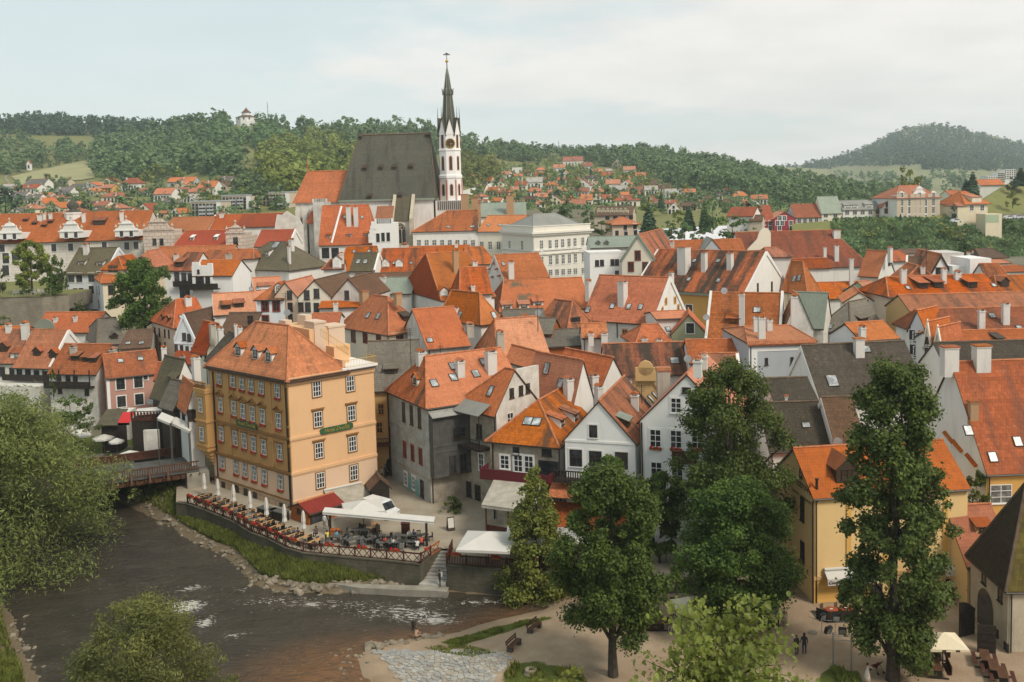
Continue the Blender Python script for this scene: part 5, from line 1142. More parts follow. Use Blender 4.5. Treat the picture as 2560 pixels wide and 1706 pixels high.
r=House('pale blue house with curved gable beside the peach house',(1425,812,163),1592,('m',13),612,yaw=-12,ax='l',wall='bluewhite',roof='brown',par=(.3,0),ov=.1,v='Z5');r.win('r',[(1505,790),(1545,798)],.7,1.3,'d').row('r',(1440,880),(1575,905),4,w_=.6,h_=1.2,st='d').sky([(1910,645)],.9,1.0,side='f').band('r',845,'bluewhite',.25,.12,1440)
r=House('cream house with small red roof and two chimneys in front of the brown roof',(1693,908,147),1895,1577,690,yaw=42,ax='l',wall='creamlight',roof='red',v='Z5');r.chim([(1740,800,692,48)],st='chim_g').chim([(1802,835,722,46)]).row('l',(1600,900),(1680,950),3,w_=.6,h_=1.2,st='d')
r=House('house with long dark lichen covered roof just left of the hotel',(1745,985,140),2120,1690,770,yaw=38,ax='l',wall='greyplaster',roof='darkgrey',v='Z5');r.chim([(1928,780,700,24),(1962,815,720,36)])
r=House('small house with red tiled roof right of the pink house',(1392,1012,160),1625,('m',8),872,yaw=-6,wall='white_old',roof='red',v='Z5');r.chim([(1495,1000,950,34)],st='chim_g')
r=House('low lean house with dark red roof between pink house and grey boards',(1262,1142,148),1455,('m',7),1008,yaw=8,wall='white_old',roof='redbrown',v='Z5')
r=House('timber house with mossy board roof and shed dormer right of the pink house',(1405,1288,136),1640,1246,985,yaw=46,ax='l',wall='white',wallL='frame_d',roof='olive',base=-.5,v='Z5');r.dorm([(1415,1165)],2.2,.9,'shed','olive','frame_d','d',side='n').chim([(1605,1120,955,62)],side='n')
r=House('low house with grey shingled roof above the river cafe',(1430,1362,130),1620,1316,1170,yaw=46,ax='l',wall='frame_d',roof='shingle',base=-.5,v='Z5');r.dorm([(1530,1200)],2.0,.6,'shed','shingle','frame_d','s',side='n')
r=House('white and dark timber house with orange tiled roof left of the hotel oriel',(1540,1358,125),1650,1450,1190,yaw=30,ax='l',wall='white',wallL='white',roof='orange',base=-.5,v='Z5');r.win('r',[(1560,1430),(1605,1430)],.8,1.5,'d').win('l',[(1500,1440)],1.8,2.6,'d')
r=House('small brown roofed house behind the pale blue gable with dish',(1800,760,160),2060,('m',9),602,yaw=-6,wall='white_old',roof='brown',v='Z5');r.win('r',[(2045,655)],1.0,1.5,'d')
r=House('white house with mossy grey roof and tall white gable near the garden wall',(530,276,222),858,('m',12),72,yaw=-10,wall='bluewhite',roof='olive',par=(0,.2),v='Z5');r.win('r',[(583,308),(648,309),(747,307),(820,297)],1.5,2.1,'wb').win('r',[(617,427),(665,425),(747,408)],1.2,1.8,'wb').chim([(706,110,38,42)]).dorm([(668,203),(818,208)],1.8,.9,'shed','olive','white','s')
r=House('cream corner house with orange hipped roof left of the chestnut tree',(838,358,207),1010,752,258,yaw=28,hip=(.32,.1),wall='cream',wallL='bluewhite',roof='orange',v='Z5');r.win('r',[(911,408),(915,518)],1.4,2.0,'d').win('l',[(790,408),(810,410),(790,520),(810,522),(790,635),(812,635)],.9,1.9,'d')
r=House('small cream house with half hipped orange roof',(838,236,216),1000,('m',10),140,yaw=-4,ax='l',hip=(.3,0),wall='cream',roof='orange_d',v='Z5');r.win('r',[(903,235),(943,236)],1.0,1.4,'d')
r=House('cream house with half hipped gable above the chestnut tree',(1068,218,222),1248,('m',10),92,yaw=-6,ax='l',hip=(.35,0),wall='cream',roof='orange',v='Z5');r.win('r',[(1150,172),(1188,174)],1.1,1.7,'d')
r=House('house with very long plain orange roof below the sgraffito tower',(1235,225,232),1870,('m',12),62,yaw=-2,wall='cream',roof='orange',v='Z5');r.chim([(1440,165,118,38)]).sky([(1365,168)],.9,1.6)
r=House('white house with orange hipped roof and dark balcony',(1345,252,206),1582,('m',11),108,yaw=-4,hip=(.42,0),wall='white',roof='orange_d',v='Z5');r.win('r',[(1445,298),(1503,312),(1555,314),(1530,440),(1490,440)],1.1,2.2,'d').dorm([(1460,222)],1.8,1.2,'shed','orange_d','frame_d','s',side='n')
p,d,n=r.onwall('r',1505,370);F=wframe(p,d,n);mb=MB(r.o);mb.box(F,(-2,-1.2,-.2),(2,0,0));mb.box(F,(-2,-1.2,0),(2,-1.1,1));r.part('balcony',mb,M['wood_k'])
r=House('second orange roofed house in the row with reddish ridge',(1590,165,214),2060,('m',10),88,yaw=-4,hip=(.1,.1),wall='white',roof='orange_d',v='Z5');r.chim([(1870,170,112,45)],st='chim_g')
r=House('white house with scrolled parapet and timber balcony stair',(1580,292,198),1900,('m',9),172,yaw=-8,wall='white_clean',roof='orange',v='Z5')
F=wframe(Vector((r.c.x,r.c.y,r.c.z)),r.ur,r.nr);mb=MB(r.o);w7=along(r.c,r.ur,1742);mb.box(F,(-.1,-.4,-.3),(w7,.2,2.1));mb.box(F,(.0,-.4,2.1),(1.6,.2,2.8));mb.box(F,(w7-1.0,-.4,2.1),(w7,.2,2.5));r.part('parapet',mb,M['white_clean'])
mb=MB(r.o);mb.box(F,(-.1,-.4,-12),(w7,-.02,-.3));r.part('front_wall',mb,M['white_clean'])
for x,y,w__,h__ in((1625,335,.9,2.0),(1657,335,.9,2.0),(1705,335,1.0,2.0),(1628,257,.5,.8)):
 p,d,n=r.onwall('r',x,y);fm,pm=window_meshes(w__,h__,'d');o=link('window',fm,r.root,T_(-r.o)@wframe(p+n*.42,d,n));link('pane',pm,o)
mb=MB(r.o);p,d,n=r.onwall('r',1650,395);F=wframe(p,d,n);mb.box(F,(-4.2,-1.6,-.2),(4.2,-.4,0));mb.box(F,(-4.2,-1.6,0),(4.2,-1.5,1.1))
r.part('balcony',mb,M['wood_k'])
r=House('big white house with broad grey hipped roof and two slim chimneys',(790,245,210),(1105,222),(312,219),22,ax='l',hip=(.36,.36),wall='white',roof='olive',v='Z6');r.chim([(815,82,-2,40)],side='s').chim([(796,178,62,24)]).sky([(685,42)],1.6,2.0,side='n').dorm([(612,135)],1.2,1.2,'shed','olive','white','s',side='n')
r=House('house with orange roof, white gable and two shed dormers left of the hotel roof',(182,612,170),522,18,447,yaw=18,wall='white',roof='salmon',v='Z6',par=(.15,0));r.dorm([(278,568),(385,552)],1.7,.9,'shed','orange_d','frame_d','s').win('r',[(475,655)],.9,1.5,'d')
r=House('orange roofed house with tall white gable and long slit dormer',(520,472,181),748,262,318,yaw=20,wall='white',roof='salmon',v='Z6',par=(.15,0));r.sky([(485,405),(540,400)],.8,1.1).dorm([(612,405)],3.0,.8,'shed','salmon','white','w')
r=House('white house with stained orange hipped roof and red framed windows',(528,488,164),752,('m',10),352,yaw=-4,hip=(.5,0),wall='bluewhite',roof='orange_d',v='Z6');r.win('r',[(597,540),(688,540),(600,662)],1.1,1.8,'rb').dorm([(708,435)],1.3,1.3,'gable','orange_d','white','d',side='n')
r=House('cream double gabled house, left gable',(665,475,164),865,('m',12),352,yaw=-10,ax='l',wall='peach',roof='salmon',ov=.1,v='Z6');r.win('r',[(797,450),(803,548),(803,640)],.9,1.5,'d')
r=House('pale gabled house with brown roof, middle of the gabled trio',(868,472,162),1140,('m',14),335,yaw=-12,ax='l',wall='creamlight',roof='brown',ov=.1,v='Z6');r.win('r',[(938,450),(1018,437),(890,548),(947,548),(1018,553)],1.0,1.6,'d')
r=House('grey white gabled house, rightmost of the gabled trio',(1143,478,160),1420,('m',12),325,yaw=-12,ax='l',wall='greyplaster',roof='brown',ov=.1,v='Z6');r.win('r',[(1265,450)],.8,1.5,'d').chim([(1400,480,405,60)],st='chim_b',cap='slab')
r=House('low white house with orange lean roof behind the hotel chimneys',(960,700,140),1195,('m',8),610,yaw=4,wall='white',roof='orange',v='Z6')
r=House('white walled yard house with narrow orange roof behind the hotel',(1040,560,156),1370,('m',7),512,yaw=4,wall='white',roof='orange',v='Z6');r.chim([(1175,570,515,38)])
r=House('house with pale copper sheet roof left of the steep red roof',(1500,440,182),1790,('m',10),315,yaw=-6,wall='white',roof='copper',v='Z6');r.chim([(1560,345,300,50)])
r=House('dark low roofed house left of the copper roof',(1310,345,190),1780,('m',8),282,yaw=-2,wall='white_old',roof='brown',v='Z6')
r=House('house with dark mossy roof and two rooflights near the church',(1292,252,202),1490,('m',9),112,yaw=-6,wall='white',roof='olive',par=(0,.25),v='Z6');r.sky([(1358,178),(1416,178)],.9,1.4)
r=House('long orange roofed house with two white dormers near the church',(1510,278,206),2000,('m',13),78,yaw=2,hip=(.06,0),wall='white',roof='orange_d',v='Z6');r.dorm([(1583,222),(1692,222)],1.5,1.3,'gable','orange','white','w').sky([(1650,192),(1790,190)],.7,.8)
r=House('orange roofed house left of the dark mossy roof near the church',(1215,250,214),1490,('m',10),62,yaw=0,hip=(.08,0),wall='white',roof='orange_d',v='Z6');r.sky([(1325,98),(1445,95)],.7,.8)
r=House('tiny white house with gabled dormer front and red roof',(1075,240,204),1240,('m',7),165,yaw=6,hip=(.3,0),wall='white',roof='redbrown',v='Z6');r.dorm([(1185,232)],1.8,2.0,'gable','red','white','ww',side='n').chim([(1222,190,112,42)])
r=House('orange house with tile studded white gable below the white palace',(852,320,188),1215,716,128,yaw=14,wall='white',roof='orange',par=(.15,0),v='Z7');r.chim([(908,315,178,48)]).sky([(843,198)],.7,1.1)
for x,y in((770,190),(735,232),(795,235),(815,290),(760,300)):
 p,d,n=r.onwall('l',x,y);mb=MB(r.o);F=wframe(p,d,n);mb.slab([F@Vector(v_) for v_ in((-.7,-.5,-.2),(.7,-.5,-.2),(.7,0,.15),(-.7,0,.15))],.1);r.part('wall_coping',mb,M['orange'])
r=House('long orange roof behind the steep red roof',(0,130,214),560,('m',11),62,yaw=0,wall='white',roof='orange',v='Z7');r.chim([(40,80,38,60),(460,60,30,28)])
r=House('brown orange roofed house left of the white palace base',(560,200,205),775,('m',12),65,yaw=10,hip=(0,.3),wall='white',roof='orange_d',v='Z7')
r=House('white house with scalloped parapet left of the pale curved gable',(692,1365,214),1008,('m',9),None,yaw=4,wall='white_clean',roof='copper',flat=True,v='Z3');r.win('r',[(758,1455),(802,1452),(895,1447),(935,1447),(935,1550)],.9,1.4,'s')
F=wframe(r.c,r.ur,r.nr);L_=(r.r-r.c).length
for i in range(14):mb=MB(r.o);mb.lathe(F@T_(((i+.5)*L_/14,.15,0))@Matrix.Rotation(R_(90),4,'X'),[(L_/29,-.2),(L_/29,.2)],10);r.part('merlon',mb,M['white_clean'])
r=House('low house with green sheet roof behind the scalloped parapet',(700,1320,224),1330,('m',12),1228,yaw=0,wall='white',roof='copper',v='Z3');r.dorm([(770,1292),(845,1292)],.8,.7,'gable','copper','copper','s')
r=House('pale yellow baroque house with pink trimmed gable and copper verges',(980,1420,210),1270,('m',26),1205,yaw=-20,ax='l',wall='creamlight',roof='orange_d',par=(.35,.35),parmat='copper',v='Z3');r.win('r',[(1120,1388),(1060,1488),(1188,1490)],1.1,2.0,'rb').chim([(1425,1320,1262,38)],side='f')
r=House('small house with pediment and copper trim among the back roofs',(1700,1350,222),1868,('m',10),1245,yaw=-4,ax='l',wall='greywall',roof='copper',v='Z3')
r=House('house with orange roofs behind the pediment',(1310,1400,226),2090,('m',12),1262,yaw=0,hip=(.1,.0),wall='white',roof='orange',v='Z3')
r=House('red roofed house with cream round topped gables left of the deep red hall',(1860,1345,234),2100,('m',10),1248,yaw=0,wall='creamlight',roof='red',v='Z3')
mb=MB(r.o);F=wframe(atY(2150,1310,232,'Z3'),(1,0,0),(0,-1,0))
mb.slab([F@Vector(v_) for v_ in((-5,-.2,-5),(4.2,-.2,-5),(4.2,-.2,3.2),(3.6,-.2,4.4),(2.4,-.2,4.6),(1.5,-.2,3.6),(.9,-.2,1.8),(-.6,-.2,.3),(-2,-.2,-1.2),(-3.4,-.2,-1.8),(-5,-.2,-3.2))],.5,down=Vector((0,1,0)));r.part('scroll_gable',mb,M['creamlight'])
r=House('orange brown hipped house right of the streaked roof gable',(1505,300,212),1700,('m',14),215,yaw=-6,hip=(.05,.4),wall='white',roof='orange_d',v='Z8')
r=House('orange house with white gable in the far right row',(700,455,204),842,528,248,yaw=36,ax='l',wall='white',roof='salmon',v='Z9');r.win('r',[(795,335)],.9,1.7,'s').chim([(803,300,215,40)],side='n')
r=House('brown red roofed house in the far right row',(835,335,216),1030,('m',11),248,yaw=0,hip=(0,.3),wall='white',roof='orange_d',v='Z9')
r=House('house with white framed gable and striped roof light',(948,440,190),1130,('m',9),300,yaw=-24,wall='white',roof='brown',par=(.5,0),v='Z9')
r=House('white house with dark verges and dropped wall on the right',(1145,470,184),1365,('m',14),275,yaw=-6,ax='l',wall='white_clean',roof='orange_d',par=(.15,0),parmat='frame_d',v='Z9');r.win('r',[(1238,420)],1.2,1.4,'s')
r=House('grey stained flat topped firewall house on the right',(1258,260,196),1462,('m',8),None,yaw=0,wall='greyplaster',roof='orange',flat=True,base=8,v='Z9')
r=House('white flat topped wall house on the right',(1515,312,180),1705,('m',8),None,yaw=0,wall='white_clean',roof='orange',flat=True,base=4,v='Z9')
r=House('low white link house between the white walls on the right',(1360,378,182),1516,('m',8),None,yaw=0,wall='white_clean',roof='orange',flat=True,base=4,v='Z9')
r=House('orange roofed house right of the white flat wall',(1700,560,172),1905,('m',10),362,yaw=-4,hip=(0,.2),wall='white',roof='orange_d',v='Z9')
r=House('red orange house with white steps at the far right edge',(1780,620,164),2150,('m',9),470,yaw=2,hip=(.2,0),wall='white',roof='orange_d',v='Z9');r.dorm([(1830,560)],1.4,1.1,'gable','orange','frame_d','s')
for i,(x0,x1,ye,yr_,lab,rf) in enumerate(((900,1250,268,232,'long low brown roof below the bushy slope','brown'),(1420,1640,380,295,'salmon roof with white chimneys near the bushy slope','salmon'),(1620,1840,305,228,'brown hipped roof at the foot of the bushy slope','brown'),(1690,1860,355,300,'pale orange low roof at the foot of the bushy slope','salmon'),(1840,2100,430,380,'orange roof near the white flowering bush','orange'))):
 r=House(lab,(x0,ye,226-i*3 if i<4 else 205),x1,('m',9),yr_,yaw=0,hip=(.12,.2),wall='white',roof=rf,v='Z9')
 if i==1:r.chim([(1500,345,258,26),(1545,345,248,24)])
wing=House('long pale building with brown stained orange roof in front of the church',(1138,1394,262),1608,('m',20),1245,yaw=0,hip=(.5,0),wall='white',roof='orange_d',base=12,v='Z2',cornice='white');wing.row('r',(1183,1480),(1575,1480),8,w_=1.2,h_=2.2,st='W').sky([(1395,1358),(1570,1356)],1.2,1.0)
wing2=House('cream building with salmon roof between stained roof and white palace',(1608,1392,262),(1900,258),('m',16),1280,wall='creamlight',roof='salmon',base=12,v='Z2',cornice='white_clean');wing2 .row('r',(1640,1492),(1822,1492),4,w_=1.2,h_=2.2,st='W').sky([(1688,1345),(1770,1345),(1832,1345)],1.0,1.0)
pal=House('large white neo renaissance palace with grey metal roof',(190,1172,240),(688,250),(-90,256),1025,hip=(.3,.3),wall='palace',roof='zinc',base=10,ov=.1,v='Z3',name='palace',cat='palace')
pal.win('r',[(262,1290),(338,1287),(396,1282),(450,1278),(507,1272),(560,1268),(630,1262)],1.1,2.2,'W',hood=None)
pal.win('r',[(265,1438),(343,1428),(400,1424),(455,1420),(510,1415),(564,1410),(635,1402)],1.1,2.4,'W').win('r',[(265,1545),(343,1540),(400,1536),(455,1533),(510,1530),(564,1527),(635,1522)],1.3,1.6,'W').win('l',[(92,1297),(-20,1297),(92,1440)],1.4,2.4,'W')
for f in 'rl':
 p0,d,n=pal.face_frame(f);stt=pal.c if f=='r' else pal.l;ln=(pal.r-pal.c).length if f=='r' else(pal.l-pal.c).length;F=wframe(stt,d,n)
 for z0,z1,dp in((-.7,-.2,.9),(-1.2,-.7,.5),(-.2,1.1,.2),(1.1,1.3,.35)) if True else():
  mb=MB(pal.o);mb.box(F,(-dp if f=='r' else 0,-dp,z0),(ln+(dp if f=='r' else 0),-.003 if z0<-.2 else .3,z1));pal.part('cornice' if z0<-.1 else 'parapet',mb,M['palace'])
 for y in(1345,1382):
  X=200 if f=='r' else 150;z=hitplane(X,y,p0,n).z-pal.c.z;mb=MB(pal.o);mb.box(F,(0,-.3,z-.15),(ln,-.003,z+.15));pal.part('string_course',mb,M['white'])
for x,y in((262,1368),(635,1332),(338,1366),(396,1362),(450,1357),(507,1352),(560,1348)):
 p,d,n=pal.onwall('r',x,y);mb=MB(pal.o);F=wframe(p,d,n);a=1.25;mb.slab([F@Vector(v_) for v_ in((-a,-.35,-.3),(a,-.35,-.3),(a,-.35,-.1),(0,-.35,.65 if x in(262,635) else 0),(-a,-.35,-.1))],.34,down=-n);pal.part('pediment',mb,M['palace'])
r=House('copper roofed house with tan chimneys between church and palace',(1630,1285,276),1960,('m',18),1190,yaw=0,wall='white',roof='copper',v='Z2',base=12);r.chim([(1518,1290,1118,55),(1590,1290,1145,50),(1845,1260,1125,55)],st='chim_b',cap='slab',side='n').chim([(1622,1330,1185,26)],st='chim_b',side='n')
cl=House('long sgraffito college wing with red orange roof and scroll gables',(-420,1462,255),(1272,258),('m',20),1212,wall='sgraf',roof='orange',base=5,ov=.6,v='Z1',name='college',cat='college',cornice='sgraf');cl.row('r',(480,1497),(930,1478),4,w_=1.3,h_=2.0,st='wb').win('r',[(20,1500),(175,1500),(1130,1480),(1213,1475)],1.3,2.0,'wb').dorm([(880,1295)],3.2,1.4,'shed','redbrown','frame_d','s').dorm([(225,1262),(305,1292),(390,1312),(447,1278)],1.2,.7,'shed','redbrown','frame_d','s');cl.chim([(358,1250,1200,42),(398,1245,1190,24),(452,1238,1190,28),(748,1265,1188,30),(1087,1255,1178,32)],side='n')
view('Z5');cl.win('r',[(48,150),(125,150),(48,250)],1.7,2.8,'wb');view('Z1')
def scroll_gable(parent,o,x,yb,yt,wpx,Y,mat,wins=True):
 p=atY(x,yb,Y);F=wframe(p,(1,0,0),(0,-1,0));w_=wpx*.28058/FPX*Y;h_=raise_to(p,yt);a=w_/2
 prof=[(a,0),(a,h_*.36),(a*1.04,h_*.38),(a*.93,h_*.46),(a*.68,h_*.55),(a*.58,h_*.68),(a*.56,h_*.78),(a*.40,h_*.84),(a*.30,h_*.93),(0,h_)]
 pts=[F@Vector((-x_,0,z)) for x_,z in prof[:-1]]+[F@Vector((x_,0,z)) for x_,z in prof[::-1]]
 mb=MB(o);mb.slab(pts[::-1],.7,down=Vector((0,1,0)))
 mb.slab([F@Vector((-a,.7,0)),F@Vector((a,.7,0)),F@Vector((a,.7,h_*.36)),F@Vector((-a,.7,h_*.36))],6,down=Vector((0,1,0)))
 for z in(h_*.37,h_*.79):k=1.08 if z<h_*.5 else .64;mb.box(F,(-a*k,-.25,z-.12),(a*k,.1,z+.14))
 g_=mb.build('scroll_gable',M[mat],parent)
 for sx in(-1,1):
  mb=MB(o);mb.lathe(F@T_((sx*a*.92,.3,h_*.40)),[(.3,0),(.12,.5),(.4,.9),(.15,1.3),(.05,1.7)],7);mb.build('finial',M['tower_wall'],g_)
 mb=MB(o);mb.lathe(F@T_((0,.3,h_)),[(.3,0),(.12,.4),(.35,.8),(.05,1.3)],7);mb.build('finial',M['tower_wall'],g_)
 if wins:
  for sx in(-.42,.42):
   fm,pm=window_meshes(.9,1.5,'wb');wo=link('window',fm,g_,T_(-Vector(o))@F@T_((sx*a,-.02,h_*.16)));link('pane',pm,wo)
for x,yb,yt in((88,1420,1270),(635,1408,1252),(1128,1395,1250)):scroll_gable(cl.root,cl.o,x,yb,yt,205,254.2,'white')
mb=MB(cl.o);F=T_(atY(660,1280,266));mb.lathe(F@Matrix.Rotation(R_(22.5),4,'Z'),[(2.4,-3),(2.4,2.6),(2.6,2.7),(2.6,3.1)],8);tu=mb.build('turret',M['white'],cl.root)
mb=MB(cl.o);mb.lathe(F,[(2.0,3.1),(1.2,3.5),(.9,3.9),(1.5,4.6),(1.6,5.2),(1.1,5.9),(.4,6.3),(.1,6.8),(.04,8)],12);mb.build('onion_dome',M['slate'],tu,smooth=True)
for sx in(-.85,.45):fm,pm=window_meshes(.8,2.4,'d');wo=link('window',fm,tu,T_(-cl.o)@F@T_((sx,-2.42,-.2)));link('pane',pm,wo)
r=House('sgraffito block with tall stepped scroll gable in the college row',(1278,1395,250),1552,('m',14),None,yaw=-3,wall='sgraf2',roof='orange',flat=True,base=10,v='Z1');r.win('r',[(1377,1442),(1440,1442)],1.0,1.7,'s');scroll_gable(r.root,r.o,1410,1398,1232,272,r.c.y+.2,'sgraf2',False)
r=House('college wing with bright orange roof behind the stepped sgraffito gable',(1460,1345,268),1845,('m',16),1232,yaw=0,wall='sgraf',roof='orange_c',base=10,v='Z1')
r=House('college wing with orange roof and white fire wall stripe',(1850,1335,270),2480,('m',16),1208,yaw=0,wall='sgraf',roof='orange',par=(.25,0),parmat='white',base=10,v='Z1');r.chim([(1975,1225,1190,36)]);
r=House('lower college wing with red roof and two small hatches',(1560,1482,246),2060,('m',12),1350,yaw=0,hip=(.06,.0),wall='sgraf',roof='red',base=8,v='Z1',capm='ridge');r.dorm([(1710,1432),(1922,1428)],.8,.9,'shed','white','white','s')
r=House('sgraffito gabled block at the right end of the college row',(2010,1400,243),2185,('m',12),None,yaw=0,wall='sgraf2',roof='orange',flat=True,base=10,v='Z1');r.win('r',[(2100,1437)],1.2,2,'s');scroll_gable(r.root,r.o,2098,1402,1292,170,r.c.y+.2,'sgraf2',False)
r=House('house with red hipped roof left of the church choir',(-140,1360,268),240,('m',14),1268,yaw=0,hip=(0,.12),wall='white',roof='red',base=10,v='Z2')
r=House('red roofed house with white shaped gable at the church foot',(-10,1498,238),238,('m',10),1385,yaw=-8,wall='white',roof='red',par=(0,.3),base=10,v='Z2')
mb=MB(r.o);F=wframe(atY(225,1390,246),(1,0,0),(0,-1,0));mb.slab([F@Vector(v_) for v_ in((-4.2,0,-5),(4.2,0,-5),(4.2,0,1.2),(3.2,0,3.2),(1.5,0,4.2),(.2,0,5.2),(-1.2,0,4.2),(-2.4,0,4.4),(-3.0,0,1.5))],.5,down=Vector((0,1,0)));r.part('shaped_gable',mb,M['white_old'])
top=[atY(-60,478,206,'Z5'),atY(340,478,206,'Z5'),atY(560,465,209,'Z5')]
for q_ in top:q_.z=top[0].z
wall_run('garden_wall',top,2,'tall rough rubble stone wall below the castle garden at left','stonewall')
mb=MB();z=top[0].z;mb.slab([Vector((top[0].x,top[0].y+.2,z-.05)),Vector((top[1].x,top[1].y+.2,z-.05)),Vector((top[2].x,top[2].y+.2,z-.05)),Vector((top[2].x,245,z+.2)),Vector((top[0].x-20,245,z+.2))],3,0,1);tag(mb.build('garden_lawn',[M['meadow'],M['stonewall']]),kind='structure')
# #  CHURCH
view('Z2')
YC=276
ch=empty('church',atY(950,1560,YC),'large gothic church with steep dark roof and slender white clock tower','church');co=ch.location;gb=8.0
def vbox(x0,x1,y0,Y0,dep,z1=None,mat='white',name='wall',top=None):
 a,b=atY(x0,y0,Y0),atY(x1,y0,Y0);mb=MB(co);z=a.z
 mb.box(T_((0,0,0)),(a.x,Y0,gb),(b.x,Y0+dep,z));return mb.build(name,M[mat],ch),a,b,z
_,a,b,zN=vbox(610,1278,1160,YC,24,mat='white',name='nave_wall')
R0,R1=atY(750,692,YC+12),atY(1265,676,YC+12);R1 .z=R0 .z;E0,E1=Vector((a.x-.4,YC-.5,zN-.2)),Vector((b.x+.9,YC-.5,zN-.2));B0,B1=Vector((E0 .x,YC+24.5,zN-.2)),Vector((E1 .x+1.5,YC+24.5,zN-.2))
R1 .x=min(R1 .x,E1 .x-1);mb=MB(co)
def rf(pts,mi=0):
 nn=(pts[1]-pts[0]).cross(pts[2]-pts[0]).normalized();ee=Vector((-nn.y,nn.x,0));ee=ee.normalized() if ee.length>.01 else Vector((1,0,0));g_=nn.cross(ee)
 mb.face(pts,mi,[(p.dot(ee),p.dot(g_)) for p in pts])
rf([E0,E1,R1,R0]);rf([B1,B0,R0,R1]);rf([E1,B1,R1]);rf([B0,E0,R0]);mb.build('nave_roof',M['slate'],ch)
mb=MB(co);mb.tube([R0,R1],.3,5);mb.tube([E0,R0],.16,5);mb.tube([R1,E1],.16,5);mb.build('ridge_cap',M['ridge_dark'],ch)
mb=MB(co);mb.box(T_((0,0,0)),(E0 .x,YC-.75,zN-.7),(E1 .x,YC-.01,zN-.2));mb.build('gutter',M['copper'],ch)
nrm=(E1-E0).cross(R0-E0).normalized()
for x,y in((790,940),(908,935),(1003,932),(1125,928),(757,712),(1248,698),(825,1145),(1045,1138)):
 p=hitplane(x,y,E0,nrm);mb=MB(co);mb.box(T_(p),(-.5,-.5,-.3),(.5,.8,.5));mb.slab([p+Vector(v_) for v_ in((-.7,-.8,.45),(.7,-.8,.45),(.7,.9,1.3),(-.7,.9,1.3))],.15);mb.build('roof_hatch',M['frame_d'],ch)
cw,a2,b2,zC=vbox(285,640,1186,YC+2,20,mat='white_old',name='choir_wall')
q0,q1=atY(375,957,YC+12),atY(660,948,YC+12);q1 .z=q0 .z;mb=MB(co)
e0,e1,f0,f1=Vector((a2 .x-.6,YC+1.4,zC)),Vector((b2 .x,YC+1.4,zC)),Vector((a2 .x-.6,YC+22.6,zC)),Vector((b2 .x,YC+22.6,zC))
rf([e0,e1,q1,q0]);rf([f0,e0,q0]);rf([f1,f0,q0,q1]);mb.build('choir_roof',M['orange'],ch)
mb=MB(co);mb.tube([q0,q1],.25,5);mb.tube([q0,e0],.2,5);mb.tube([q0-Vector((0,0,.3)),q0+Vector((0,0,4))],[.25,.06],5);mb.build('ridge_cap',M['ridge'],ch)
for x in(298,350,405,470):
 p=atY(x,1300,YC-1);mb=MB(co);zt_=zC-1-(x%3);mb.box(T_((p.x,0,0)),(-.8,YC-1.6,gb),(.8,YC+2,zt_-3));mb.box(T_((p.x,0,0)),(-.6,YC-.4,zt_-3),(.6,YC+2,zt_));mb.build('buttress',M['white_old'],ch)
sb,a3,b3,z3=vbox(412,512,1180,YC-5,8,mat='greyplaster',name='stair_turret')
for i in range(6):mb=MB(co);t=(i+.5)/6;mb.box(T_((a3 .x+(b3 .x-a3 .x)*t,YC-5,z3)),(-.45,0,0),(.45,.6,1.0));mb.build('merlon',M['white_old'],ch)
mb=MB(co);p0,p1,p2=atY(365,1325,YC-3),atY(415,1325,YC-3),atY(413,1200,YC+1);mb.slab([p0,p1,p2],.3);mb.build('aisle_roof',M['orange'],ch)
cb_,a4,b4,z4=vbox(985,1120,1310,YC-8,8,mat='white_old',name='chapel_wall')
mb=MB(co);p=[Vector((a4 .x,YC-8.3,z4)),Vector((b4 .x,YC-8.3,z4)),Vector((b4 .x+.3,YC-.1,z4+6.5)),Vector((a4 .x+.8,YC-.1,z4+6.5))];mb.slab(p,.3);mb.build('chapel_roof',M['olive'],ch)
for x in(990,1128):
 p=atY(x,1300,YC-8);mb=MB(co);mb.box(T_((p.x,0,0)),(-.5,YC-9.4,gb),(.5,YC-7,z4+.6));mb.slab([Vector((p.x-.45,YC-9.5,z4+.5)),Vector((p.x+.45,YC-9.5,z4+.5)),Vector((p.x+.45,YC-.2,z4+7.1)),Vector((p.x-.45,YC-.2,z4+7.1))],1.0);mb.build('buttress',M['tower_wall'],ch)
def lancet(F,w_,z0,z1,mat,y=-.05,n=8):
 a=w_/2;h_=z1-a*1.6;pts=[F@Vector((-a,y,z0)),F@Vector((a,y,z0)),F@Vector((a,y,h_))]+[F@Vector((a*math.cos(t)*1.0,y,h_+a*1.6*math.sin(t)**.8)) for t in np.linspace(0,math.pi,n)[1:-1]]+[F@Vector((-a,y,h_))]
 return pts
p=atY(1048,1478,YC-8);F=wframe(p,(1,0,0),(0,-1,0));hw=raise_to(p,1335);mb=MB(co);mb.face(lancet(F,7.2*.42,0,hw,0));wn_=mb.build('window',M['glass'],ch)
mb=MB(co)
for x in(-.5,.5):mb.box(F,(x-.08,-.2,0),(x+.08,-.06,hw*.78))
L=lancet(F,7.2*.42+.4,-.2,hw+.3,0,-.12)
for u_,v_ in zip(L,L[1:]+L[:1]):mb.tube([u_,v_],.17,4)
for cx,cz,rr in((-.5,hw*.78,.55),(.55,hw*.78,.55),(0,hw*.88,.45)):mb.tube([F@Vector((cx+rr*math.cos(t),-.12,cz+rr*math.sin(t))) for t in np.linspace(0,6.283,11)],.07,4)
mb.build('tracery',M['tower_wall'],wn_)
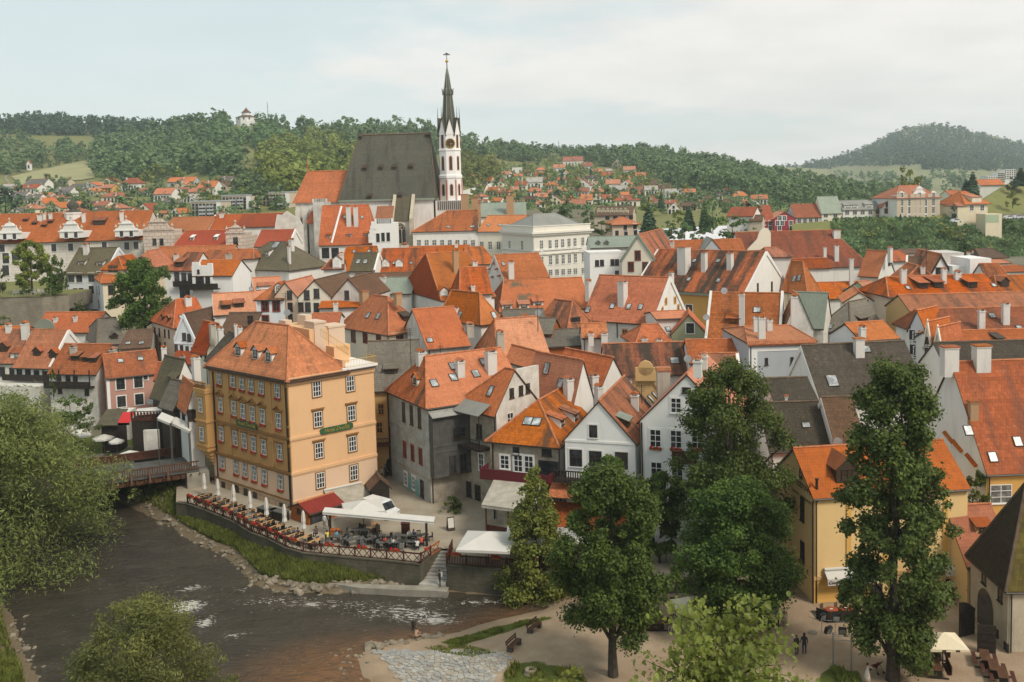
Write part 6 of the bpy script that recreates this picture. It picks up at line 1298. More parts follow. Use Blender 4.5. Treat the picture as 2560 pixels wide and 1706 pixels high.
r=House('parsonage with bright orange roof and twin tall chimneys below the church',(458,1482,255),838,('m',14),1208,yaw=0,hip=(.0,.10),wall='white',roof='orange',base=8,v='Z2');r.chim([(675,1340,1210,34),(727,1342,1212,32)]).sky([(645,1285),(772,1288)],.8,1.0).dorm([(527,1435),(677,1430),(803,1425)],1.0,.8,'shed','orange','white','s').win('r',[(505,1548),(575,1548)],2.0,2.8,'wb')
mb=MB(r.o);u0=r.onroof(548,1478)[0];u1=r.onroof(620,1212)[0];mb.tube([u0+Z_*.1,u1+Z_*.1],.28,5);r.part('verge',mb,M['white_clean'])
r2=House('white porch house with swallowtail crenellations below the church',(838,1335,252),1002,('m',10),None,yaw=0,wall='white_clean',roof='orange',flat=True,base=8,v='Z2');r2 .win('r',[(885,1437),(922,1432),(960,1430)],.9,2.3,'wb')
L_=(r2 .r-r2 .c).length;F=wframe(r2 .c,r2 .ur,r2 .nr)
for i in range(8):mb=MB(r2 .o);x=L_*(.22+.095*i) if i<8 else 0;mb.box(F,(x-.42,0,0),(x+.42,.5,1.3));r2 .part('merlon',mb,M['white_clean'])
for i in range(4):mb=MB(r2 .o);mb.box(F,(L_*.05*i-.9,-.1-.04*i,-3.5*(3-i)/3-1.5),(L_*.05*i+.3,.4,-3.2*(3-i)/3+.6));r2 .part('stepped_wall',mb,M['white_clean'])
r=House('orange roofed sacristy below the church wall',(868,1305,266),985,('m',10),1215,yaw=0,wall='white',roof='orange_c',base=8,v='Z2')
pb=atY(1416,1165,YC+9);tx,ty,zt0=pb.x,pb.y,pb.z;k=.34446/FPX*(YC+6)
tw_=MB(co);rad=166/2*k*1.035
zz=lambda y:zt0+raise_to(pb,y)
Fm=T_((tx,ty,0))@Matrix.Rotation(R_(22.5+8),4,'Z')
sec=[(rad*1.02,gb),(rad*1.02,zt0),(rad*.99,zz(1010)),(rad*1.06,zz(1003)),(rad*1.06,zz(985)),(rad*.97,zz(978)),(rad*.96,zz(810)),(rad*1.02,zz(806)),(rad*1.02,zz(796)),(rad*.95,zz(792)),(rad*.94,zz(690))]
tw_.lathe(Fm,sec,8);tower=tw_.build('tower',M['white_clean'],ch)
ap=rad*math.cos(math.pi/8)
mb=MB(co);mb.box(T_((tx,ty,0)),(-rad*1.25,-rad*1.25,gb),(rad*1.25,rad*1.25,zt0));mb.build('tower_base',M['white'],ch)
mb=MB(co)
for i in range(13):mb.box(T_((tx-rad*1.0+i*rad*2.0/12,ty-rad*1.28,zz(1230))),(-.12,-.1,0),(.12,.1,2.6))
mb.build('arcade',M['frame_d'],ch)
red=plain('brick_red_surround',(.52,.29,.23),.85);Mred=red
for q_ in range(8):
 ang=R_(22.5+8)+math.pi/8+q_*math.pi/4;n=Vector((math.cos(ang),math.sin(ang),0))
 if n.y>.35:continue
 xd=Vector((-n.y,n.x,0));
 for(ya,yb,kk,clock) in((1050,1128,1.0,0),(848,945,.96,0),(690,785,.945,1)):
  F=wframe(Vector((tx,ty,0))+n*(ap*kk),xd,n);w_=rad*.22;z0,z1=zz(yb),zz(ya)
  isclock=clock and q_ in CLK if(CLK:=(5,7)) else False
  if isclock:
   mb=MB(co);zc=zz(755);mb.lathe(F@T_((0,0,zc))@Matrix.Rotation(R_(90),4,'X'),[(1.45,.02),(1.45,.2)],24);ck=mb.build('clock_face',M['frame_d'],tower)
   mb=MB(co);pts=[F@Vector((1.35*math.cos(t),-.26,zc+1.35*math.sin(t))) for t in np.linspace(0,6.2832,25)];mb.tube(pts,.09,4)
   for h_ in range(12):t=h_*math.pi/6;mb.tube([F@Vector((1.22*math.cos(t),-.24,zc+1.22*math.sin(t))),F@Vector((.92*math.cos(t),-.24,zc+.92*math.sin(t)))],.07,4)
   for t,l in((-1.3,1.0),(-.2,.7)):mb.tube([F@Vector((0,-.28,zc)),F@Vector((l*math.cos(t),-.28,zc+l*math.sin(t)))],.07,4)
   mb.build('clock_marks',M['gold'],ck);continue
  mb=MB(co);mb.slab(lancet(F,w_+.34,z0-.2,z1+.25,0,-.06),.05,down=-n);sf=mb.build('window_surround',Mred,tower)
  mb=MB(co);mb.face(lancet(F,w_,z0,z1,0,-.09));mb.build('louvre',M['frame_d'],sf)
 F=wframe(Vector((tx,ty,0))+n*(ap*.93),xd,n);w_=rad*.37
 mb=MB(co);zg0,zg1=zz(692),zz(575);mb.slab([F@Vector((-w_,-.15,zg0)),F@Vector((w_,-.15,zg0)),F@Vector((0,-.15,zg1))],.3,down=-n);gbl=mb.build('tower_gable',M['white_clean'],tower)
 mb=MB(co)
 for s_ in(-1,1):mb.slab([F@Vector((s_*w_*1.1,-.35,zg0-.3)),F@Vector((0,-.35,zg1+.4)),F@Vector((0,2.6,zg1-.2)),F@Vector((s_*w_*1.1,2.0,zg0-.3))][::s_],.15)
 mb.tube([F@Vector((0,-.2,zg1)),F@Vector((0,-.2,zg1+3.4))],[.13,.03],5);mb.build('gable_roof',M['slate'],gbl)
for s_ in range(8):
 a_=R_(22.5+8)+s_*math.pi/4;
 if math.sin(a_)>.5:continue
 mb=MB(co);mb.tube([(tx+rad*.99*math.cos(a_),ty+rad*.99*math.sin(a_),zt0),(tx+rad*.97*math.cos(a_),ty+rad*.97*math.sin(a_),zz(1015))],.33,4);mb.build('corner_strip',Mred,tower)
mb=MB(co);sp=[(rad*.80,zz(690)),(rad*.55,zz(560)),(rad*.36,zz(405)),(rad*.42,zz(398)),(rad*.42,zz(380)),(rad*.30,zz(352)),(rad*.14,zz(255)),(.12,zz(205))]
mb.lathe(Fm,sp,8);spire=mb.build('spire',M['slate'],ch)
mb=MB(co)
for q_ in range(8):
 a_=R_(30.5)+q_*math.pi/4;P_=lambda r_,y:Vector((tx+r_*math.cos(a_),ty+r_*math.sin(a_),zz(y)))
 mb.tube([P_(rad*.80,690),P_(rad*.55,560),P_(rad*.37,405)],.13,4);mb.tube([P_(rad*.46,402),P_(rad*.46,372),P_(rad*.30,352),P_(rad*.14,255),P_(.1,205)],.12,4);mb.tube([P_(rad*.46,395),P_(rad*.52,350)],[.14,.03],4)
mb.build('spire_rib',M['copper'],spire)
mb=MB(co);mb.tube([(tx,ty,zz(207)),(tx,ty,zz(92))],[.14,.07],6);mb.build('finial_rod',M['metal'],spire)
mb=MB(co);mb.lathe(T_((tx,ty,zz(156))),[(.05,-.5),(.45,-.2),(.5,0),(.45,.2),(.05,.5)],10);mb.build('finial_ball',M['gold'],spire)
mb=MB(co);mb.box(T_((tx,ty,zz(108))),(-1.0,-.1,-.12),(1.0,.1,.12));mb.box(T_((tx,ty,zz(100))),(-.55,-.1,-.1),(.55,.1,.1));mb.build('cross_bar',M['metal'],spire)
# #  HILLSIDE VILLAGE
ORD=['first','second','third','fourth','fifth','sixth','seventh','eighth','ninth','tenth','eleventh','twelfth','thirteenth','fourteenth','fifteenth','sixteenth','seventeenth','eighteenth','nineteenth','twentieth','twenty first','twenty second','twenty third','twenty fourth','twenty fifth','twenty sixth','twenty seventh','twenty eighth']
WN={'w':('white','white'),'c':('cream','creamlight'),'y':('yellow','cream'),'g':('grey','greywall'),'p':('peach','peach'),'b':('beige','beige'),'o':('orange','orange_wall'),'r':('pink','pink'),'m':('green grey','greengrey')}
RN={'o':('orange','salmon'),'s':('salmon','salmon'),'r':('red','fred'),'b':('brown','brown'),'g':('grey','fgrey'),'l':('pale grey','flight'),'k':('dark','fdark')}
M['fred']=roofmat('faded_red_tiles',(.42,.135,.075),amt=.3);M['fgrey']=roofmat('grey_slates',(.20,.20,.205),dark=(.12,.12,.12),amt=.3);M['flight']=roofmat('pale_metal_roof',(.45,.46,.46),dark=(.3,.3,.3),amt=.2);M['fdark']=roofmat('dark_far_tiles',(.10,.085,.075),amt=.3)
def village(where,v,rows,hill,group):
 k=VIEWS[v][2];hs=[]
 for(x0,x1,yt,yb,kind,wc,rc) in rows:
  X,Yb=px((x0+x1)/2,yb,v);hs.append([Yb,X,(x0,x1,yt,yb,kind,wc,rc)])
 hs.sort(key=lambda h:h[0]);n=len(hs);band={}
 names=['highest','upper','middle','lower','lowest'];nb=5
 for i,h in enumerate(hs):band.setdefault(names[min(nb-1,i*nb//n)],[]).append(h)
 for b,hl in band.items():
  hl.sort(key=lambda h:h[1])
  for i,(Yb,X,(x0,x1,yt,yb,kind,wc,rc)) in enumerate(hl):
   g_=hill.at(X,Yb);Y=g_.y;u=(i*7919%13)/13-.5
   lab=f'{WN[wc][0]} house with {RN[rc][0]} roof, {ORD[i]} from left in {b} row of {where}'
   if kind=='f':
    h=House(lab,(x0,yt,Y),x1,('m',9),None,yaw=6*u,wall=WN[wc][1],roof='orange',flat=True,base=g_.z-2,v=v,group=group);ye=yt
   else:
    ye=yt+(yb-yt)*(.42 if kind in 'eh' else .52)
    h=House(lab,(x0+(x1-x0)*.04,ye,Y),x1-(x1-x0)*.04,('m',8 if kind!='g' else 11),yt,yaw=(-14+14*u if kind=='g' else-16*(1 if X<1280 else .2)+10*u),ax='l' if kind=='g' else 'r',hip=(.28,.28) if kind=='h' else(0,0),wall=WN[wc][1],roof=RN[rc][1],base=g_.z-2,v=v,ov=.5,group=group)
   wpx=(x1-x0)*k;m_=max(2,min(5,int(wpx/9)))
   yy=ye+(yb-ye)*.45;h.row('r',(x0+(x1-x0)*.2,yy),(x1-(x1-x0)*.22,yy),m_,w_=1.2,h_=1.5,st='s')
   if(yb-ye)*k>11:h.row('r',(x0+(x1-x0)*.2,ye+(yb-ye)*.8),(x1-(x1-x0)*.22,ye+(yb-ye)*.8),m_,w_=1.2,h_=1.5,st='s')
   if kind=='g':h.win('r',[((x0+x1)/2,yt+(ye-yt)*.72)],1.2,1.4,'s')
   elif kind!='f' and(i%2==0) and rc!='l':h.dorm([(x0+(x1-x0)*.55,yt+(ye-yt)*.75)],2.0,1.1,'shed',RN[rc][1],WN[wc][1],'s')
   if kind!='f' and i%3!=1:
    xc=x0+(x1-x0)*(.35 if i%2 else .62);h.chim([(xc,yt+(ye-yt)*.25,yt-(yb-yt)*.10,.9*FPX/Y/k)],cap='slab')
LV=[(210,405,888,985,'e','w','g'),(110,340,938,1010,'e','w','r'),(0,52,930,972,'g','w','l'),(75,222,1000,1090,'e','c','g'),(205,345,1022,1118,'e','c','g'),(480,632,960,1052,'e','w','g'),(605,738,930,1015,'e','g','g'),(500,600,885,945,'e','b','k'),(738,862,912,972,'g','g','s'),(705,852,965,1030,'g','b','o'),(872,1002,935,1005,'e','o','o'),(886,1015,875,945,'g','c','r'),(1068,1240,878,988,'h','w','r'),(890,1118,1008,1092,'h','c','r'),(1195,1362,968,1032,'h','w','s'),(1480,1738,872,962,'e','g','o'),(1530,1682,905,992,'g','p','s'),(1750,1922,905,1030,'e','w','o'),(1903,2058,865,950,'e','c','g'),(1905,2028,905,985,'g','b','b'),(1535,1657,960,1036,'g','y','r'),(1355,1535,968,1085,'e','w','s'),(1670,1828,965,1046,'e','c','o'),(1628,1732,1020,1095,'g','w','l'),(1360,1500,1058,1150,'g','m','g'),(1215,1337,1105,1200,'g','c','r'),(930,1092,1108,1200,'h','c','o'),(820,952,1085,1172,'e','c','r'),(640,780,1085,1160,'e','c','o'),(535,640,1088,1172,'g','w','o'),(385,545,1095,1190,'g','c','o'),(300,402,1055,1160,'g','p','o'),(180,312,1113,1205,'h','c','o'),(75,187,1140,1210,'g','c','g'),(-20,75,1200,1285,'h','p','r'),(430,547,1028,1096,'h','w','r'),(318,440,1008,1090,'e','p','o'),(740,830,1088,1165,'g','b','b'),(1100,1215,1140,1215,'h','c','r'),(1340,1470,1170,1225,'h','p','s'),(-40,48,995,1075,'e','w','o'),(820,930,1145,1215,'h','b','b'),(580,700,1145,1215,'h','c','r'),(470,560,1180,1240,'h','p','o'),(1500,1600,1150,1225,'g','c','s')]
village('left hillside village','Z1',LV,HA,'houses of the left hillside village')
RV=[(445,642,510,592,'e','w','r'),(615,722,560,632,'e','w','r'),(888,978,533,612,'g','b','l'),(835,892,615,658,'e','w','l'),(183,287,650,702,'e','w','r'),(0,90,603,668,'f','w','l'),(10,97,660,718,'e','w','s'),(120,277,693,792,'e','w','l'),(283,422,733,802,'h','b','o'),(123,278,786,862,'h','w','o'),(385,508,780,862,'h','c','o'),(318,398,803,852,'e','p','o'),(568,702,712,812,'g','w','r'),(548,692,788,862,'e','w','r'),(645,768,678,737,'e','w','k'),(833,972,710,802,'e','w','s'),(863,1022,768,852,'e','w','l'),(1033,1172,780,852,'e','w','r'),(1178,1308,768,852,'e','w','l'),(1280,1413,763,822,'e','c','b'),(1363,1478,795,872,'e','w','l'),(1448,1543,792,852,'g','w','o'),(1538,1643,796,862,'e','c','s'),(945,1178,823,885,'e','w','o'),(893,1153,860,952,'h','c','r'),(608,722,842,962,'e','c','o'),(523,662,888,992,'e','c','r'),(323,442,855,937,'g','y','b'),(-20,62,775,852,'e','o','o'),(1383,1498,920,1017,'g','w','r'),(1498,1662,917,985,'e','b','b'),(1813,1992,888,957,'h','c','b'),(1968,2107,820,907,'h','p','s'),(2130,2290,850,932,'e','w','o'),(1788,1882,833,892,'e','w','k'),(1640,1695,840,900,'g','c','o'),(2110,2225,895,965,'g','w','r'),(1265,1330,845,900,'g','b','o'),(-110,-20,640,700,'e','w','o'),(-170,-80,700,770,'g','c','r'),(-230,-130,780,850,'e','p','o'),(100,230,862,920,'e','c','b'),(440,530,905,970,'e','w','s'),(220,330,700,745,'e','c','r')]
rv=random.Random(8);tries=0
while len(RV)<92 and tries<4000:
 tries+=1;x=rv.uniform(-330,2250);yb=rv.uniform(max(640,600+max(0,x-900)*.2),975)
 if x>1250 and yb<790:continue
 w_=rv.uniform(75,125);hh=w_*rv.uniform(.55,.72)
 if any(abs(x-(q[0]+q[1])/2)<(w_+q[1]-q[0])*.40 and abs(yb-q[3])<42 for q in RV):continue
 RV.append((x-w_/2,x+w_/2,yb-hh,yb,rv.choice('eegh'),rv.choice('wwwcpc'),rv.choice('oosrrb')))
village('right hillside village','Z3',RV,HA,'houses of the right hillside village')
for lab,x0,x1,yt,yb,v in(('beige block of flats with loggias, lower left of the two beside the road',1700,1968,1090,1215,'Z1'),('beige block of flats with loggias, upper right of the two beside the road',1973,2232,1035,1152,'Z1'),('beige block of flats with loggias just left of the church choir',45,242,1112,1210,'Z2')):
 X,Yb=px((x0+x1)/2,yb,v);g_=HA.at(X,Yb);h=House(lab,(x0,yt,g_.y),x1,('m',11),None,yaw=-8,wall='beige',roof='orange',flat=True,base=g_.z-2,v=v,name='flats',cat='flats',group='blocks of flats');dy=yb-yt
 for f_ in(.2,.45,.7,.92):h.row('r',(x0+(x1-x0)*.08,yt+dy*f_),(x0+(x1-x0)*.80,yt+dy*f_),7,w_=1.4,h_=1.3,st='s')
 L_=(h.r-h.c).length;F=wframe(h.c,h.ur,h.nr);mb=MB(h.o);mb.box(F,(-.3,-.3,0),(L_+.3,11.3,.5));h.part('roof_slab',mb,M['greywall'])
 for t in(.28,.55):
  for f_ in(.2,.45,.7):
   z=-dy*f_*VIEWS[v][2]/FPX*g_.y;mb=MB(h.o);mb.box(F,(L_*t,-1.1,z-1.4),(L_*t+3,-.02,z-.5));h.part('loggia',mb,M['greywall'])
 mb=MB(h.o);mb.box(F,(L_*.84,-.03,-14),(L_,-.01,0));h.part('end_panel',mb,M['white_clean'])
p=HA.at(617,311)+Vector((0,0,4));cp=empty('chapel',p,'white round chapel with conical roof on the left hilltop','chapel')
mb=MB(p);F=T_(p);mb.lathe(F,[(11,-9),(11,3.4)],10);mb.lathe(F@T_((0,0,3)),[(4.6,0),(4.6,5.4)],10);mb.build('wall',M['white_clean'],cp)
mb=MB(p);mb.lathe(F,[(11.6,3.4),(4.5,5.8)],10);mb.lathe(F,[(5.3,8.3),(2.2,11),(.6,13),(.1,14)],10);mb.build('roof',M['brown'],cp)
for i in range(5):a=R_(210+i*30);mb=MB(p);n=Vector((math.cos(a),math.sin(a),0));F2=wframe(p+n*10.6+Vector((0,0,2)),Vector((-n.y,n.x,0)),n);mb.box(F2,(-.7,-.1,-1.2),(.7,0,1.2));mb.build('window',M['glass'],cp)
p=HA.at(74,426);sh=empty('shrine',p,'tiny white wayside shrine at the meadow edge on the left','shrine');mb=MB();mb.box(I4,(-1.7,-1.5,-1),(1.7,1.5,6));mb.face([(-1.7,-1.5,6),(1.7,-1.5,6),(0,-1.5,8.4)]);mb.build('wall',M['white_clean'],sh);mb=MB();mb.slab([(-2,-1.8,5.8),(0,-1.8,8.6),(0,1.8,8.6),(-2,1.8,5.8)][::-1],.2);mb.slab([(0,-1.8,8.6),(2,-1.8,5.8),(2,1.8,5.8),(0,1.8,8.6)][::-1],.2);mb.build('roof',M['fred'],sh);mb=MB();mb.box(I4,(-.7,-1.6,1.5),(.7,-1.5,4.5));mb.build('niche',M['glass'],sh)
def ribbon(name,pts,wpx,mat):
 mb=MB();P=[HA.at(x,y)+Vector((0,0,.5)) for x,y in pts];w_=[wpx/FPX*p_.y for p_ in P]
 for i in range(len(P)-1):a,b=P[i],P[i+1];n=Vector((1,.0,0)) if abs((b-a).y)>abs((b-a).x) else Vector((0,1,0));k0,k1=(w_[i],w_[i+1]) if n.x else(8,8);mb.face([a-n*k0,b-n*k1,b+n*k1,a+n*k0])
 tag(mb.build(name,mat),kind='structure')
ribbon('path',[(18,478),(26,466),(17,452),(13,446),(20,440),(45,434),(75,429)],2.2,M['concrete']);ribbon('road',[(420,540),(428,520),(450,508),(462,500)],4,M['concrete'])
mb=MB();top=[(28,444),(80,431),(130,420),(190,408),(240,401)];bot=[(60,470),(110,462),(160,455),(205,452),(238,446)]
for i in range(4):mb.face([HA.at(*bot[i])+Z_*.7,HA.at(*bot[i+1])+Z_*.7,HA.at(*top[i+1])+Z_*.7,HA.at(*top[i])+Z_*.7])
tag(mb.build('hay_field',plain('cut_hay',(.30,.285,.14),.95,var=.15,scale=.05)),kind='structure')
p0,p1=HA.at(1158,492),HA.at(1240,468);wr=empty('boundary_wall',p0,'long white garden wall on the slope right of the church tower','wall');mb=MB(p0);d=(p1-p0);F=wframe(p0,Vector((d.x,d.y,0)),(0,-1,0));mb.face([p0-Z_*2,p1-Z_*2,p1+Z_*4,p0+Z_*4]);mb.face([p0+Z_*4,p1+Z_*4,p1+Z_*4+Vector((0,1,0)),p0+Z_*4+Vector((0,1,0))]);mb.build('masonry',M['white_clean'],wr)
VE=dict(v='Z4',group=None)
r=House('raspberry red gabled house with white windows above the old town',(50,1062,386),243,('m',14),1000,yaw=-4,ax='l',wall='red_wall',roof='salmon',base=14,**VE);r.win('r',[(105,1055),(147,1055),(85,1097),(127,1097),(205,1097),(103,1143),(207,1142)],1.5,1.9,'ww')
r=House('low raspberry red wing with orange roof at the left of the gabled one',(-60,1085,388),52,('m',12),945,yaw=0,wall='red_wall',roof='fred' if True else '',base=14,**VE);r.win('r',[(20,1097),(20,1143),(-40,1097)],1.5,1.9,'ww')
r=House('blue grey house with wide rusty roof next to the red house',(245,1048,390),474,('m',14),935,yaw=0,wall='greywall',roof='fred',base=14,**VE);r.row('r',(278,1078),(432,1075),4,w_=1.6,h_=2,st='ww').row('r',(278,1133),(432,1128),4,w_=1.6,h_=2,st='ww')
r=House('cream town house with verdigris mansard roof',(478,1010,390),660,('m',12),905,yaw=0,wall='creamlight',roof='copper',base=14,rise=6.5,**VE);r.row('r',(515,1030),(600,1030),2,w_=1.8,h_=1.7,st='ww').row('r',(515,1085),(600,1085),2,w_=1.8,h_=1.7,st='ww')
r=House('long pale grey apartment house with patchy metal roof',(668,982,390),938,('m',12),902,yaw=0,wall='white',roof='zinc',base=14,**VE);r.row('r',(705,1007),(912,1003),4,w_=1.8,h_=1.7,st='ww').row('r',(705,1062),(912,1058),4,w_=1.8,h_=1.7,st='ww').dorm([(715,965),(768,962),(900,958)],3,1.3,'shed','zinc','white','s')
r=House('narrow yellowish house between grey apartments and white gable',(938,982,391),1025,('m',12),905,yaw=0,wall='cream',roof='zinc',base=14,**VE);r.row('r',(985,995),(988,1050),2,w_=2,h_=1.8,st='rb')
r=House('white half timber gabled house left of the big villa',(1022,955,386),1148,('m',12),885,yaw=-6,ax='l',wall='white',roof='fred',base=14,**VE);r.win('r',[(1072,935),(1126,935),(1060,990),(1117,988)],1.8,1.9,'rb')
vl=House('big pale villa with curved gables and orange hipped roof',(1150,878,378),1530,('m',22),768,yaw=4,hip=(.35,.2),wall='white',roof='salmon',base=14,ov=.6,cornice='white_clean',**VE)
vl.row('r',(1192,915),(1192,980),2,w_=1.6,h_=2.6,st='ww').row('r',(1265,915),(1400,915),4,w_=1.6,h_=2.6,st='ww').row('r',(1265,983),(1400,983),4,w_=1.6,h_=2.6,st='ww').row('r',(1265,1052),(1400,1050),4,w_=1.6,h_=2.2,st='ww').row('r',(1475,912),(1475,1050),3,w_=1.8,h_=2.6,st='ww')
for x in(1165,1222,1288,1332,1378,1443,1503):p,d,n=vl.onwall('r',x,950);F=wframe(p,d,n);mb=MB(vl.o);mb.box(F,(-.9,-.12,-5),(.9,-.01,5));vl.part('pilaster',mb,M['beige'])
for x,w_,yt in((1190,75,815),(1350,105,768),(1475,85,812)):scroll_gable(vl.root,vl.o,x,872,yt,w_,vl.c.y-.3+(x-1150)*.02,'white_clean',False);vl.win('r',[(x,848)],1.3,1.9,'ww')
r=House('yellow villa with orange hipped roof on the east slope',(1758,925,374),1958,('m',16),818,yaw=12,hip=(.38,.38),wall='cream',roof='salmon',base=14,ov=.9,**VE);r.win('r',[(1815,963),(1908,962)],1.8,2.2,'ww').dorm([(1860,915)],4.2,2.2,'shed','salmon','cream','ww')
r=House('low yellow porch wing of the villa with orange roof',(1690,948,372),1760,('m',9),920,yaw=6,hip=(.3,0),wall='cream',roof='salmon',base=14,**VE)
r=House('cream double garage with green doors below the yellow villa',(1940,1018,366),2085,('m',6),None,yaw=8,wall='cream',roof='salmon',flat=True,base=14,name='garage',cat='garage',**VE)
for x in(1972,2028):p,d,n=r.onwall('r',x,1048);F=wframe(p,d,n);mb=MB(r.o);mb.box(F,(-1.3,-.08,-1.9),(1.3,-.01,1.0));r.part('garage_door',mb,M['mint'])
r=House('white house with bright orange roof high on the east slope',(1890,762,440),2108,('m',12),716,yaw=-8,wall='white',roof='salmon',base=20,**VE)
r=House('small house with orange roof between pale villa and dark spruce',(1618,848,425),1735,('m',9),812,yaw=0,wall='c' and 'creamlight',roof='salmon',base=18,**VE)
r=House('orange roofed house behind the white gable left of the villa',(1000,905,405),1160,('m',10),858,yaw=0,wall='white',roof='salmon',base=18,**VE)
for lab,x0,x1,yt in(('distant white tower block, nearer the frame edge',2110,2205,620),('distant pale tower block left of the white one',2045,2112,648),('low distant pale slab block left of the towers',1945,2045,680)):
 h=House(lab,(x0,yt,800),x1,('m',14),None,yaw=-6,wall='white',roof='orange',flat=True,base=20,v='Z4',name='flats',cat='flats',group='distant tower blocks')
 for i in range(5):h.row('r',(x0+8,yt+10+i*18),(x1-8,yt+10+i*18),5,w_=1.0,h_=1.0,st='s')
wall_run('slope_wall',[HE.at(2440,556)+Z_*2.5,HE.at(2500,552)+Z_*2.5,HE.at(2580,548)+Z_*2.5],10,'grey stone retaining wall below the road on the east slope','stonewall',cope=False)
bh=House('long barn like house with brown roof and six round dormers',(735,1032,352),1072,('m',12),957,yaw=-14,wall='beige',roof='brown',base=16,v='Z3');bh.row('r',(850,1048),(1060,1045),4,w_=1.5,h_=1.5,st='s').win('r',[(1100,1000)],.1,.1,'s')
for x in(780,817,856,895,934,972,1014):bh.dorm([(x,1008)],2.0,1.5,'gable','brown','cream','s')
oh=House('square cream house with orange pyramid roof and eyelid dormer',(895,1112,330),1125,('m',12),1048,yaw=6,hip=(.42,.42),wall='peach',roof='salmon',base=14,v='Z3',ov=.8);oh.win('r',[(1008,1143),(1015,1192),(1095,1130),(1100,1185),(935,1192)],1.3,2.2,'wb')
r=House('big barn with rusty brown and orange roof right of the spruces',(1915,1040,350),2150,('m',14),962,yaw=-26,wall='white',roof='fred',base=14,v='Z3')
r=House('brown roofed annex at the right of the rusty barn',(2110,1080,345),2230,('m',9),1030,yaw=-20,wall='b' and 'beige',roof='brown',base=14,v='Z3')
for lab,x,y0,y1 in(('thin radio mast on the left hilltop right of the chapel',671,312,255),('thin radio mast on the ridge right of the church',1397,380,352),('thin radio mast on the wooded ridge farther right',1673,390,362),('thin mast on the slope behind the church spire',1740-1080,360,340)):
 h_=HA;p=HA.at(x,y0);t=empty('radio_mast',p,lab,'mast','radio masts on the ridge');mb=MB(p);H_=raise_to(p,y1,'A');mb.tube([p,p+Z_*H_],[.55,.25],4);mb.build('pole',M['steel'],t);mb=MB(p);mb.tube([p+Z_*H_*.8-Vector((1.2,0,0)),p+Z_*H_*.8+Vector((1.2,0,0))],.15,4);mb.build('antenna',M['steel'],t)
# #  WOODS AND HILLSIDE TREES
def pin(poly,n,seed):
 r=np.random.default_rng(seed);P=np.array(poly,float);lo,hi=P.min(0),P.max(0);out=[]
 while len(out)<n:
  q=lo+(hi-lo)*r.random((n*2,2));_,i=poly_dist(q,P);out+=q[i].tolist()
 return out[:n]
def wood(poly,n,hill,leaf,H,mix,label,seed,name='woodland',hv=.42):
 if hill is HA and H>=9:H*=1.1;n=int(n*.9)
 r=random.Random(seed);pts=[]
 for x,y in pin(poly,n,seed):
  if hill is HA and 586<x<650 and y<352:continue
  if not hill.inside(x,y):y=min(max(y,hill_crest(hill,x)),1e9)
  p=hill.at(x,y);k=r.choice(mix);pts.append((p.x,p.y,p.z-.5,H*(1-hv+2*hv*r.random()),k,r.randrange(4),r.uniform(.8,1.25)))
 return wood_mass(name,pts,leaf,label,hill in(HC,HD) or H<5)
def hill_crest(h,x):return lerp_tab(h.tab,x)[2]
BR,MX,CO=['bro','bro','wide','tall'],['bro','wide','con','tall'],['con','con','con','bro']
wood([(-80,306),(100,308),(300,322),(480,326),(490,350),(330,352),(200,342),(60,337),(-80,335)],520,HA,'lf_con',13,MX,'dark mixed wood along the left skyline',11)
wood([(-60,345),(60,345),(100,380),(95,410),(40,440),(-60,445)],95,HA,'lf_far',11,BR,'green copse at the left edge of the meadows',12)
wood([(45,432),(55,395),(112,385),(120,418)],40,HA,'lf_far',11,BR,'green copse beside the wayside shrine',13)
wood([(95,378),(150,374),(262,378),(262,384),(150,386)],34,HA,'lf_far',6,BR,'hedge with bushes between two meadow strips',14,'hedge')
wood([(135,410),(148,378),(212,376),(218,402)],32,HA,'lf_far',12,BR,'round clump of trees between the meadow strips',15)
wood([(110,418),(190,400),(262,380),(300,378),(240,400),(120,424)],34,HA,'lf_far',5,BR,'hedge along the top of the hay field',16,'hedge')
wood([(232,448),(228,405),(255,368),(330,340),(430,330),(480,334),(500,372),(470,395),(520,410),(600,405),(600,440),(440,440),(350,455),(280,455)],470,HA,'lf_far',13,BR,'dense green wood on the left hillside',17)
wood([(480,334),(600,322),(700,335),(760,345),(770,362),(690,380),(620,372),(510,366)],170,HA,'lf_far',11,BR,'green trees on the slope under the hilltop chapel',18)
wood([(425,328),(480,318),(575,312),(580,320),(440,336)],40,HA,'lf_far',14,MX,'skyline trees left of the hilltop chapel',19)
wood([(648,314),(700,324),(800,330),(950,324),(1060,332),(1180,368),(1190,400),(1050,400),(900,392),(780,352),(660,328)],430,HA,'lf_far',12,MX,'green wood along the skyline behind the church',20)
wood([(655,440),(668,395),(720,370),(800,362),(870,385),(900,440),(885,500),(700,505),(660,480)],300,HA,'lf_far2',13,BR,'bright yellow green wood left of the church roof',21)
wood([(600,505),(600,450),(660,440),(670,490),(720,530),(640,540)],60,HA,'lf_far',9,BR,'trees behind the flats left of the church',22)
wood([(1130,372),(1300,382),(1480,392),(1600,390),(1720,402),(1820,420),(1930,448),(2070,472),(2220,494),(2230,508),(1960,508),(1830,492),(1720,475),(1640,448),(1560,425),(1480,412),(1400,404),(1300,408),(1240,404),(1150,398)],1150,HA,'lf_far',11,BR,'wide green wood on the hill right of the church',23)
wood([(1148,470),(1155,420),(1235,418),(1245,445),(1210,475)],70,HA,'lf_far2',12,BR,'bright green wood beside the church tower',24)
wood([(1900,508),(2000,505),(2200,505),(2420,508),(2420,520),(2000,525)],90,HA,'lf_far',9,BR,'trees in the valley behind the villas',25)
wood([(1250,376),(1640,378),(1640,384),(1250,384)],240,HC,'lf_con',14,CO,'dark spruce band on the far ridge',26)
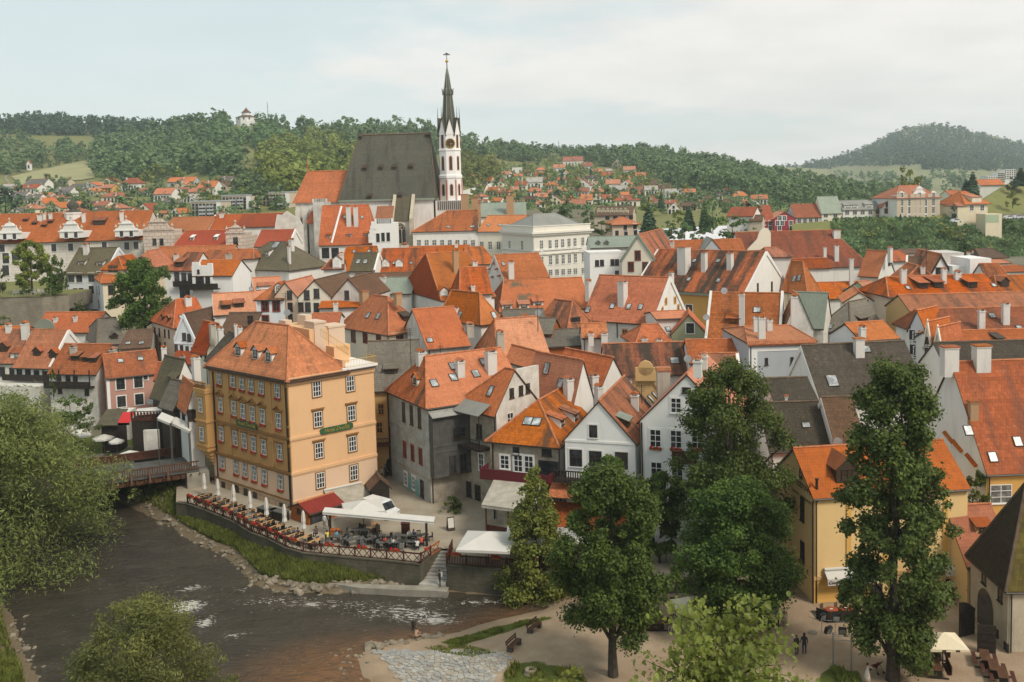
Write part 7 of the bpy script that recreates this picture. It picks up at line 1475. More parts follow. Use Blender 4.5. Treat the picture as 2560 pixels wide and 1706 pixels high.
wood([(1880,432),(1960,424),(2050,408),(2130,386),(2200,354),(2260,328),(2310,319),(2360,319),(2420,334),(2560,366),(2750,400),(2750,440),(2560,429),(2310,427),(2300,414),(2170,417),(2090,419),(2050,431),(1980,433)],2300,HD,'lf_con',15,MX,'dark forest covering the distant right hill',27)
wood([(2150,440),(2240,444),(2240,449),(2150,447),(2080,441),(2090,437)],40,HD,'lf_far',11,BR,'hedge line across the distant fields',28,'hedge')
wood([(2330,442),(2420,443),(2420,447),(2330,447)],26,HD,'lf_far',10,BR,'short hedge in the distant fields at right',29,'hedge')
wood([(2150,468),(2330,462),(2420,468),(2420,476),(2160,478)],60,HD,'lf_far',14,BR,'row of trees at the foot of the distant fields',30,'tree_row')
def garden(pts,hill,lab,group,leafs,H,seed,kinds=BR):
 r=random.Random(seed)
 for x,y in pts:
  p=hill.at(x,y);lf=r.choice(leafs);small_tree('garden_tree',('yellow ' if lf=='lf_far2' else '')+lab,p-Z_*.3,H*r.uniform(.7,1.25),r.choice(kinds),r.randrange(3),lf,r.uniform(.9,1.3),group)
wood([(0,470),(650,470),(660,545),(0,560)],260,HA,'lf_far',4.5,['wide','bro'],'low hedges and bushes between the left hillside houses',41,'shrubbery')
wood([(1170,425),(1450,405),(1750,460),(2080,490),(2080,540),(1180,540)],620,HA,'lf_far',4.6,['wide','bro'],'low hedges and bushes between the right hillside houses',42,'shrubbery')
wood([(1170,420),(1460,400),(1640,440),(1640,470),(1180,470)],170,HA,'lf_far2',6,['wide','bro'],'yellow green garden bushes on the upper right hillside',43,'shrubbery')
rr_=random.Random(44)
garden([(rr_.uniform(0,640),rr_.uniform(462,540)) for _ in range(75)],HA,'green garden tree among the left hillside houses','garden trees of the left hillside',['lf_far','lf_far','lf_far2'],7.5,5)
garden([(rr_.uniform(1180,2000),rr_.uniform(425,520)) for _ in range(150)],HA,'green garden tree among the right hillside houses','garden trees of the right hillside',['lf_far','lf_far2','lf_far'],8.5,6)
garden([(1405,462),(1420,458),(1440,465),(1452,452),(1478,447)],HA,'dark spruce in the small stand among right hillside houses','spruces of the right hillside',['lf_con'],11,7,['con'])
for x,y,H,lf,wd,lab in((365,470,12,'lf_far2',1.3,'round yellow green tree left of the middle of the left village'),(395,455,13,'lf_far2',1.2,'tall yellow green tree behind the left village'),(452,455,9,'lf_far2',1.4,'yellow green tree left of the long orange roofed house'),(345,515,10,'lf_far',1.5,'wide dark green garden tree in the left village'),(15,545,15,'lf_con',1.2,'dark spruce at the left edge of the village'),(590,520,9,'lf_far',1.3,'green tree between the blocks of flats'),(1375,455,11,'lf_far2',1.5,'large yellow green tree above the right village'),(1568,470,12,'lf_far2',1.4,'round yellow green tree at the wood edge'),(1322,408,12,'lf_far',1.2,'round dark tree on the ridge right of the spire'),(2040,505,13,'lf_far2',1.2,'olive green tree behind the verdigris roof')):
 small_tree('tree',lab,HA.at(x,y),H,'bro',1,lf,wd)
# #  TOWN TREES AND SHRUBS
def stree(x,yb,yt,Y,wpx,kind,lf,lab,name='tree',i=0,cat='tree',dense=2,z=None):
 p=atY(x,yb,Y);H=raise_to(p,yt);w_=wpx*VIEWS[VW][2]/FPX*Y
 nom={'bro':.9,'wide':1.08,'tall':.66,'con':.42}[kind]*H
 return small_tree(name,lab,p,H,kind,i,lf,w_/nom,None,cat,True,dense)
view('Z3')
stree(1222,1200,905,322,185,'con','lf_con','broad dark spruce in the middle behind the old town',i=0)
stree(1575,1160,935,330,150,'con','lf_con','bluish conifer right of the broad dark spruce',i=2)
stree(1330,960,800,480,75,'con','lf_con','slim dark spruce in the right village',i=3)
stree(1720,1170,850,326,130,'con','lf_far','tall mid green conifer left of the round bush tree',i=1)
stree(1790,1180,865,322,120,'tall','lf_far','tall leafy tree behind the round bush tree')
stree(1965,1275,1035,300,345,'wide','lf_green','broad round green tree behind the orange roofs')
for j,(x,yb,yt,w_,lf,lab) in enumerate(((1250,1260,1130,170,'lf_green','round bush tree at the foot of the dark spruce'),(1400,1250,1085,220,'lf_far','loose green tree between the two conifers, left'),(1540,1265,1095,200,'lf_far','loose green tree in front of the bluish conifer'),(1660,1275,1170,170,'lf_green','low green bush tree in front of the tall conifer'),(1230,1010,890,160,'lf_far2','pale green tree behind the dark spruce'),(1480,1100,985,140,'lf_far2','yellow green tree between the conifers'),(310,1020,890,150,'lf_far','green tree above the grey palace roof, left'),(490,1060,890,200,'lf_far','wide green tree above the grey palace roof'),(680,1130,985,150,'lf_far','green tree left of the barn with round dormers'),(800,1200,1080,200,'lf_green','dark hedge like tree left of the orange pyramid roof'),(2090,960,905,90,'lf_copper','purple leaved beech in the right village'),(2180,1010,940,130,'lf_far','green tree near the barn at right'),(1900,1010,915,110,'lf_far','green tree left of the rusty barn'),(60,980,860,60,'lf_con','dark slim tree above the grey palace roof'))):
 stree(x,yb,yt,318 if yb>1080 else 360,w_,'bro',lf,lab,i=j%3)
view('Z4')
stree(1228,900,600,410,245,'bro','lf_lime','large round olive green tree behind the pale villa',i=1)
stree(1822,880,615,405,150,'con','lf_con','tall dark spruce right of the pale villa',i=1);stree(1765,880,690,408,130,'con','lf_con','shorter dark spruce beside the tall one',i=3)
stree(2250,760,590,420,160,'con','lf_con','dark spruce at the right edge above the road',i=2);stree(2180,800,690,415,120,'bro','lf_con','dark tree left of the edge spruce',i=1)
stree(1660,1080,935,374,70,'tall','lf_con','clipped dark cypress like shrub right of the villa',i=0);stree(655,1135,1040,384,42,'tall','lf_dark','slim dark tree in front of the grey apartments',i=1);stree(1182,1080,1005,372,40,'con','lf_con','small dark conifer in front of the villa',i=2)
stree(2180,960,815,396,130,'bro','lf_far2','pale yellow green tree near the road at right',i=2)
hedge_pts=[]
r_=random.Random(3)
for j in range(46):
 x,y=r_.uniform(2120,2570),r_.uniform(548,645);p=HE.at(x,min(y,640));k=r_.choice(['bro','wide','wide'])
 small_tree('shrub','green shrub on the bushy slope under the villas',p-Z_*.6,r_.choice([2.0,2.6,3.5,4.6,6.5])*(.55 if y<585 else 1),k,r_.randrange(3),r_.choice(['lf_green','lf_far','lf_far2','lf_far','lf_dark']),r_.uniform(1.0,1.5),'shrubs of the east slope','shrub')
blade=[]
for j in range(5000):x,y=r_.uniform(2080,2600),r_.uniform(548,648);q_=HE.at(x,y);blade.append(tuple(q_))
blade_mass('undergrowth',blade,1.1,'low green undergrowth on the slope under the villas','undergrowth',M['lf_far'],.9)
view('Z5')
p=atY(265,432,213);tree('plane_tree','light green tree in the castle garden before the sgraffito wall',p,11.5,4.0,'oval','lf_lime',9500,.46,21,.22,44)
for j,(x,yb,yt,w_,lab) in enumerate(((455,420,130,150,'dark green tree right of the light garden tree'),(510,400,160,110,'dark green tree against the sgraffito wall'),(430,470,280,200,'dark shrub on the garden wall edge'),(20,430,240,90,'dark shrub at the far left garden edge'),(215,440,380,120,'low dark bush behind the white garden seats'))):
 stree(x,yb,yt,211-j,w_,'bro','lf_dark' if j%2 else 'lf_green',lab,'garden_shrub',j%3,'shrub')
p=atY(1185,745,188);tree('chestnut_tree','big dense green chestnut tree between the left houses',p,14.0,5.6,'oval','lf_green',20000,.45,22,.12,100,fill=.35)
stree(1120,745,620,183,140,'wide','lf_green','round bush at the foot of the chestnut tree','garden_shrub',1,'shrub')
for j,(x,yb,yt,w_,lab) in enumerate(((460,660,590,150,'ivy hedge left part under the garden wall'),(640,640,550,200,'ivy hedge middle part under the garden wall'),(735,690,590,120,'ivy hedge right part by the cream house'),(30,720,620,120,'bush at the far left below the rubble wall'),(660,560,490,90,'bush under the white house corner'))):stree(x,yb,yt,196,w_,'wide','lf_dark',lab,'hedge_bush',j%3,'hedge')
for j,(x,yb,yt,w_,Y,lf,lab) in enumerate(((580,1500,1268,240,146,'lf_green','large green bush left of the pink house'),(690,1450,1290,130,146,'lf_dark','dark bush against the pink house wall'),(150,1340,1275,200,150,'lf_dark','low dark bush in front of the left white terrace'),(40,1330,1260,140,150,'lf_dark','dark bush at left edge near the white terrace'),(720,1560,1450,240,138,'lf_green','low green bush below the pink house'),(440,1300,1060,60,155,'lf_dark','ivy column on the white wall at left'),(520,1500,1400,200,142,'lf_green','green bush beside the river cafe umbrellas'))):stree(x,yb,yt,Y,w_,'wide' if w_>100 else 'tall',lf,lab,'bush',j%3,'bush')
view('A')
p=Vector((atZ(1345,1502,-2.2).x,93.3,-2.3));tree('linden_tree','conical yellow green linden on the river bank in front of the grey canopy',p,12.6,3.3,'cone','lf_lime',26000,.29,31,.06,170,fill=.3)
p=atZ(1533,1690,SZ);tree('maple_tree','dense green maple with bare dark trunk on the sand',p,17.2,4.1,'oval','lf_green',60000,.25,32,.25,150,r0=.34,fill=.3)
p=Vector(((1825-PX)/FPX*91+.3,91,SZ));tree('ash_tree','tall open crowned ash with dark forked limbs before the white houses',p,22.3,5.4,'oval','lf_dark',56000,.26,33,.22,130,r0=.46,nl=30,fill=.2)
p=atZ(1842,1580,SZ);tree('maple_tree','broad dark green maple under the tall ash left of the yellow inn',p,13.8,4.7,'oval','lf_green',60000,.25,34,.16,150,fill=.3)
p=Vector(((1640-PX)/FPX*94,94,0));tree('young_maple_tree','smaller maple between dense maple and tall ash',p,9.5,2.6,'oval','lf_green',12000,.31,39,.2,70,fill=.3)
p=Vector(((1520-PX)/FPX*92,92,0));tree('young_maple_tree','leafy maple top in front of the tall white house corner',p,11.5,2.0,'oval','lf_green',6500,.30,40,.3,44,fill=.3)
p=atZ(2232,1700,SZ);tree('hornbeam_tree','very tall columnar tree in front of the yellow inn',p,25.0,3.5,'column','lf_dark',62000,.28,35,.10,190,r0=.45,fill=.25)
p=Vector((-58.5,106,-1.2));tree('willow_tree','huge pale green willow over the river at the left edge',p,19.2,11.2,'dome','lf_willow',62000,.44,36,.02,190,r0=.7,aspect=.30,droop=.5,lean=(6,-9),nl=26,fill=.55,extra=[(7.5,-17.5,3.2,2.4),(8.2,-18.2,1.5,1.6),(5.8,-17,5.2,3.0),(8.4,-18.4,.6,1.1)])
p=Vector((-23.6,57,-1.8));tree('willow_tree','rounded pale willow crown in the lower left corner',p,15.4,4.6,'dome','lf_willow',40000,.25,37,.35,130,aspect=.32,droop=.3,fill=.55)
p=Vector((-17.5,55.5,-1.8));tree('willow_tree','low willow shoots beside the rounded willow crown',p,11.5,1.7,'dome','lf_willow',4000,.24,38,.5,30,aspect=.3)
def leaf_tree(label,base,zc,R,n,seed,size,nb,name='heart_leaf_tree',twig=True):
 rng=np.random.default_rng(seed);root=empty(name,base,label,'tree');b=Vector(base);cl=[];mb=MB()
 c0=Vector((0,0,zc-b.z));mb.tube([(0,0,0),(.05,.05,c0 .z*.6),(0,0,c0 .z-R*.6)],[.10,.08,.05],7);V=[]
 for i in range(nb):
  t=rng.random();a=rng.random()*6.283;el=rng.normal()*.35+.30;L_=R*(.55+.6*rng.random())
  st=Vector((0,0,c0 .z-R*.9+t*R*1.0));d=Vector((math.cos(a)*math.cos(el),math.sin(a)*math.cos(el),math.sin(el)+.15));en=st+d*L_;mid=st.lerp(en,.55)+Vector((0,0,.12*L_))
  mb.tube([st,mid,en],[.03,.018,.006],5)
  m_=int(n/nb)
  for k in range(m_):
   u=.15+.9*rng.random()**.8;q_=st.lerp(mid,u*1.6) if u<.6 else mid.lerp(en,(u-.6)/.45)
   o_=rng.normal(size=3)*.11*R;V.append((q_.x+o_[0],q_.y+o_[1],q_.z+o_[2]*.8))
 V=np.array(V);nn=rng.normal(size=V.shape)*.55+np.array([0,-.25,1.0]);nn/=np.linalg.norm(nn,axis=1,keepdims=True)
 a=rng.normal(size=V.shape);a-=nn*(a*nn).sum(1,keepdims=True);a/=np.linalg.norm(a,axis=1,keepdims=True);a[:,2]-=.5;bb=np.cross(nn,a);s_=size*(.6+.7*rng.random((len(V),1)))
 prof=[(-.5,0),(-.42,.26),(-.12,.44),(.2,.30),(.55,0),(.2,-.30),(-.12,-.44),(-.42,-.26)]
 P=[V+a*u*s_+bb*v_*s_-nn*(abs(v_)*-.25+max(0,u)*.3)*s_ for u,v_ in prof]
 vs=np.stack(P,1).reshape(-1,3);me=bpy.data.meshes.new('crown');n8=len(V);me.vertices.add(len(vs));me.vertices.foreach_set('co',vs.astype(np.float32).ravel());idx=np.arange(n8)[:,None]*8
 lo=np.concatenate([(idx+np.array([[0,1,2,3,4]])).ravel().reshape(-1,5),(idx+np.array([[4,5,6,7,0]])).ravel().reshape(-1,5)]).ravel().astype(np.int32)
 me.loops.add(len(lo));me.loops.foreach_set('vertex_index',lo);me.polygons.add(n8*2);me.polygons.foreach_set('loop_start',np.arange(0,len(lo),5,dtype=np.int32));me.materials.append(M['lf_heart']);me.update(calc_edges=True)
 link('crown',me,root);mb.build('trunk',M['bark'],root);return root
M['lf_heart']=foliage('heart_shaped_leaves',(.10,.135,.022),(.27,.295,.06),.4,.45)
leaf_tree('leafy young tree with large heart shaped leaves at the bottom edge',((1800-PX)/FPX*25.5,25.5,14),25.0,2.3,4400,51,.125,40)
leaf_tree('small sprig of heart shaped leaves at the bottom edge, left one',((1360-PX)/FPX*25,25,14),24.6,.9,420,52,.13,10)
sx,sy=np.arange(-90,91,6.0),np.arange(4,64,4.0);gx_,gy_=np.meshgrid(sx,sy);gzz=23-(gy_-4)*.43+vnoise(np.stack([gx_.ravel(),gy_.ravel()],1),9,3).reshape(gx_.shape)*1.5
tag(link('castle_slope',gridmesh('castle_slope',np.stack([gx_.ravel(),gy_.ravel(),gzz.ravel()],1),len(sx),len(sy),[M['town_earth']])),kind='structure')
view('N');stree(760,1385,1238,111,210,'wide','lf_green','green shrub at the foot of the dark boarded bay','shrub',1,'shrub')
view('Y');stree(1575,1400,1048,93,235,'bro','lf_dark','dense dark ivy covered shrub right of the yellow inn','shrub',2,'shrub')
view('P');stree(560,460,215,94,230,'wide','lf_dark','clipped dark hedge beside the garden restaurant','hedge_bush',1,'hedge');stree(505,610,490,90,80,'wide','lf_lime','small yellow green bush on the garden wall','bush',2,'bush')
# #  THINGS ON THE TERRACES, BANKS AND SQUARE
def B(lo,hi,mb,mi=0,F=I4):mb.box(F,lo,hi,mi)
def timber_fence(label,pts,h_=1.1,mat='wood_r',step=2.0,slats=False,fl=0,orange=None):
 root=empty('terrace_fence',pts[0],label,'fence');o=Vector(pts[0]);post=MB();B((-.08,-.08,-.2),(.08,.08,h_+.1),post);pm=post.mesh('post',M[mat]);r=random.Random(len(pts));kfl=0
 for a,b in zip(pts,pts[1:]):
  a,b=Vector(a),Vector(b);L_=(b-a).length;n=max(1,round(L_/step));d=(b-a)/n
  for i in range(n):
   p=a+d*i;link('post',pm,root,T_(p-o));F=wframe(p-o,d,Vector((d.y,-d.x,0)));l=d.length;mb=MB()
   B((.08,-.05,h_-.14),(l-.08,.05,h_),mb,0,F);B((.08,-.05,.04),(l-.08,.05,.18),mb,0,F)
   if slats:
    for k in range(int(l/.17)):B((.1+k*.17,-.03,.18),(.1+k*.17+.10,.03,h_-.14),mb,0,F)
   else:
    for s_ in(0,1):
     for h0 in(0,l/2):
      x0,x1=h0+.1,h0+l/2-.05;z0,z1=(.18,h_-.14) if s_ else(h_-.14,.18)
      mb.slab([F@Vector(q) for q in((x0,-.03,z0),(x0+.09,-.03,z0),(x1,-.03,z1),(x1-.09,-.03,z1))],.05,down=F.to_3x3()@Vector((0,1,0)))
   link('panel',mb.mesh('panel',M['wood_o'] if orange and kfl==orange else M[mat]),root)
   if fl and kfl%fl==0:link('flower_box',flower_box_mesh(1.0,'red'),root,F@T_((l/2,-.22,h_+.02)))
   kfl+=1
 return root
up=lambda P,z=0.0:[Vector((p.x,p.y,z)) for p in P]
inset=[p+Vector((0,.35,0)) for p in TW]
timber_fence('dark wooden crossed terrace fence with red flower boxes above the embankment',up(inset[1:])+up([atZ(1100,1376,0,'A')]),mat='wood_r',fl=2,orange=21)
mb=MB();
for a,b in zip(inset[1:6],inset[2:7]):
 for i in range(34):
  p=a.lerp(b,RNG.random())+Vector((RNG.normal()*.15,.25+RNG.normal()*.15,.75+RNG.random()*.35));q=.13;d=Vector((RNG.normal(),-1,RNG.normal())).normalized();xd=d.cross(Z_).normalized()*q;zd=xd.cross(d).normalized()*q;mb.face([p-xd-zd,p+xd-zd,p+xd+zd,p-xd+zd],int(RNG.integers(0,3)))
tag(mb.build('flower_strip',[M['boxgreen'],M['dkred_fl'],M['red_fl']]),'strip of reddish flowers along the left part of the terrace fence','flowers',None,'stuff')
timber_fence('dark slatted fence with red flowers below the big white parasol',up([p+Vector((0,.4,0)) for p in TW2[:3]]),mat='wood_r',slats=True,fl=2)
timber_fence('dark slatted side fence beside the steps under the big white parasol',up([TW2[0]+Vector((0,.4,0)),atZ(1132,1372,0,'A')]),mat='wood_r',slats=True)
cm=MB()
for x,y in((-.2,-.2),(.2,-.2),(-.2,.2),(.2,.2)):B((x-.02,y-.02,0),(x+.02,y+.02,.44 if y<0 else .9),cm)
B((-.23,-.24,.43),(.23,.22,.47),cm)
for k in range(4):B((-.2+k*.115,.19,.5),(-.2+k*.115+.06,.22,.88),cm)
B((-.23,.185,.84),(.23,.225,.93),cm)
CH=cm.mesh('chair',M['metal']);CH2=cm.mesh('chair',M['steel']);CHW=cm.mesh('chair',plain('brown_slat_chair',(.14,.075,.04),.6))
tm_=MB();B((-1.0,-.36,.72),(1.0,.36,.77),tm_);TOP=tm_.mesh('tabletop',M['wood_l']);TOPD=tm_.mesh('tabletop',M['greywood'])
lm=MB();B((-.04,-.3,0),(.04,.3,.72),lm);LEG=lm.mesh('leg',M['metal'])
def table(p,ang,label,group,dark=False):
 t=empty('table',p,label,'table',group,ang);link('tabletop',TOPD if dark else TOP,t);link('leg',LEG,t,T_((-.8,0,0)));link('leg',LEG,t,T_((.8,0,0)));return t
def chair(p,ang,me,label,group):o=link('chair',me);o.location=p;o.rotation_euler=(0,0,ang);tag(o,label,'chair',group)
rj=random.Random(9)
LA,LB=Vector((hot.l.x,hot.l.y,0)),Vector((hot.c.x,hot.c.y,0))
nT=0
path=up(inset[1:8]);seg=[(a,b) for a,b in zip(path,path[1:])]
dist=1.0
for a,b in seg:
 L_=(b-a).length;d=(b-a).normalized();n=Vector((-d.y,d.x,0))
 while dist<L_:
  p=a+d*dist+n*1.75;ang=math.atan2(n.y,n.x);nT+=1
  table(p,ang,'pale wooden table on the hotel terrace, %s from the bridge end'%(ORD[nT-1]),'tables along the river terrace')
  for k,sx in enumerate((-.6,0,.6)):
   for sd in(-1,1):
    if rj.random()<.9:chair(p+n*sx+d*(.55*sd),ang+(0 if sd>0 else math.pi)+rj.uniform(-.15,.15),CH if rj.random()<.6 else CH2,'dark slatted metal chair at a river terrace table','chairs along the river terrace')
  dist+=1.85
 dist-=L_
view('T');PT=lambda x,y,z=0.0,v='T':atZ(x,y,z,v)
k_=0
for(x,y) in((1480,640),(1560,720),(1440,720),(1620,690),(1840,690),(1900,740),(1800,745),(1980,690),(1300,700),(1700,745)):
 p=PT(x,y);k_+=1;table(p,rj.uniform(-.3,.5),'grey table under the pergola end of the terrace, %s counted from the left'%ORD[sorted([1480,1560,1440,1620,1840,1900,1800,1980,1300,1700]).index(x)],'grey tables by the pergola',True)
 for a in range(5):
  t=a*1.256+rj.random()*.5;chair(p+Vector((1.25*math.cos(t),.85*math.sin(t),0)),t-math.pi/2,CH if rj.random()<.75 else CH2,'dark metal chair near the pergola posts','chairs by the pergola')
for(x,y) in((1470,605),(1490,620),(1520,612),(1600,615),(1625,612),(1640,630)):chair(PT(x,y),rj.random()*6,CH,'dark metal chair near the pergola posts','chairs by the pergola')
def closed_parasol(p,h_,mat,label,group=None):
 r=empty('closed_parasol',p,label,'parasol',group);mb=MB();mb.tube([(0,0,0),(0,0,h_+.15)],.03,6);mb.build('pole',M['steel'],r);mb=MB();B((-.3,-.3,0),(.3,.3,.08),mb);mb.build('base',M['concrete'],r)
 mb=MB();prof=[(.02,h_),(.10,h_-.12),(.17,h_-.6),(.21,h_-1.2),(.17,h_-1.55),(.25,h_-2.0),(.13,h_-2.25)];k=12
 rings=[[Vector((rr*(1+.25*(i%2))*math.cos(i*math.pi/6),rr*(1+.25*(i%2))*math.sin(i*math.pi/6),z)) for i in range(k)] for rr,z in prof]
 for a,b in zip(rings,rings[1:]):
  for i in range(k):j=(i+1)%k;mb.face([b[i],b[j],a[j],a[i]])
 mb.build('canopy',M[mat],r)
UP7=[(175,300,105),(290,352,152),(422,412,200),(560,465,255),(698,530,308),(850,603,362),(1010,650,418)]
for i,(x,y,yt) in enumerate(UP7):p=PT(x,y);closed_parasol(p,raise_to(p,yt)-.1,'canvas','closed white parasol on the hotel terrace, %s from left'%ORD[i],'closed parasols along the hotel')
def open_parasol(p,h_,side,rise,mat,label,group=None,rz=0.0,val=.22,n=4,marks=None):
 r=empty('parasol',p,label,'parasol',group,rz);mb=MB();mb.tube([(0,0,0),(0,0,h_+rise)],.045,6);mb.build('pole',M['wood'],r);mb=MB();B((-.4,-.4,0),(.4,.4,.1),mb);mb.build('base',M['concrete'],r)
 mb=MB();R=side/2/math.cos(math.pi/n);c=[Vector((R*math.cos(math.pi/n+2*math.pi*i/n),R*math.sin(math.pi/n+2*math.pi*i/n),h_)) for i in range(n)];ap=Vector((0,0,h_+rise))
 for i in range(n):
  a,b=c[i],c[(i+1)%n];m_=a.lerp(b,.5)-Vector((0,0,-.03));q=ap.lerp(m_,.5)-Vector((0,0,.05))
  mb.face([a,m_,q]);mb.face([m_,b,q]);mb.face([a,q,ap]);mb.face([q,b,ap])
  for t in range(4):u,v_=a.lerp(b,t/4),a.lerp(b,(t+1)/4);mb.face([u-Z_*val,v_-Z_*val,v_,u])
 ca=mb.build('canopy',M[mat],r);mb=MB()
 for q in c:mb.tube([(0,0,h_+rise-.1),q*.98],.02,4)
 mb.build('rib',M['wood'],r)
 if marks:
  mb=MB()
  for i,t in marks:u=c[i].lerp(c[(i+1)%n],t)-Z_*val*.5;d=(c[(i+1)%n]-c[i]).normalized();nn_=Vector((d.y,-d.x,0));mb.face([u+nn_*.01-d*.16-Z_*.08,u+nn_*.01+d*.16-Z_*.08,u+nn_*.01+d*.16+Z_*.08,u+nn_*.01-d*.16+Z_*.08])
  mb.build('print_mark',M['frame_d'],ca)
 return r
p=atZ(560,270,2.6,'B');p.z=0;open_parasol(p+Vector((.3,.3,0)),2.5,5.4,1.0,'canvas','big white square parasol over the dark fenced terrace',rz=R_(-10))
p=atZ(980,200,2.6,'B');p.z=0;open_parasol(p,2.6,5.0,.8,'canvas','second white square parasol half hidden by the conical linden',rz=R_(-4));p=atZ(1330,210,2.6,'B');p.z=0;open_parasol(p,2.6,4.2,.8,'canvas','third white parasol seen through the dense maple',rz=R_(-4))
p=atZ(1500,415,2.2,'T');p.z=0;open_parasol(p+Vector((0,.5,0)),2.3,4.4,.8,'canvas','white open parasol between red kiosk and white van',rz=R_(16))
view('Q');p=atZ(1315,1190,SZ+2.3);p.z=SZ;open_parasol(p,2.3,3.0,.75,'canvas_c','cream square parasol above the picnic tables at lower right',rz=R_(-4),val=.16,marks=[(2,.35),(2,.7)])
view('P');p=atZ(600,880,SZ+2.4);p.z=SZ;open_parasol(p+Vector((.3,.6,0)),2.3,3.0,.85,'canvas_c','cream square parasol over the dark wooden booths below the maple',rz=R_(6));p=atZ(292,935,SZ);p.y+=.5;closed_parasol(p,3.3,'canvas_c','closed yellowish parasol beside the dense maple');p=atZ(385,350,1.2);p.z=0;open_parasol(p,2.2,2.6,.6,'canvas','small white parasol glimpsed between two maples')
view('L')
for i,(x,y,w_) in enumerate(((330,200,90),(372,222,80),(425,245,100),(545,275,112),(612,294,78),(680,360,108),(445,262,70))):
 p=atZ(x,y,3.0);sd=w_*.47579/FPX*p.y*.95;p.z=.2;open_parasol(p,2.6,sd,.5,'canvas','white round parasol of the river cafe, %s from left'%ORD[[0,1,2,4,5,6,3][i]],'white parasols of the river cafe',n=8)
p=atY(785,135,137);mz=p.z;p.z=mz-2.3;open_parasol(p,2.2,3.6,.35,'canvas','white flat parasol on the raised wooden roof terrace',rz=.3)
def block(name,label,cat,lo,hi,Y0,dep,mat,z0,v,yaw=0):
 view(v);a=atY(lo[0],lo[1],Y0);b=atY(hi[0],lo[1],Y0);o=Vector((a.x,Y0,z0));r=empty(name,o,label,cat,None,R_(yaw));mb=MB();B((0,0,0),(b.x-a.x,dep,a.z-z0),mb);mb.build('body',M[mat],r);return r,b.x-a.x,a.z-z0
r,w_,h_=block('roof_terrace','raised dark red wooden roof terrace beside the pink house','terrace',(690,185),(925,185),134,5,'wood_k',-.5,'L')
mb=MB();n=14
for i in range(n+1):B((w_*i/n-.04,-.1,h_),(w_*i/n+.04,-.02,h_+1.0),mb);B((w_*i/n+.06,-.08,h_+.1),(w_*i/n+w_/n*.5,-.04,h_+.95),mb)
B((0,-.12,h_+1.0),(w_,0,h_+1.1),mb);B((0,-.14,h_-.3),(w_,0,h_+.1),mb);mb.build('railing',M['wood_r'],r)
r,w_,h_=block('cafe_wall','white washed cafe wall below the roof terrace','wall',(752,245),(830,245),131,.5,'white_old',2.0,'L')
for lab,x0,y0,x1,y1,xb,yb in(('white sloping awning on posts above the cafe terrace, left one',825,180,893,208,835,168),('white sloping awning on posts above the cafe terrace, right one',898,205,998,250,905,196)):
 a,b=atY(x0,y0,126),atY(x1,y1,124.5);r=empty('awning',a,lab,'awning','white awnings of the river cafe');mb=MB(a);bk=Vector((.2,1.3,.5));mb.slab([a,b,b+bk,a+bk],.10);mb.slab([a-Z_*.25,b-Z_*.25,b+Vector((0,.06,0)),a+Vector((0,.06,0))],.05);mb.build('canopy',M['canvas'],r)
 for q in(a,b):mb=MB(a);mb.tube([q,Vector((q.x,q.y,-.3))],.06,5);mb.build('post',M['greywood'],r)
a,b=atY(618,205,136),atY(680,205,136);r=empty('awning',a,'small bright red awning below the pink house','awning');mb=MB(a);bk=Vector((.2,1.6,1.2));mb.slab([a,b,b+bk,a+bk],.06);mb.build('canopy',M['canvas_red'],r);mb=MB(a);mb.slab([a-Z_*.3,b-Z_*.3,b,a],.03);mb.build('valance',M['canvas'],r)
r,w_,h_=block('planter_terrace','pale planter balcony at the foot of the pink house','balcony',(595,150),(675,150),146,3,'white_old',-.5,'L')
r,w_,h_=block('shed','weathered lean shed with board roof left of the red awning','shed',(530,200),(620,200),140,3,'wood_k',-.5,'L');mb=MB();mb.slab([Vector(q) for q in((-.4,-.8,h_-.3),(w_+.3,-.8,h_-.3),(w_+.3,3.2,h_+1.2),(-.4,3.2,h_+1.2))],.15);mb.build('roof',M['olive'],r)
for i,(x,y) in enumerate(((755,335),(785,320),(820,325),(860,318),(900,325),(940,330),(770,300),(840,300))):
 p=atZ(x,y,.3);s_=empty('planter',p,'potted green plant on the cafe terrace above the bridge','plant','plants of the river cafe');mb=MB();mb.lathe(I4,[(.3,0),(.4,.5)],8);mb.build('pot',M['white_old'],s_);link('foliage',quadmesh('foliage',clump_leaves([(0,0,1.0,.75),(0,.2,1.5,.5)],160,.28,RNG),[M['lf_dark' if i%2 else 'lf_green']]),s_)
zd=2.3;b0,b1,b2,b3=atZ(296,1203,zd,'A'),atZ(498,1174,zd,'A'),atZ(482,1140,zd,'A'),atZ(300,1158,zd,'A');e=(b0-b1).normalized()*14;b0+=e;b3+=e
br=empty('bridge',b1,'brown wooden footbridge with slatted railings over the river left of the hotel','bridge');o=b1
mb=MB(o);mb.slab([b0,b1,b2,b3],.25);mb.build('deck',M['greywood'],br)
d=(b0-b1).normalized();L_=(b0-b1).length;n=Vector((-d.y,d.x,0));n=n if n.y<0 else-n
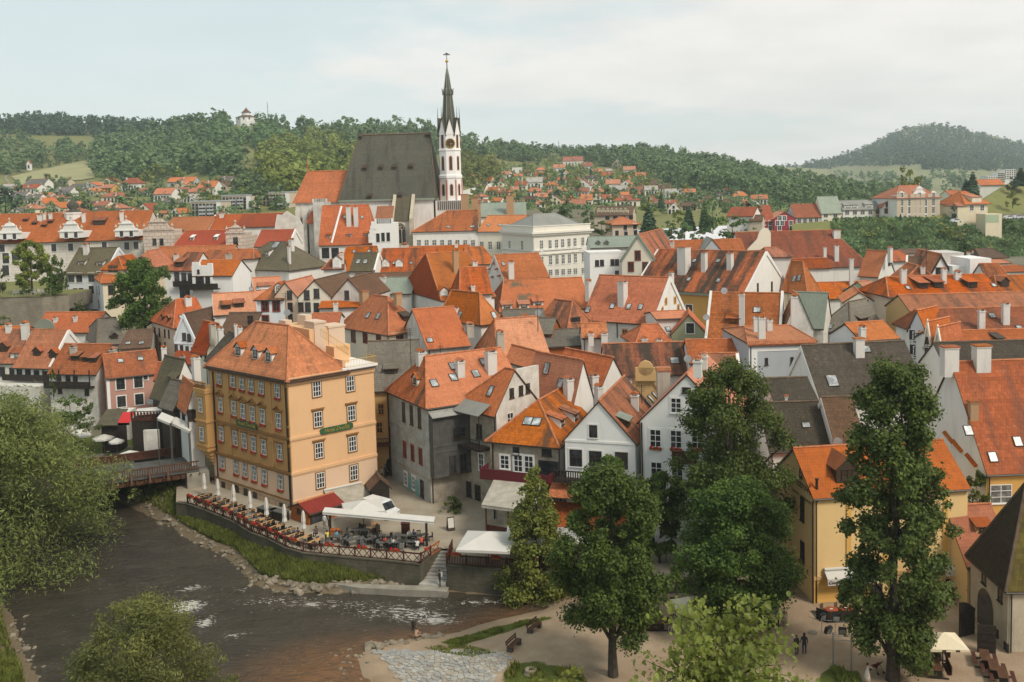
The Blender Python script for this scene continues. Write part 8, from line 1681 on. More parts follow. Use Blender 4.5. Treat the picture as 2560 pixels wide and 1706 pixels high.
for k,p0 in enumerate((b0,b3)):
 F=wframe(p0,-d,n);mb=MB(o);s_=-1 if k==0 else 1
 mb.box(F,(0,-.06,1.05),(L_,.06,1.2));mb.box(F,(0,-.05,.12),(L_,.05,.25));mb.build('rail',M['wood'],br)
 if k==0:
  sm_=MB();B((-.06,-.03,.25),(.06,.03,1.05),sm_);sm_=sm_.mesh('baluster',M['wood'])
  for i in range(int(L_/.3)):link('baluster',sm_,br,T_(-o)@F@T_((i*.3+.1,0,0)))
  for i in range(int(L_/2.2)):mb=MB(o);mb.slab([F@Vector(q) for q in((i*2.2,-.1,1.1),(i*2.2+.22,-.1,1.1),(i*2.2+.22,-.75,-.55),(i*2.2,-.75,-.55))],.18,down=F.to_3x3()@Vector((0,1,0)));mb.build('strut',M['wood'],br)
 else:mb=MB(o);mb.box(F,(0,-.03,.25),(L_,.03,1.05));mb.build('board_rail',M['wood_r'],br)
for t in(.05,.5,.95):p=b0 .lerp(b3,t);F=wframe(p,-d,n);mb=MB(o);mb.box(F,(0,-.2,-1.0),(L_,.2,-.25));mb.build('girder',M['wood'],br)
for i in range(int(L_/1.1)):mb=MB(o);p=b1+d*i*1.1;q=b2+d*i*1.1;mb.tube([p-Z_*.4+n*.6,q-Z_*.4],.11,4);mb.build('cross_beam',M['wood'],br)
mb=MB(o);F=wframe(b1,-d,n);mb.box(F,(-1.6,-.3,-6),(1.2,7,-.3));mb.build('abutment',M['concrete'],br)
ki=House('orange wooden kiosk with red roof at the hotel corner',(1042,447,107.5),(1325,111),('m',3.4),372,wall='wood_o' if False else 'orange_wall',roof='redmetal',base=-.1,ov=.5,v='T',name='kiosk',cat='kiosk')
ki.wallo.data.materials[0]=M['wood_o'];ki.wallo.data.materials[1]=M['wood_o']
p,d,n=ki.onwall('r',1150,495);F=wframe(p,d,n);mb=MB(ki.o);mb.box(F,(-1.4,-.05,-.5),(1.4,-.01,.6));ki.part('opening',mb,M['glass']);mb=MB(ki.o);mb.box(F,(-1.7,-.5,-.62),(1.7,-.0,-.52));ki.part('counter',mb,M['wood_l'])
for i in range(20):
 mb=MB(ki.o);F2=wframe(Vector((ki.c.x,ki.c.y,-.1)),ki.ur,ki.nr);l=(ki.r-ki.c).length;mb.box(F2,(l*i/20+.01,-.04,0),(l*(i+1)/20-.01,-.005,.95));ki.part('plank',mb,M['wood_o'])
ki.win('l',[(965,430)],.7,.6,'d')
p=PT(1050,470)+Vector((-.3,-.5,0));
hu=House('small dark wooden hut with brown roof at the mouth of the alley',(95,1185,115.5),238,('m',3.0),1108,yaw=16,ax='l',wall='brownplaster',roof='brown',base=.0,ov=.35,v='N',name='hut',cat='hut');hu.wallo.data.materials[0]=M['wood_k'];hu.wallo.data.materials[1]=M['wood_k']
for i in range(12):mb=MB(hu.o);F2=wframe(Vector((hu.c.x,hu.c.y,0)),hu.ur,hu.nr);l=(hu.r-hu.c).length;mb.box(F2,(l*i/12+.015,-.05,.05),(l*(i+1)/12-.015,-.006,hu.c.z-.1));hu.part('plank',mb,M['wood_k'])
pv=PT(1655,470);van=empty('van',pv,'white delivery van parked behind the white parasol by the hotel','van',None,R_(-38));
mb=MB();prof=[(-2.3,.35),(2.25,.35),(2.35,.7),(2.3,.95),(1.55,1.12),(.95,1.85),(.6,1.95),(-2.2,1.95),(-2.35,1.5)]
a=[Vector((x,-.88,z)) for x,z in prof];b=[Vector((x,.88,z)) for x,z in prof];mb.face(a);mb.face(b[::-1])
for i in range(len(a)):j=(i+1)%len(a);mb.face([a[j],a[i],b[i],b[j]])
mb.build('body',plain('white_car_paint',(.70,.70,.69),.25,.5),van)
mb=MB();
for s_ in(-1,1):mb.face([(.35,s_*.89,1.15),(1.35,s_*.89,1.15),(.9,s_*.89,1.78),(.35,s_*.89,1.82)][::s_]);
mb.face([(1.6,-.8,1.13),(1.6,.8,1.13),(1.02,.78,1.83),(1.02,-.78,1.83)]);mb.build('window',M['glass'],van)
for x in(-1.5,1.5):
 for s_ in(-1,1):mb=MB();mb.lathe(T_((x,s_*.80,.34))@Matrix.Rotation(R_(90),4,'X'),[(.34,-.12),(.34,.12)],14);mb.build('wheel',M['metal'],van)
for s_ in(-1,1):mb=MB();B((2.28,s_*.65-.18,.72),(2.37,s_*.65+.18,.9),mb);mb.build('headlight',M['sky_glass'],van)
pp=[PT(1232,640),PT(1630,728),PT(2042,725)];pe=empty('pergola',pp[1],'long white canvas covered pergola beam on dark posts over the terrace','pergola');o=pp[1]
for q in pp:mb=MB(o);mb.box(T_(q),(-.12,-.12,0),(.12,.12,2.5));mb.build('post',M['wood_k'],pe)
A_,B_=pp[0]+Z_*2.75+Vector((-.8,0,0)),pp[2]+Z_*2.65+Vector((.8,0,0));bk=Vector((.1,.95,.22));mb=MB(o);mb.slab([A_,B_,B_+bk,A_+bk],.10);mb.slab([A_-Z_*.28,B_-Z_*.28,B_+Vector((0,.1,0)),A_+Vector((0,.1,0))],.06,down=Vector((0,1,0)));mb.build('canopy',M['canvas'],pe)
mb=MB(o);mb.tube([A_-Z_*.1+bk,B_-Z_*.1+bk],.07,5);mb.build('beam',M['wood_k'],pe)
p=PT(2242,590);ab=empty('sign_board',p,'dark A frame board with white sheet on the gravel square','sign',None,R_(18));
mb=MB();mb.slab([Vector(q) for q in((-.42,-.35,0),(.42,-.35,0),(.42,0,1.5),(-.42,0,1.5))],.05,down=Vector((0,1,0)));mb.slab([Vector(q) for q in((-.42,.35,0),(.42,.35,0),(.42,.04,1.5),(-.42,.04,1.5))],.05,down=Vector((0,-1,0)));mb.build('frame',M['frame_d'],ab);mb=MB();mb.face([(-.33,-.30,.35),(.33,-.30,.35),(.33,-.06,1.4),(-.33,-.06,1.4)]);o_b=mb.build('sheet',M['canvas'],ab)
for(x,y,w_,h_,mat,lab) in((1865,640,.9,1.5,'wood_r','dark red standing cabinet among the terrace tables'),(1272,650,1.0,.9,'wood_o','small wooden serving counter with jars on the terrace'),(1605,600,.6,.9,'wood_l','pale barrel table by the middle pergola post')):
 p=PT(x,y);c_=empty('cabinet' if h_>1 else 'serving_counter',p,lab,'counter');mb=MB();B((-w_/2,-.3,0),(w_/2,.3,h_-.06),mb);mb.build('body',M[mat],c_);mb=MB();B((-w_/2-.06,-.36,h_-.06),(w_/2+.06,.36,h_),mb);mb.build('top',M[mat],c_)
for i,(x,y) in enumerate(((700,480),(800,500))):p=PT(x,y);g_=empty('storage_box',p,'dark covered storage box against the hotel plinth, %s'%('left one' if i==0 else 'right one'),'box','boxes against the hotel plinth',R_(-36));mb=MB();B((-1.2,-.5,0),(1.2,.5,1.0),mb);mb.build('body',M['wood_k'],g_);mb=MB();B((-1.25,-.55,1.0),(1.25,.55,1.1),mb);mb.build('lid',M['greywood'],g_)
view('N');za=4.3;fa,fb=atZ(992,1312,za),atZ(1432,1372,za);ba,bb=fa+Vector((1.6,7.0,1.3)),fb+Vector((1.2,7.0,1.3));pa=empty('awning_pavilion',fa,'large grey weathered awning on posts with dark red railing before the stained house','awning');mb=MB(fa);k=14
for i in range(k):
 t0,t1=i/k,(i+1)/k;s_=.10 if i%2 else 0
 mb.slab([fa.lerp(fb,t0)+Z_*0,fa.lerp(fb,t1),ba.lerp(bb,t1),ba.lerp(bb,t0)],.06)
mb.slab([fa-Z_*.35,fb-Z_*.35,fb+Vector((0,.05,0)),fa+Vector((0,.05,0))],.04,down=Vector((0,1,0)));mb.build('canopy',M['canvas_g'],pa)
for t in(.08,.5,.92):q=fa.lerp(fb,t)+Vector((0,.3,0));mb=MB(fa);mb.tube([q,Vector((q.x,q.y,0))],.09,6);mb.build('post',M['wood_r'],pa)
mb=MB(fa);qa,qb=fa+Vector((.4,.3,0)),fb+Vector((-.4,.3,0));mb.slab([Vector((qa.x,qa.y,.0)),Vector((qb.x,qb.y,.0)),Vector((qb.x,qb.y,2.0)),Vector((qa.x,qa.y,2.0))],.08,down=Vector((0,1,0)));mb.build('railing',M['wood_r'],pa)
mb=MB(fa);mb.slab([Vector((ba.x,ba.y-1,0)),Vector((bb.x,bb.y-1,0)),Vector((bb.x,bb.y-1,4.5)),Vector((ba.x,ba.y-1,4.5))],.1,down=Vector((0,1,0)));mb.build('back_wall',M['brownplaster'],pa)
def bench(x,y,v,ang,label,L_=1.9):
 p=atZ(x,y,SZ,v);p.z=gz(p.x,p.y)-.03;b=empty('bench',p,label,'bench','benches on the sand',ang)
 for i in range(3):mb=MB();B((-L_/2,-.25+i*.17,.43),(L_/2,-.10+i*.17,.48),mb);mb.build('seat_slat',M['wood'],b)
 for i in range(2):mb=MB();B((-L_/2,.28+i*.03,.58+i*.2),(L_/2,.32+i*.03,.72+i*.2),mb);mb.build('back_slat',M['wood'],b)
 for s_ in(-1,1):mb=MB();B((s_*L_*.4-.14,-.25,0),(s_*L_*.4+.14,.25,.43),mb);B((s_*L_*.4-.04,.24,.43),(s_*L_*.4+.04,.28,.95),mb);mb.build('leg',M['stonewall' if False else 'greywood'],b)
bench(830,1250,'B',R_(62),'dark wooden bench on the sand, nearer of the two');bench(1015,1040,'B',R_(58),'dark wooden bench on the sand near the linden shade')
p=atZ(985,1490,SZ,'B');p.z=gz(p.x,p.y);stp=empty('tree_stump',p,'pale sawn tree stump in the weeds at the bottom','stump');mb=MB();mb.lathe(I4,[(.62,-.1),(.52,.15),(.5,.38)],14);mb.build('wood',plain('cut_wood',(.33,.27,.19),.85,var=.5,scale=5),stp);mb=MB();mb.lathe(I4,[(.17,.38),(.15,.385)],9);mb.build('hollow',M['wood_k'],stp)
view('Q');pl=atZ(305,1450,SZ),atZ(462,1500,SZ);d=(pl[1]-pl[0]);d.z=0;ang=math.atan2(d.y,d.x)*.3;fl=empty('floodlight_rack',pl[0],'steel rack with seven floodlights on the sand square','floodlights',None,ang);Wd=d.length
for x in(0,Wd):mb=MB();mb.tube([(x,0,0),(x,0,3.1)],.06,6);mb.build('post',M['steel'],fl)
s_=Wd/158
mb=MB()
for z in(2.55,2.9):mb.tube([(0,0,z*.97),(Wd,0,z*.97)],.03,5)
for z in(2.95,4.05):mb.tube([(-100*s_,0,z),(255*s_,0,z)],.03,5)
for x in(-100,17,137,255):mb.tube([(x*s_,0,2.95),(x*s_,0,4.05)],.025,5)
mb.build('frame',M['steel'],fl)
for(x,z,tw) in((-98,4.35,.7),(25,4.35,0),(132,4.35,0),(250,4.35,-.6),(-45,3.3,.7),(80,3.3,0),(205,3.3,-.3)):
 Fh=T_((x*s_,0,z))@Matrix.Rotation(tw,4,'Z')@Matrix.Rotation(R_(18),4,'X');mb=MB();mb.box(Fh,(-.30,-.18,-.28),(.30,.10,.28));hd=mb.build('lamp_head',M['metal'],fl);mb=MB();mb.face([Fh@Vector(q) for q in((-.26,-.19,-.24),(.26,-.19,-.24),(.26,-.19,.24),(-.26,-.19,.24))]);mb.build('lens',M['sky_glass'],hd);mb=MB();mb.tube([Fh@Vector((-.36,0,0)),Fh@Vector((.36,0,0))],.03,5);mb.build('bracket',M['metal'],hd)
def picnic(x,y,v,ang,label,group=None,z=SZ,L_=2.0,back=False):
 p=atZ(x,y,z,v);t=empty('picnic_table',p,label,'picnic table',group,ang)
 for i in range(4):mb=MB();B((-L_/2,-.38+i*.19,.74),(L_/2,-.38+i*.19+.175,.79),mb);mb.build('top_plank',M['wood'],t)
 for s_ in(-1,1):
  mb=MB();B((-L_/2,s_*.78-.15,.43),(L_/2,s_*.78+.15,.48),mb)
  if back:B((-L_/2,s_*.95-.03,.5),(L_/2,s_*.95+.03,1.15),mb)
  mb.build('seat',M['wood_r'],t);mb=MB();B((s_*L_*.4-.05,-.8,0),(s_*L_*.4+.05,.8,.1),mb);B((s_*L_*.4-.05,-.3,.1),(s_*L_*.4+.05,.3,.74),mb);mb.build('leg',M['wood_k'],t)
for i,(x,y,lab) in enumerate(((1120,1330,'brown picnic table under the cream parasol, left one'),(1250,1490,'brown high backed picnic table in front of the cream parasol'),(1240,1330,'brown high backed picnic table under the cream parasol, right one'))):picnic(x,y,'Q',R_(78),lab,'picnic tables by the cream parasol',back=i>0)
for i,(x,y,lab) in enumerate(((1700,1400,'dark picnic table stored at the tower wall, farther one'),(1780,1490,'dark picnic table stored at the tower wall, middle one'),(1860,1560,'dark picnic table stored at the tower wall, nearest one'))):picnic(x,y,'Q',R_(70),lab,'dark tables at the tower wall')
view('P')
for i,x in enumerate((60,190,330)):picnic(x,1060,'P',R_(86),'dark red picnic table under the dense maple, %s from left'%ORD[i],'picnic tables below the maples',back=True)
r=empty('booth_screen',atZ(620,1040,SZ),'dark slatted wooden screen below the cream parasol','screen',None,R_(-4));sl_m=MB();B((-.05,-.03,0),(.05,.03,1.7),sl_m);sl_m=sl_m.mesh('slat',M['wood_r'])
for i in range(17):link('slat',sl_m,r,T_((-1.6+i*.2,1.8,0)))
mb=MB();B((-1.7,1.74,1.6),(1.75,1.86,1.72),mb);mb.build('rail',M['wood_k'],r)
view('Q');a=atZ(150,985,SZ);b=atZ(250,1025,SZ);c_=atZ(520,1015,SZ);dk_=empty('dining_deck',b,'dark boarded dining deck with two round red tables before the yellow inn','deck');mb=MB(b)
for u_,v_ in((a,b),(b,c_)):
 for k in range(4):mb=MB(b);mb.slab([u_+Z_*(.05+k*.26),v_+Z_*(.05+k*.26),v_+Z_*(.28+k*.26),u_+Z_*(.28+k*.26)],.06,down=Vector((0,1,0)));mb.build('board',M['wood_k'],dk_)
mb=MB(b);mb.slab([a+Z_*.05,b+Z_*.05,c_+Z_*.05,c_+Vector((0,2.6,.05)),a+Vector((0,1.6,.05))],.2);mb.build('floor',M['greywood'],dk_)
for i,(x,y) in enumerate(((290,905),(422,895))):
 p=atZ(x,y,SZ+.75);p.z=SZ+.1;t=empty('round_table',p,'round red table on the dark deck, %s'%('left' if i==0 else 'right'),'table','round tables on the dark deck');mb=MB();mb.lathe(I4,[(.56,.70),(.58,.73),(.56,.75)],18);mb.build('tabletop',plain('red_table',(.34,.07,.03),.5) if i==0 else bpy.data.materials['red_table'],t);mb=MB();mb.lathe(I4,[(.25,0),(.06,.1),(.05,.7)],8);mb.build('leg',M['metal'],t);mb=MB();B((-.15,-.1,.752),(.12,.1,.80),mb);mb.build('napkin_holder',M['canvas'],t)
 for a_ in(.3,2.2,4.2):chair(p+Vector((.9*math.cos(a_),.8*math.sin(a_),0)),a_-math.pi/2,CHW,'brown slatted chair at a round red table','chairs on the dark deck')
picnic(1420,770,'Q',R_(20),'dark table with benches beside the inn door at right',z=SZ)
a=atZ(1440,80,3.2,'P');b=atZ(1545,82,3.2,'P');r=empty('awning',a,'white awning over the passage left of the yellow inn','awning');mb=MB(a);bk=Vector((.2,3,1.5));mb.slab([a,b,b+bk,a+bk],.06);mb.slab([a-Z_*.3,b-Z_*.3,b,a],.04);mb.build('canopy',M['canvas'],r);mb=MB(a);mb.tube([a,Vector((a.x,a.y,0))],.06,5);mb.build('post',M['wood_k'],r)
mb=MB();pr=atZ(1735,1110,SZ,'P');mb.lathe(T_((pr.x,pr.y,SZ)),[(.42,-.05),(.42,.02)],16);tag(mb.build('manhole_cover',M['stonewall']),'round manhole cover in the sand left of the floodlights','manhole')
p=atZ(712,1475,SZ,'Q');p.z=SZ;s_=empty('stroller',p,'dark red folding stroller beside the tall trunk','stroller',None,R_(200));mb=MB()
for x in(-.25,.25):mb.tube([(x,-.45,.12),(x,.25,.95),(x,.40,1.05)],.02,5);mb.tube([(x,.40,.12),(x,-.10,.70)],.02,5)
mb.build('frame',M['metal'],s_);mb=MB();mb.slab([Vector(q) for q in((-.22,-.15,.42),(.22,-.15,.42),(.22,.28,.95),(-.22,.28,.95))],.06);mb.slab([Vector(q) for q in((-.22,-.45,.45),(.22,-.45,.45),(.22,-.12,.40),(-.22,-.12,.40))],.06);mb.build('seat',plain('dark_red_fabric',(.16,.02,.02),.8),s_)
for x in(-.27,.27):
 for y in(-.45,.40):mb=MB();mb.lathe(T_((x,y,.1))@Matrix.Rotation(R_(90),4,'Y'),[(.1,-.03),(.1,.03)],10);mb.build('wheel',M['metal'],s_)
seat_m=CHs=cm.mesh('chair',M['canvas'])
for i,x in enumerate((120,150,205,220,243,275,315,350)):
 p=atY(x,462,212,'Z5');p.z=top[0].z+.0 if False else atY(0,478,206,'Z5').z;o_c=link('chair',seat_m);o_c.location=p;o_c.scale=(1.5,1.5,1.3);tag(o_c,'white garden seat on the lawn above the rubble wall','chair','white seats of the castle garden')
for i,(x,y,c,lab) in enumerate(((1675,1085,(.6,.6,.6),'white car parked beside the big pale villa'),(2150,1055,(.55,.55,.56),'white car on the east road, left one'),(2225,1052,(.5,.52,.55),'pale grey car on the east road, right one'))):
 X,Yp=px(x,y,'Z4');p=HE.at(X,Yp);p=atY(x,y+8,368,'Z4');cr=empty('parked_car',p,lab,'car','cars parked on the east slope',R_(10));mb=MB();pf=[(-2.1,.3),(2.1,.3),(2.1,.8),(1.3,.95),(.7,1.45),(-1.2,1.45),(-1.9,.95),(-2.1,.85)];a=[Vector((u,-.85,z)) for u,z in pf];b=[Vector((u,.85,z)) for u,z in pf];mb.face(a);mb.face(b[::-1])
 for k in range(len(a)):j=(k+1)%len(a);mb.face([a[j],a[k],b[k],b[j]])
 mb.build('body',plain('car_paint',c,.3,.5),cr);mb=MB();mb.face([(-1.4,-.86,.98),(1.1,-.86,.98),(.65,-.86,1.38),(-1.1,-.86,1.38)]);mb.build('window',M['glass'],cr)
 for u in(-1.3,1.3):mb=MB();mb.lathe(T_((u,-.78,.3))@Matrix.Rotation(R_(90),4,'X'),[(.3,-.1),(.3,.1)],10);mb.build('wheel',M['metal'],cr)
for i,(x,y,v,Y,lab) in enumerate(((1105,605,'Z8',139,'grey satellite dish before the brown tiled house'),(780,1215,'Z8',118,'grey satellite dish left of the salmon gable top'),(435,820,'Y',95,'grey satellite dish above the yellow inn roof'),(1790,820,'Z6',133,'white satellite dish right of the hotel terrace'),(1230,1325,'Z5',143,'small white satellite dish on the pink house side'),(1130,600,'Z7',139,'white satellite dish on a tall mast in midtown'),(780,600,'Z6',134,'dish on the mast behind the hotel roof'),(945,840,'Z8',141,'dish on the edge of the brown tiled house'))):
 p=atY(x,y+25,Y,v);dsh=empty('satellite_dish',p,lab,'dish','satellite dishes');mb=MB();mb.tube([(0,.1,-2.5),(0,.1,1.0)],.035,5);mb.build('mast',M['steel'],dsh);mb=MB();mb.lathe(T_((0,-.1,.55))@Matrix.Rotation(R_(80),4,'X'),[(.02,-.08),(.3,-.05),(.48,.06)],14);mb.build('bowl',M['steel'],dsh)
for i,(x,yb,yt,v,Y,lab) in enumerate(((1123,640,450,'Z7',138,'tall thin aerial mast between the grey roofs in midtown'),(770,620,430,'Z6',134,'tall aerial mast behind the hotel roof ridge'),(668,500,335,'G',112,'dark aerial mast on the small gabled house roof'),(1125,380,170,'Z9',166,'thin aerial mast on the far right roofs'),(1790,1030,720,'Z6',122,'tall thin pole in front of the grey shingle roof'),(330,960,860,'Z7',122,'thin white aerial on the corner house ridge'),(1675,600,450,'Z8',184,'aerial mast beside the white gable'))):
 p=atY(x,yb,Y,v);a_=empty('aerial_mast',p,lab,'aerial','roof aerials');H_=raise_to(p,yt,v);mb=MB();mb.tube([(0,0,-2),(0,0,H_)],.04,5);mb.build('pole',M['metal'],a_);mb=MB()
 for k in range(4):mb.tube([(-.5+k*.05,0,H_-.15-k*.22),(.5-k*.05,0,H_-.15-k*.22)],.018,4)
 mb.build('rods',M['metal'],a_)
def person(label,p,pose='stand',rz=0.0,shirt=(.05,.05,.05),legs=(.03,.03,.04),hair=(.03,.02,.015),H=1.72,arm=None,skirt=False,pack=None,shoes=(.03,.03,.03),seat_z=.45):
 s_=H/1.75;root=empty('person',p,label,'person',None,rz);V,E,R=[],[],[]
 def v(x,y,z,r):V.append((x*s_,y*s_,z*s_));R.append(r*s_);return len(V)-1
 def e(*ids):
  for a,b in zip(ids,ids[1:]):E.append((a,b))
 if pose=='sit':pz=seat_z+.08;ly=-.42
 elif pose=='crouch':pz=.42;ly=-.30
 else:pz=.94;ly=0
 pel=v(0,0,pz,.145);tn=-.05 if pose=='stand' else-.10 if pose=='sit' else-.26
 sp_=v(0,tn*.4,pz+.22,.135);chs=v(0,tn*.8,pz+.42,.15);nk=v(0,tn,pz+.56,.06);hd0=v(0,tn*1.1-.01,pz+.66,.088);hd1=v(0,tn*1.1-.02,pz+.75,.095);hd2=v(0,tn*1.1,pz+.81,.06);e(pel,sp_,chs,nk,hd0,hd1,hd2)
 nose=v(0,tn*1.1-.11,pz+.68,.018);e(hd0,nose)
 for sd in(-1,1):
  hip=v(sd*.10,0,pz-.05,.10)
  if pose=='stand':kn=v(sd*.105,-.015 if sd>0 else .02,.50,.065);an=v(sd*.11,.03*sd,.09,.045);to=v(sd*.13,.03*sd-.15,.035,.038)
  elif pose=='sit':kn=v(sd*.13,-.44,seat_z+.08,.068);an=v(sd*.13,-.46,.09,.045);to=v(sd*.14,-.62,.035,.038)
  else:kn=v(sd*.16,-.40,.50,.068);an=v(sd*.13,-.12,.09,.045);to=v(sd*.14,-.28,.035,.038)
  e(pel,hip,kn,an,to)
  sh=v(sd*.19,tn*.8,pz+.48,.062)
  if arm and arm[0]==sd:el=v(sd*.22,tn-.24,pz+.36,.043);wr=v(sd*.12,tn-.46,pz+.46,.03);ha=v(sd*.10,tn-.55,pz+.48,.032)
  elif pose=='stand':el=v(sd*.27,tn+.04,pz+.20,.043);wr=v(sd*.27,tn-.06,pz-.04,.032);ha=v(sd*.27,tn-.09,pz-.13,.034)
  else:el=v(sd*.25,tn-.10,pz+.22,.043);wr=v(sd*.17,tn-.32,pz+.20,.032);ha=v(sd*.14,tn-.42,pz+.19,.034)
  e(chs,sh,el,wr,ha)
  for k in range(3):
   hx=V[ha];fi=v(hx[0]/s_+(k-1)*.022,hx[1]/s_-.05,hx[2]/s_-(.05 if pose=='stand' and not(arm and arm[0]==sd) else 0),.011);e(ha,fi)
 me=bpy.data.meshes.new('body');me.from_pydata(V,E,[]);o=bpy.data.objects.new('tmp',me);COL.objects.link(o);mo=o.modifiers.new('skin','SKIN');me.update()
 for i,sv in enumerate(me.skin_vertices[0].data):sv.radius=(R[i],R[i])
 me.skin_vertices[0].data[0].use_root=True;sb_=o.modifiers.new('sub','SUBSURF');sb_.levels=1;sb_.render_levels=1
 dg=bpy.context.evaluated_depsgraph_get();ev=bpy.data.meshes.new_from_object(o.evaluated_get(dg));bpy.data.objects.remove(o);ev.name='body'
 for nm,c in(('shirt_cloth',shirt),('trouser_cloth',legs),('skin',None),('shoe',shoes),('hair',hair)):
  key=nm+str(c);ev.materials.append(M['skin'] if c is None else bpy.data.materials.get(key[:60]) or plain(key[:60],c,.8,var=.12))
 zn=(pz+.575)*s_
 for f in ev.polygons:
  c=f.center;k=0
  if c.z>zn:k=4 if(c.z>(pz+.755)*s_ or c.y>(tn*1.1+.035)*s_) else 2
  elif c.z<.07*s_:k=3
  elif(c.z<(pz+.02)*s_ and abs(c.x)<.22*s_) or(pose!='stand' and c.y<-.16*s_ and c.z<(seat_z+.17)*s_ and abs(c.x)<.24 and pose=='sit' and c.z<(pz+.09)*s_):k=1
  else:
   for hx in(V[i] for i in range(len(V)) if R[i]<=.035*s_ and V[i][2]>.2*s_):
    if(c-Vector(hx)).length<.075*s_ and c.z<zn:k=2
  f.material_index=k;f.use_smooth=True
 link('body',ev,root)
 mb=MB();hz_=(pz+.76)*s_;mb.lathe(T_((0,tn*1.1*s_+.018,hz_)),[(.098*s_,-.09*s_),(.112*s_,-.02*s_),(.09*s_,.06*s_),(.03*s_,.10*s_)],10);mb.build('hair',bpy.data.materials.get(('hair'+str(hair))[:60]),root,smooth=True)
 if skirt:mb=MB();mb.lathe(I4,[(.30*s_,.30*s_),(.22*s_,.75*s_),(.16*s_,1.08*s_)],12);mb.build('skirt',bpy.data.materials.get(('shirt_cloth'+str(shirt))[:60]),root,smooth=True)
 if pack:mb=MB();mb.box(I4,(-.16*s_,.10*s_,(pz+.12)*s_),(.16*s_,.27*s_,(pz+.52)*s_));mb.build('backpack',bpy.data.materials.get('backpack_cloth') or plain('backpack_cloth',pack,.8),root)
 return root
BK,NV,WH,KH=(.022,.022,.022),(.02,.026,.05),(.60,.58,.54),(.30,.26,.19)
person('person in dark olive jacket seen from behind with folded arms on the sand',atZ(1590,1320,SZ,'P'),'stand',R_(200),(.045,.04,.025),(.028,.028,.03),(.10,.07,.05),1.72)
person('person in black jacket and trousers seen from behind on the sand',atZ(1660,1312,SZ,'P'),'stand',R_(172),BK,NV,(.02,.015,.012),1.80)
person('person in grey white shirt and dark trousers walking at the maple shade edge',atZ(1412,1062,SZ,'P'),'stand',R_(30),(.40,.40,.41),BK,(.05,.03,.02),1.72)
person('person in dark top and long pale skirt beside the grey shirted walker',atZ(1476,1050,SZ,'P'),'stand',R_(-20),(.34,.27,.20),(.45,.40,.33),(.03,.02,.015),1.68,skirt=True,arm=(-1,))
person('person in white clothes sitting sideways at the dark booths',atZ(455,1098,SZ,'P'),'sit',R_(-50),WH,(.45,.40,.32),(.06,.05,.04),1.75)
person('person in long white dress with dark hair beside the stroller',atZ(617,1580,SZ,'Q'),'stand',R_(60),(.58,.52,.44),(.5,.45,.4),(.07,.025,.015),1.66,skirt=True,arm=(1,))
q_=atZ(2152,1068,-1.95,'T');person('person in black with white backpack pointing a phone on the quay path',q_,'stand',R_(-80),BK,BK,(.02,.015,.012),1.78,arm=(1,),pack=(.5,.5,.48))
person('person in white shirt seated in the garden restaurant between the trees',atZ(558,212,0,'P'),'sit',R_(70),WH,KH,(.04,.03,.02),1.7)
q_=atZ(2148,738,WZ+.1,'W');q_.z=gz(q_.x,q_.y)-.05;person('bare shouldered person crouching on the stones at the river edge',q_,'crouch',R_(150),(.42,.26,.18),(.20,.08,.05),(.10,.06,.03),1.6)
q_=atZ(2130,655,WZ,'W');q_.z=WZ-.35;person('small person in black standing in the shallow river',q_,'stand',R_(170),BK,BK,(.12,.08,.04),1.35)
person('person in grey shirt seated at the table by the inn door',atZ(1388,765,SZ,'Q'),'sit',R_(30),(.30,.30,.31),BK,(.05,.035,.025),1.72)
person('waiter in white apron standing at the red roofed kiosk',atZ(1182,580,0,'T'),'stand',R_(150),WH,(.35,.33,.3),(.05,.035,.025),1.75);person('second waiter in pale shirt beside the kiosk counter',atZ(1218,566,0,'T'),'stand',R_(120),(.45,.42,.38),BK,(.04,.03,.02),1.75)
for(x,y,c,rz,lab) in((1205,690,(.62,.48,.10),200,'seated guest in yellow top at the terrace'),(1280,688,(.10,.30,.42),160,'seated guest in light blue top at the terrace'),(1375,694,BK,210,'seated guest in black top at the terrace'),(1890,680,(.45,.42,.40),30,'seated guest in pale top near the red cabinet'),(1938,682,(.06,.08,.14),-40,'seated guest in navy top near the red cabinet'),(1960,765,(.60,.58,.55),180,'seated guest in white top at the fence corner'),(1755,752,(.5,.47,.42),150,'seated guest in cream top at the fence'),(1690,742,(.35,.06,.05),190,'seated guest in red top at the fence'),(955,668,(.05,.04,.04),140,'seated guest in dark top at the wooden tables'),(1115,655,(.10,.06,.05),220,'seated guest in brown top at the wooden tables'),(1995,735,(.55,.10,.06),170,'seated guest in orange red top at the right pergola post')):
 person(lab,PT(x,y),'sit',R_(rz),c,NV,(.05,.035,.025),1.7)
person('person in pale jacket at the mouth of the alley',atZ(180,1112,.3,'N'),'stand',R_(20),(.40,.33,.25),NV,(.05,.03,.02),1.7);person('person in dark jacket at the mouth of the alley',atZ(207,1090,.3,'N'),'stand',R_(60),(.06,.07,.09),BK,(.04,.03,.02),1.75)
gobj=bpy.data.objects['ground'];SM=[]
for k in range(9):
 rg=np.random.default_rng(k+60);bm=bmesh.new();bmesh.ops.create_icosphere(bm,subdivisions=1,radius=1.0)
 for v_ in bm.verts:v_.co=Vector((v_.co.x*(1+.25*rg.normal()),v_.co.y*.75*(1+.22*rg.normal()),v_.co.z*.5*(1+.2*rg.normal())))
 me=bpy.data.meshes.new('stone');bm.to_mesh(me);bm.free();me.materials.append(M['stone']);SM.append(me)
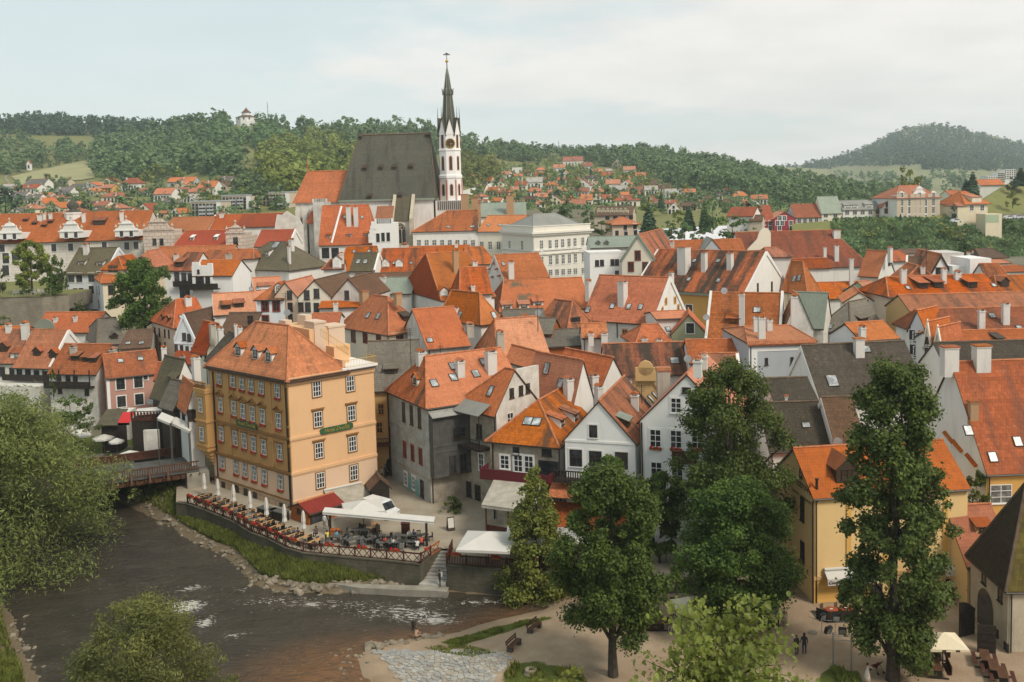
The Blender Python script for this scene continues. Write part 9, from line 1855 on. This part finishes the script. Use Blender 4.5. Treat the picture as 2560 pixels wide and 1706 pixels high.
def stones(pts,seed,smin,smax,spread,n):
 r=random.Random(seed);W_=[atZ(x,y,WZ,'A') for x,y in pts];tot=[0]
 for a,b in zip(W_,W_[1:]):tot.append(tot[-1]+(b-a).length)
 for i in range(n):
  t=r.random()*tot[-1];k=max(j for j in range(len(tot)-1) if tot[j]<=t);p=W_[k].lerp(W_[k+1],(t-tot[k])/(tot[k+1]-tot[k]));d=(W_[k+1]-W_[k]).normalized();nn_=Vector((-d.y,d.x,0));nn_=nn_ if nn_.y>0 else-nn_
  p=p+nn_*r.gauss(spread[0],spread[1]);z=gz(p.x,p.y);s_=r.uniform(smin,smax)*(1.6 if r.random()<.12 else 1);o=link('stone',SM[r.randrange(9)],gobj);o.location=(p.x,p.y,max(z,WZ-.08)+s_*.12);o.rotation_euler=(r.uniform(-.3,.3),r.uniform(-.3,.3),r.random()*6.28);o.scale=(s_,)*3
stones(NORTH[2:9],1,.16,.36,(.35,.5),95);stones(NORTH[8:13],2,.22,.48,(.45,.55),110);stones(SOUTH[2:7],3,.16,.42,(-.5,.35),34);stones([(885,1640),(910,1680),(960,1750)],4,.1,.25,(0,.8),10);stones(LEFTB[1:5],5,.15,.35,(.2,.4),26);stones([(840,1628),(862,1650),(880,1678)],6,.12,.34,(0,.5),12);stones([(915,1610),(930,1606),(1010,1600),(1070,1592)],7,.25,.5,(-.2,.2),12)
def scatter_bank(n,f,seed):
 r=np.random.default_rng(seed);out=[]
 while len(out)<n:
  P=np.stack([r.uniform(-60,8,n),r.uniform(68,132,n)],1);d,i=poly_dist(P,RIV);m_=f(P,d,i);z=ground_z(P[m_]);out+=np.c_[P[m_],z].tolist()
 return out[:n]
isn=lambda P:(poly_dist(P,sh_n,False)[0]<poly_dist(P,sh_s,False)[0])&(P[:,0]>-45)
_,_=0,0
def nb(P,d,i):_,it=poly_dist(P,terr);return isn(P)&~i&(d>1.0)&(d<9)&~it&(vnoise(P,2.3,8)+.3*vnoise(P,.5,3)>.32)&(P[:,0]<-13)
blade_mass('grass',scatter_bank(34000,nb,3),.50,'tall green grass and weeds on the bank under the embankment wall','grass',M['lf_grass'],.07)
blade_mass('grass',scatter_bank(9000,lambda P,d,i:~i&(d>.8)&~isn(P)&((P[:,0]<-33)),4),.6,'green grass on the left river bank','grass',M['lf_grass'],.10)
def sand_grass(n,Q,seed,h,lab):
 r=np.random.default_rng(seed);lo,hi=Q.min(0),Q.max(0);P=lo+(hi-lo)*r.random((n*3,2));_,i=poly_dist(P,Q);P=P[i&(vnoise(P,1.1,5)>.42)][:n];blade_mass('grass',np.c_[P,ground_z(P)],h,lab,'grass',M['lf_lime'],.06)
sand_grass(3500,gs_,6,.22,'mown green grass strip on the river side of the sand');sand_grass(2600,gs3,7,.45,'weeds around the tree stump at the bottom');sand_grass(900,gs2,8,.16,'sparse grass tufts above the stone paving');sand_grass(900,gs4,9,.4,'weeds at the foot of the floodlight rack')
PQ=np.array([tuple(atZ(x,y,-2.0,'A'))[:2] for x,y in[(929,1616),(985,1618),(1100,1629),(1180,1634),(1234,1643),(1283,1662),(1262,1690),(1242,1712),(1225,1740),(1015,1740),(1003,1704),(965,1651)]])
ramp_o=empty('stone_paving',(float(PQ[:,0].mean()),float(PQ[:,1].mean()),-2.2));tag(ramp_o,kind='structure');r=np.random.default_rng(12);g_=.44;xs=np.arange(PQ[:,0].min()-1,PQ[:,0].max()+1,g_);ys=np.arange(PQ[:,1].min()-1,PQ[:,1].max()+1,g_)
C=np.array([(x+r.uniform(-.2,.2),y+r.uniform(-.2,.2)) for x in xs for y in ys]);_,cin=poly_dist(C,PQ);smt=[plain('paving_stone_%s'%nm,c,.85,var=.25,scale=1.5,bump=.02) for nm,c in(('grey',(.30,.29,.265)),('pale',(.38,.36,.32)),('warm',(.33,.29,.235)))];cnt=0;rest=MB(ramp_o.location)
order=sorted(np.nonzero(cin)[0],key=lambda i:C[i][1])
for i in order:
 c=C[i];poly=[c+np.array(q) for q in((-.6,-.6),(.6,-.6),(.6,.6),(-.6,.6))];dd=np.hypot(*(C-c).T);nb_=np.argsort(dd)[1:14]
 for j in nb_:
  mid=(c+C[j])/2;nrm=(C[j]-c)/dd[j];mid=mid-nrm*.022;out=[]
  for a,b in zip(poly,poly[1:]+poly[:1]):
   da,db=(a-mid)@nrm,(b-mid)@nrm
   if da<=0:out.append(a)
   if da*db<0:out.append(a+(b-a)*(da/(da-db)))
  poly=out
  if len(poly)<3:break
 if len(poly)<3:continue
 h0=gz(*c)+.05+r.uniform(-.015,.02);pts=[Vector((q[0],q[1],gz(q[0],q[1])*.5+h0*.5+.03)) for q in poly]
 cnt+=1
 if cnt<=300:mb=MB(ramp_o.location);mb.slab(pts,.15);mb.build('paving_stone',smt[int(r.integers(3))],ramp_o)
 else:rest.slab(pts,.15)
if cnt>300:tag(rest.build('paving_stone',smt[0],ramp_o),kind='stuff')
print('objects',len(bpy.data.objects),'tris',sum(len(m.polygons) for m in bpy.data.meshes))
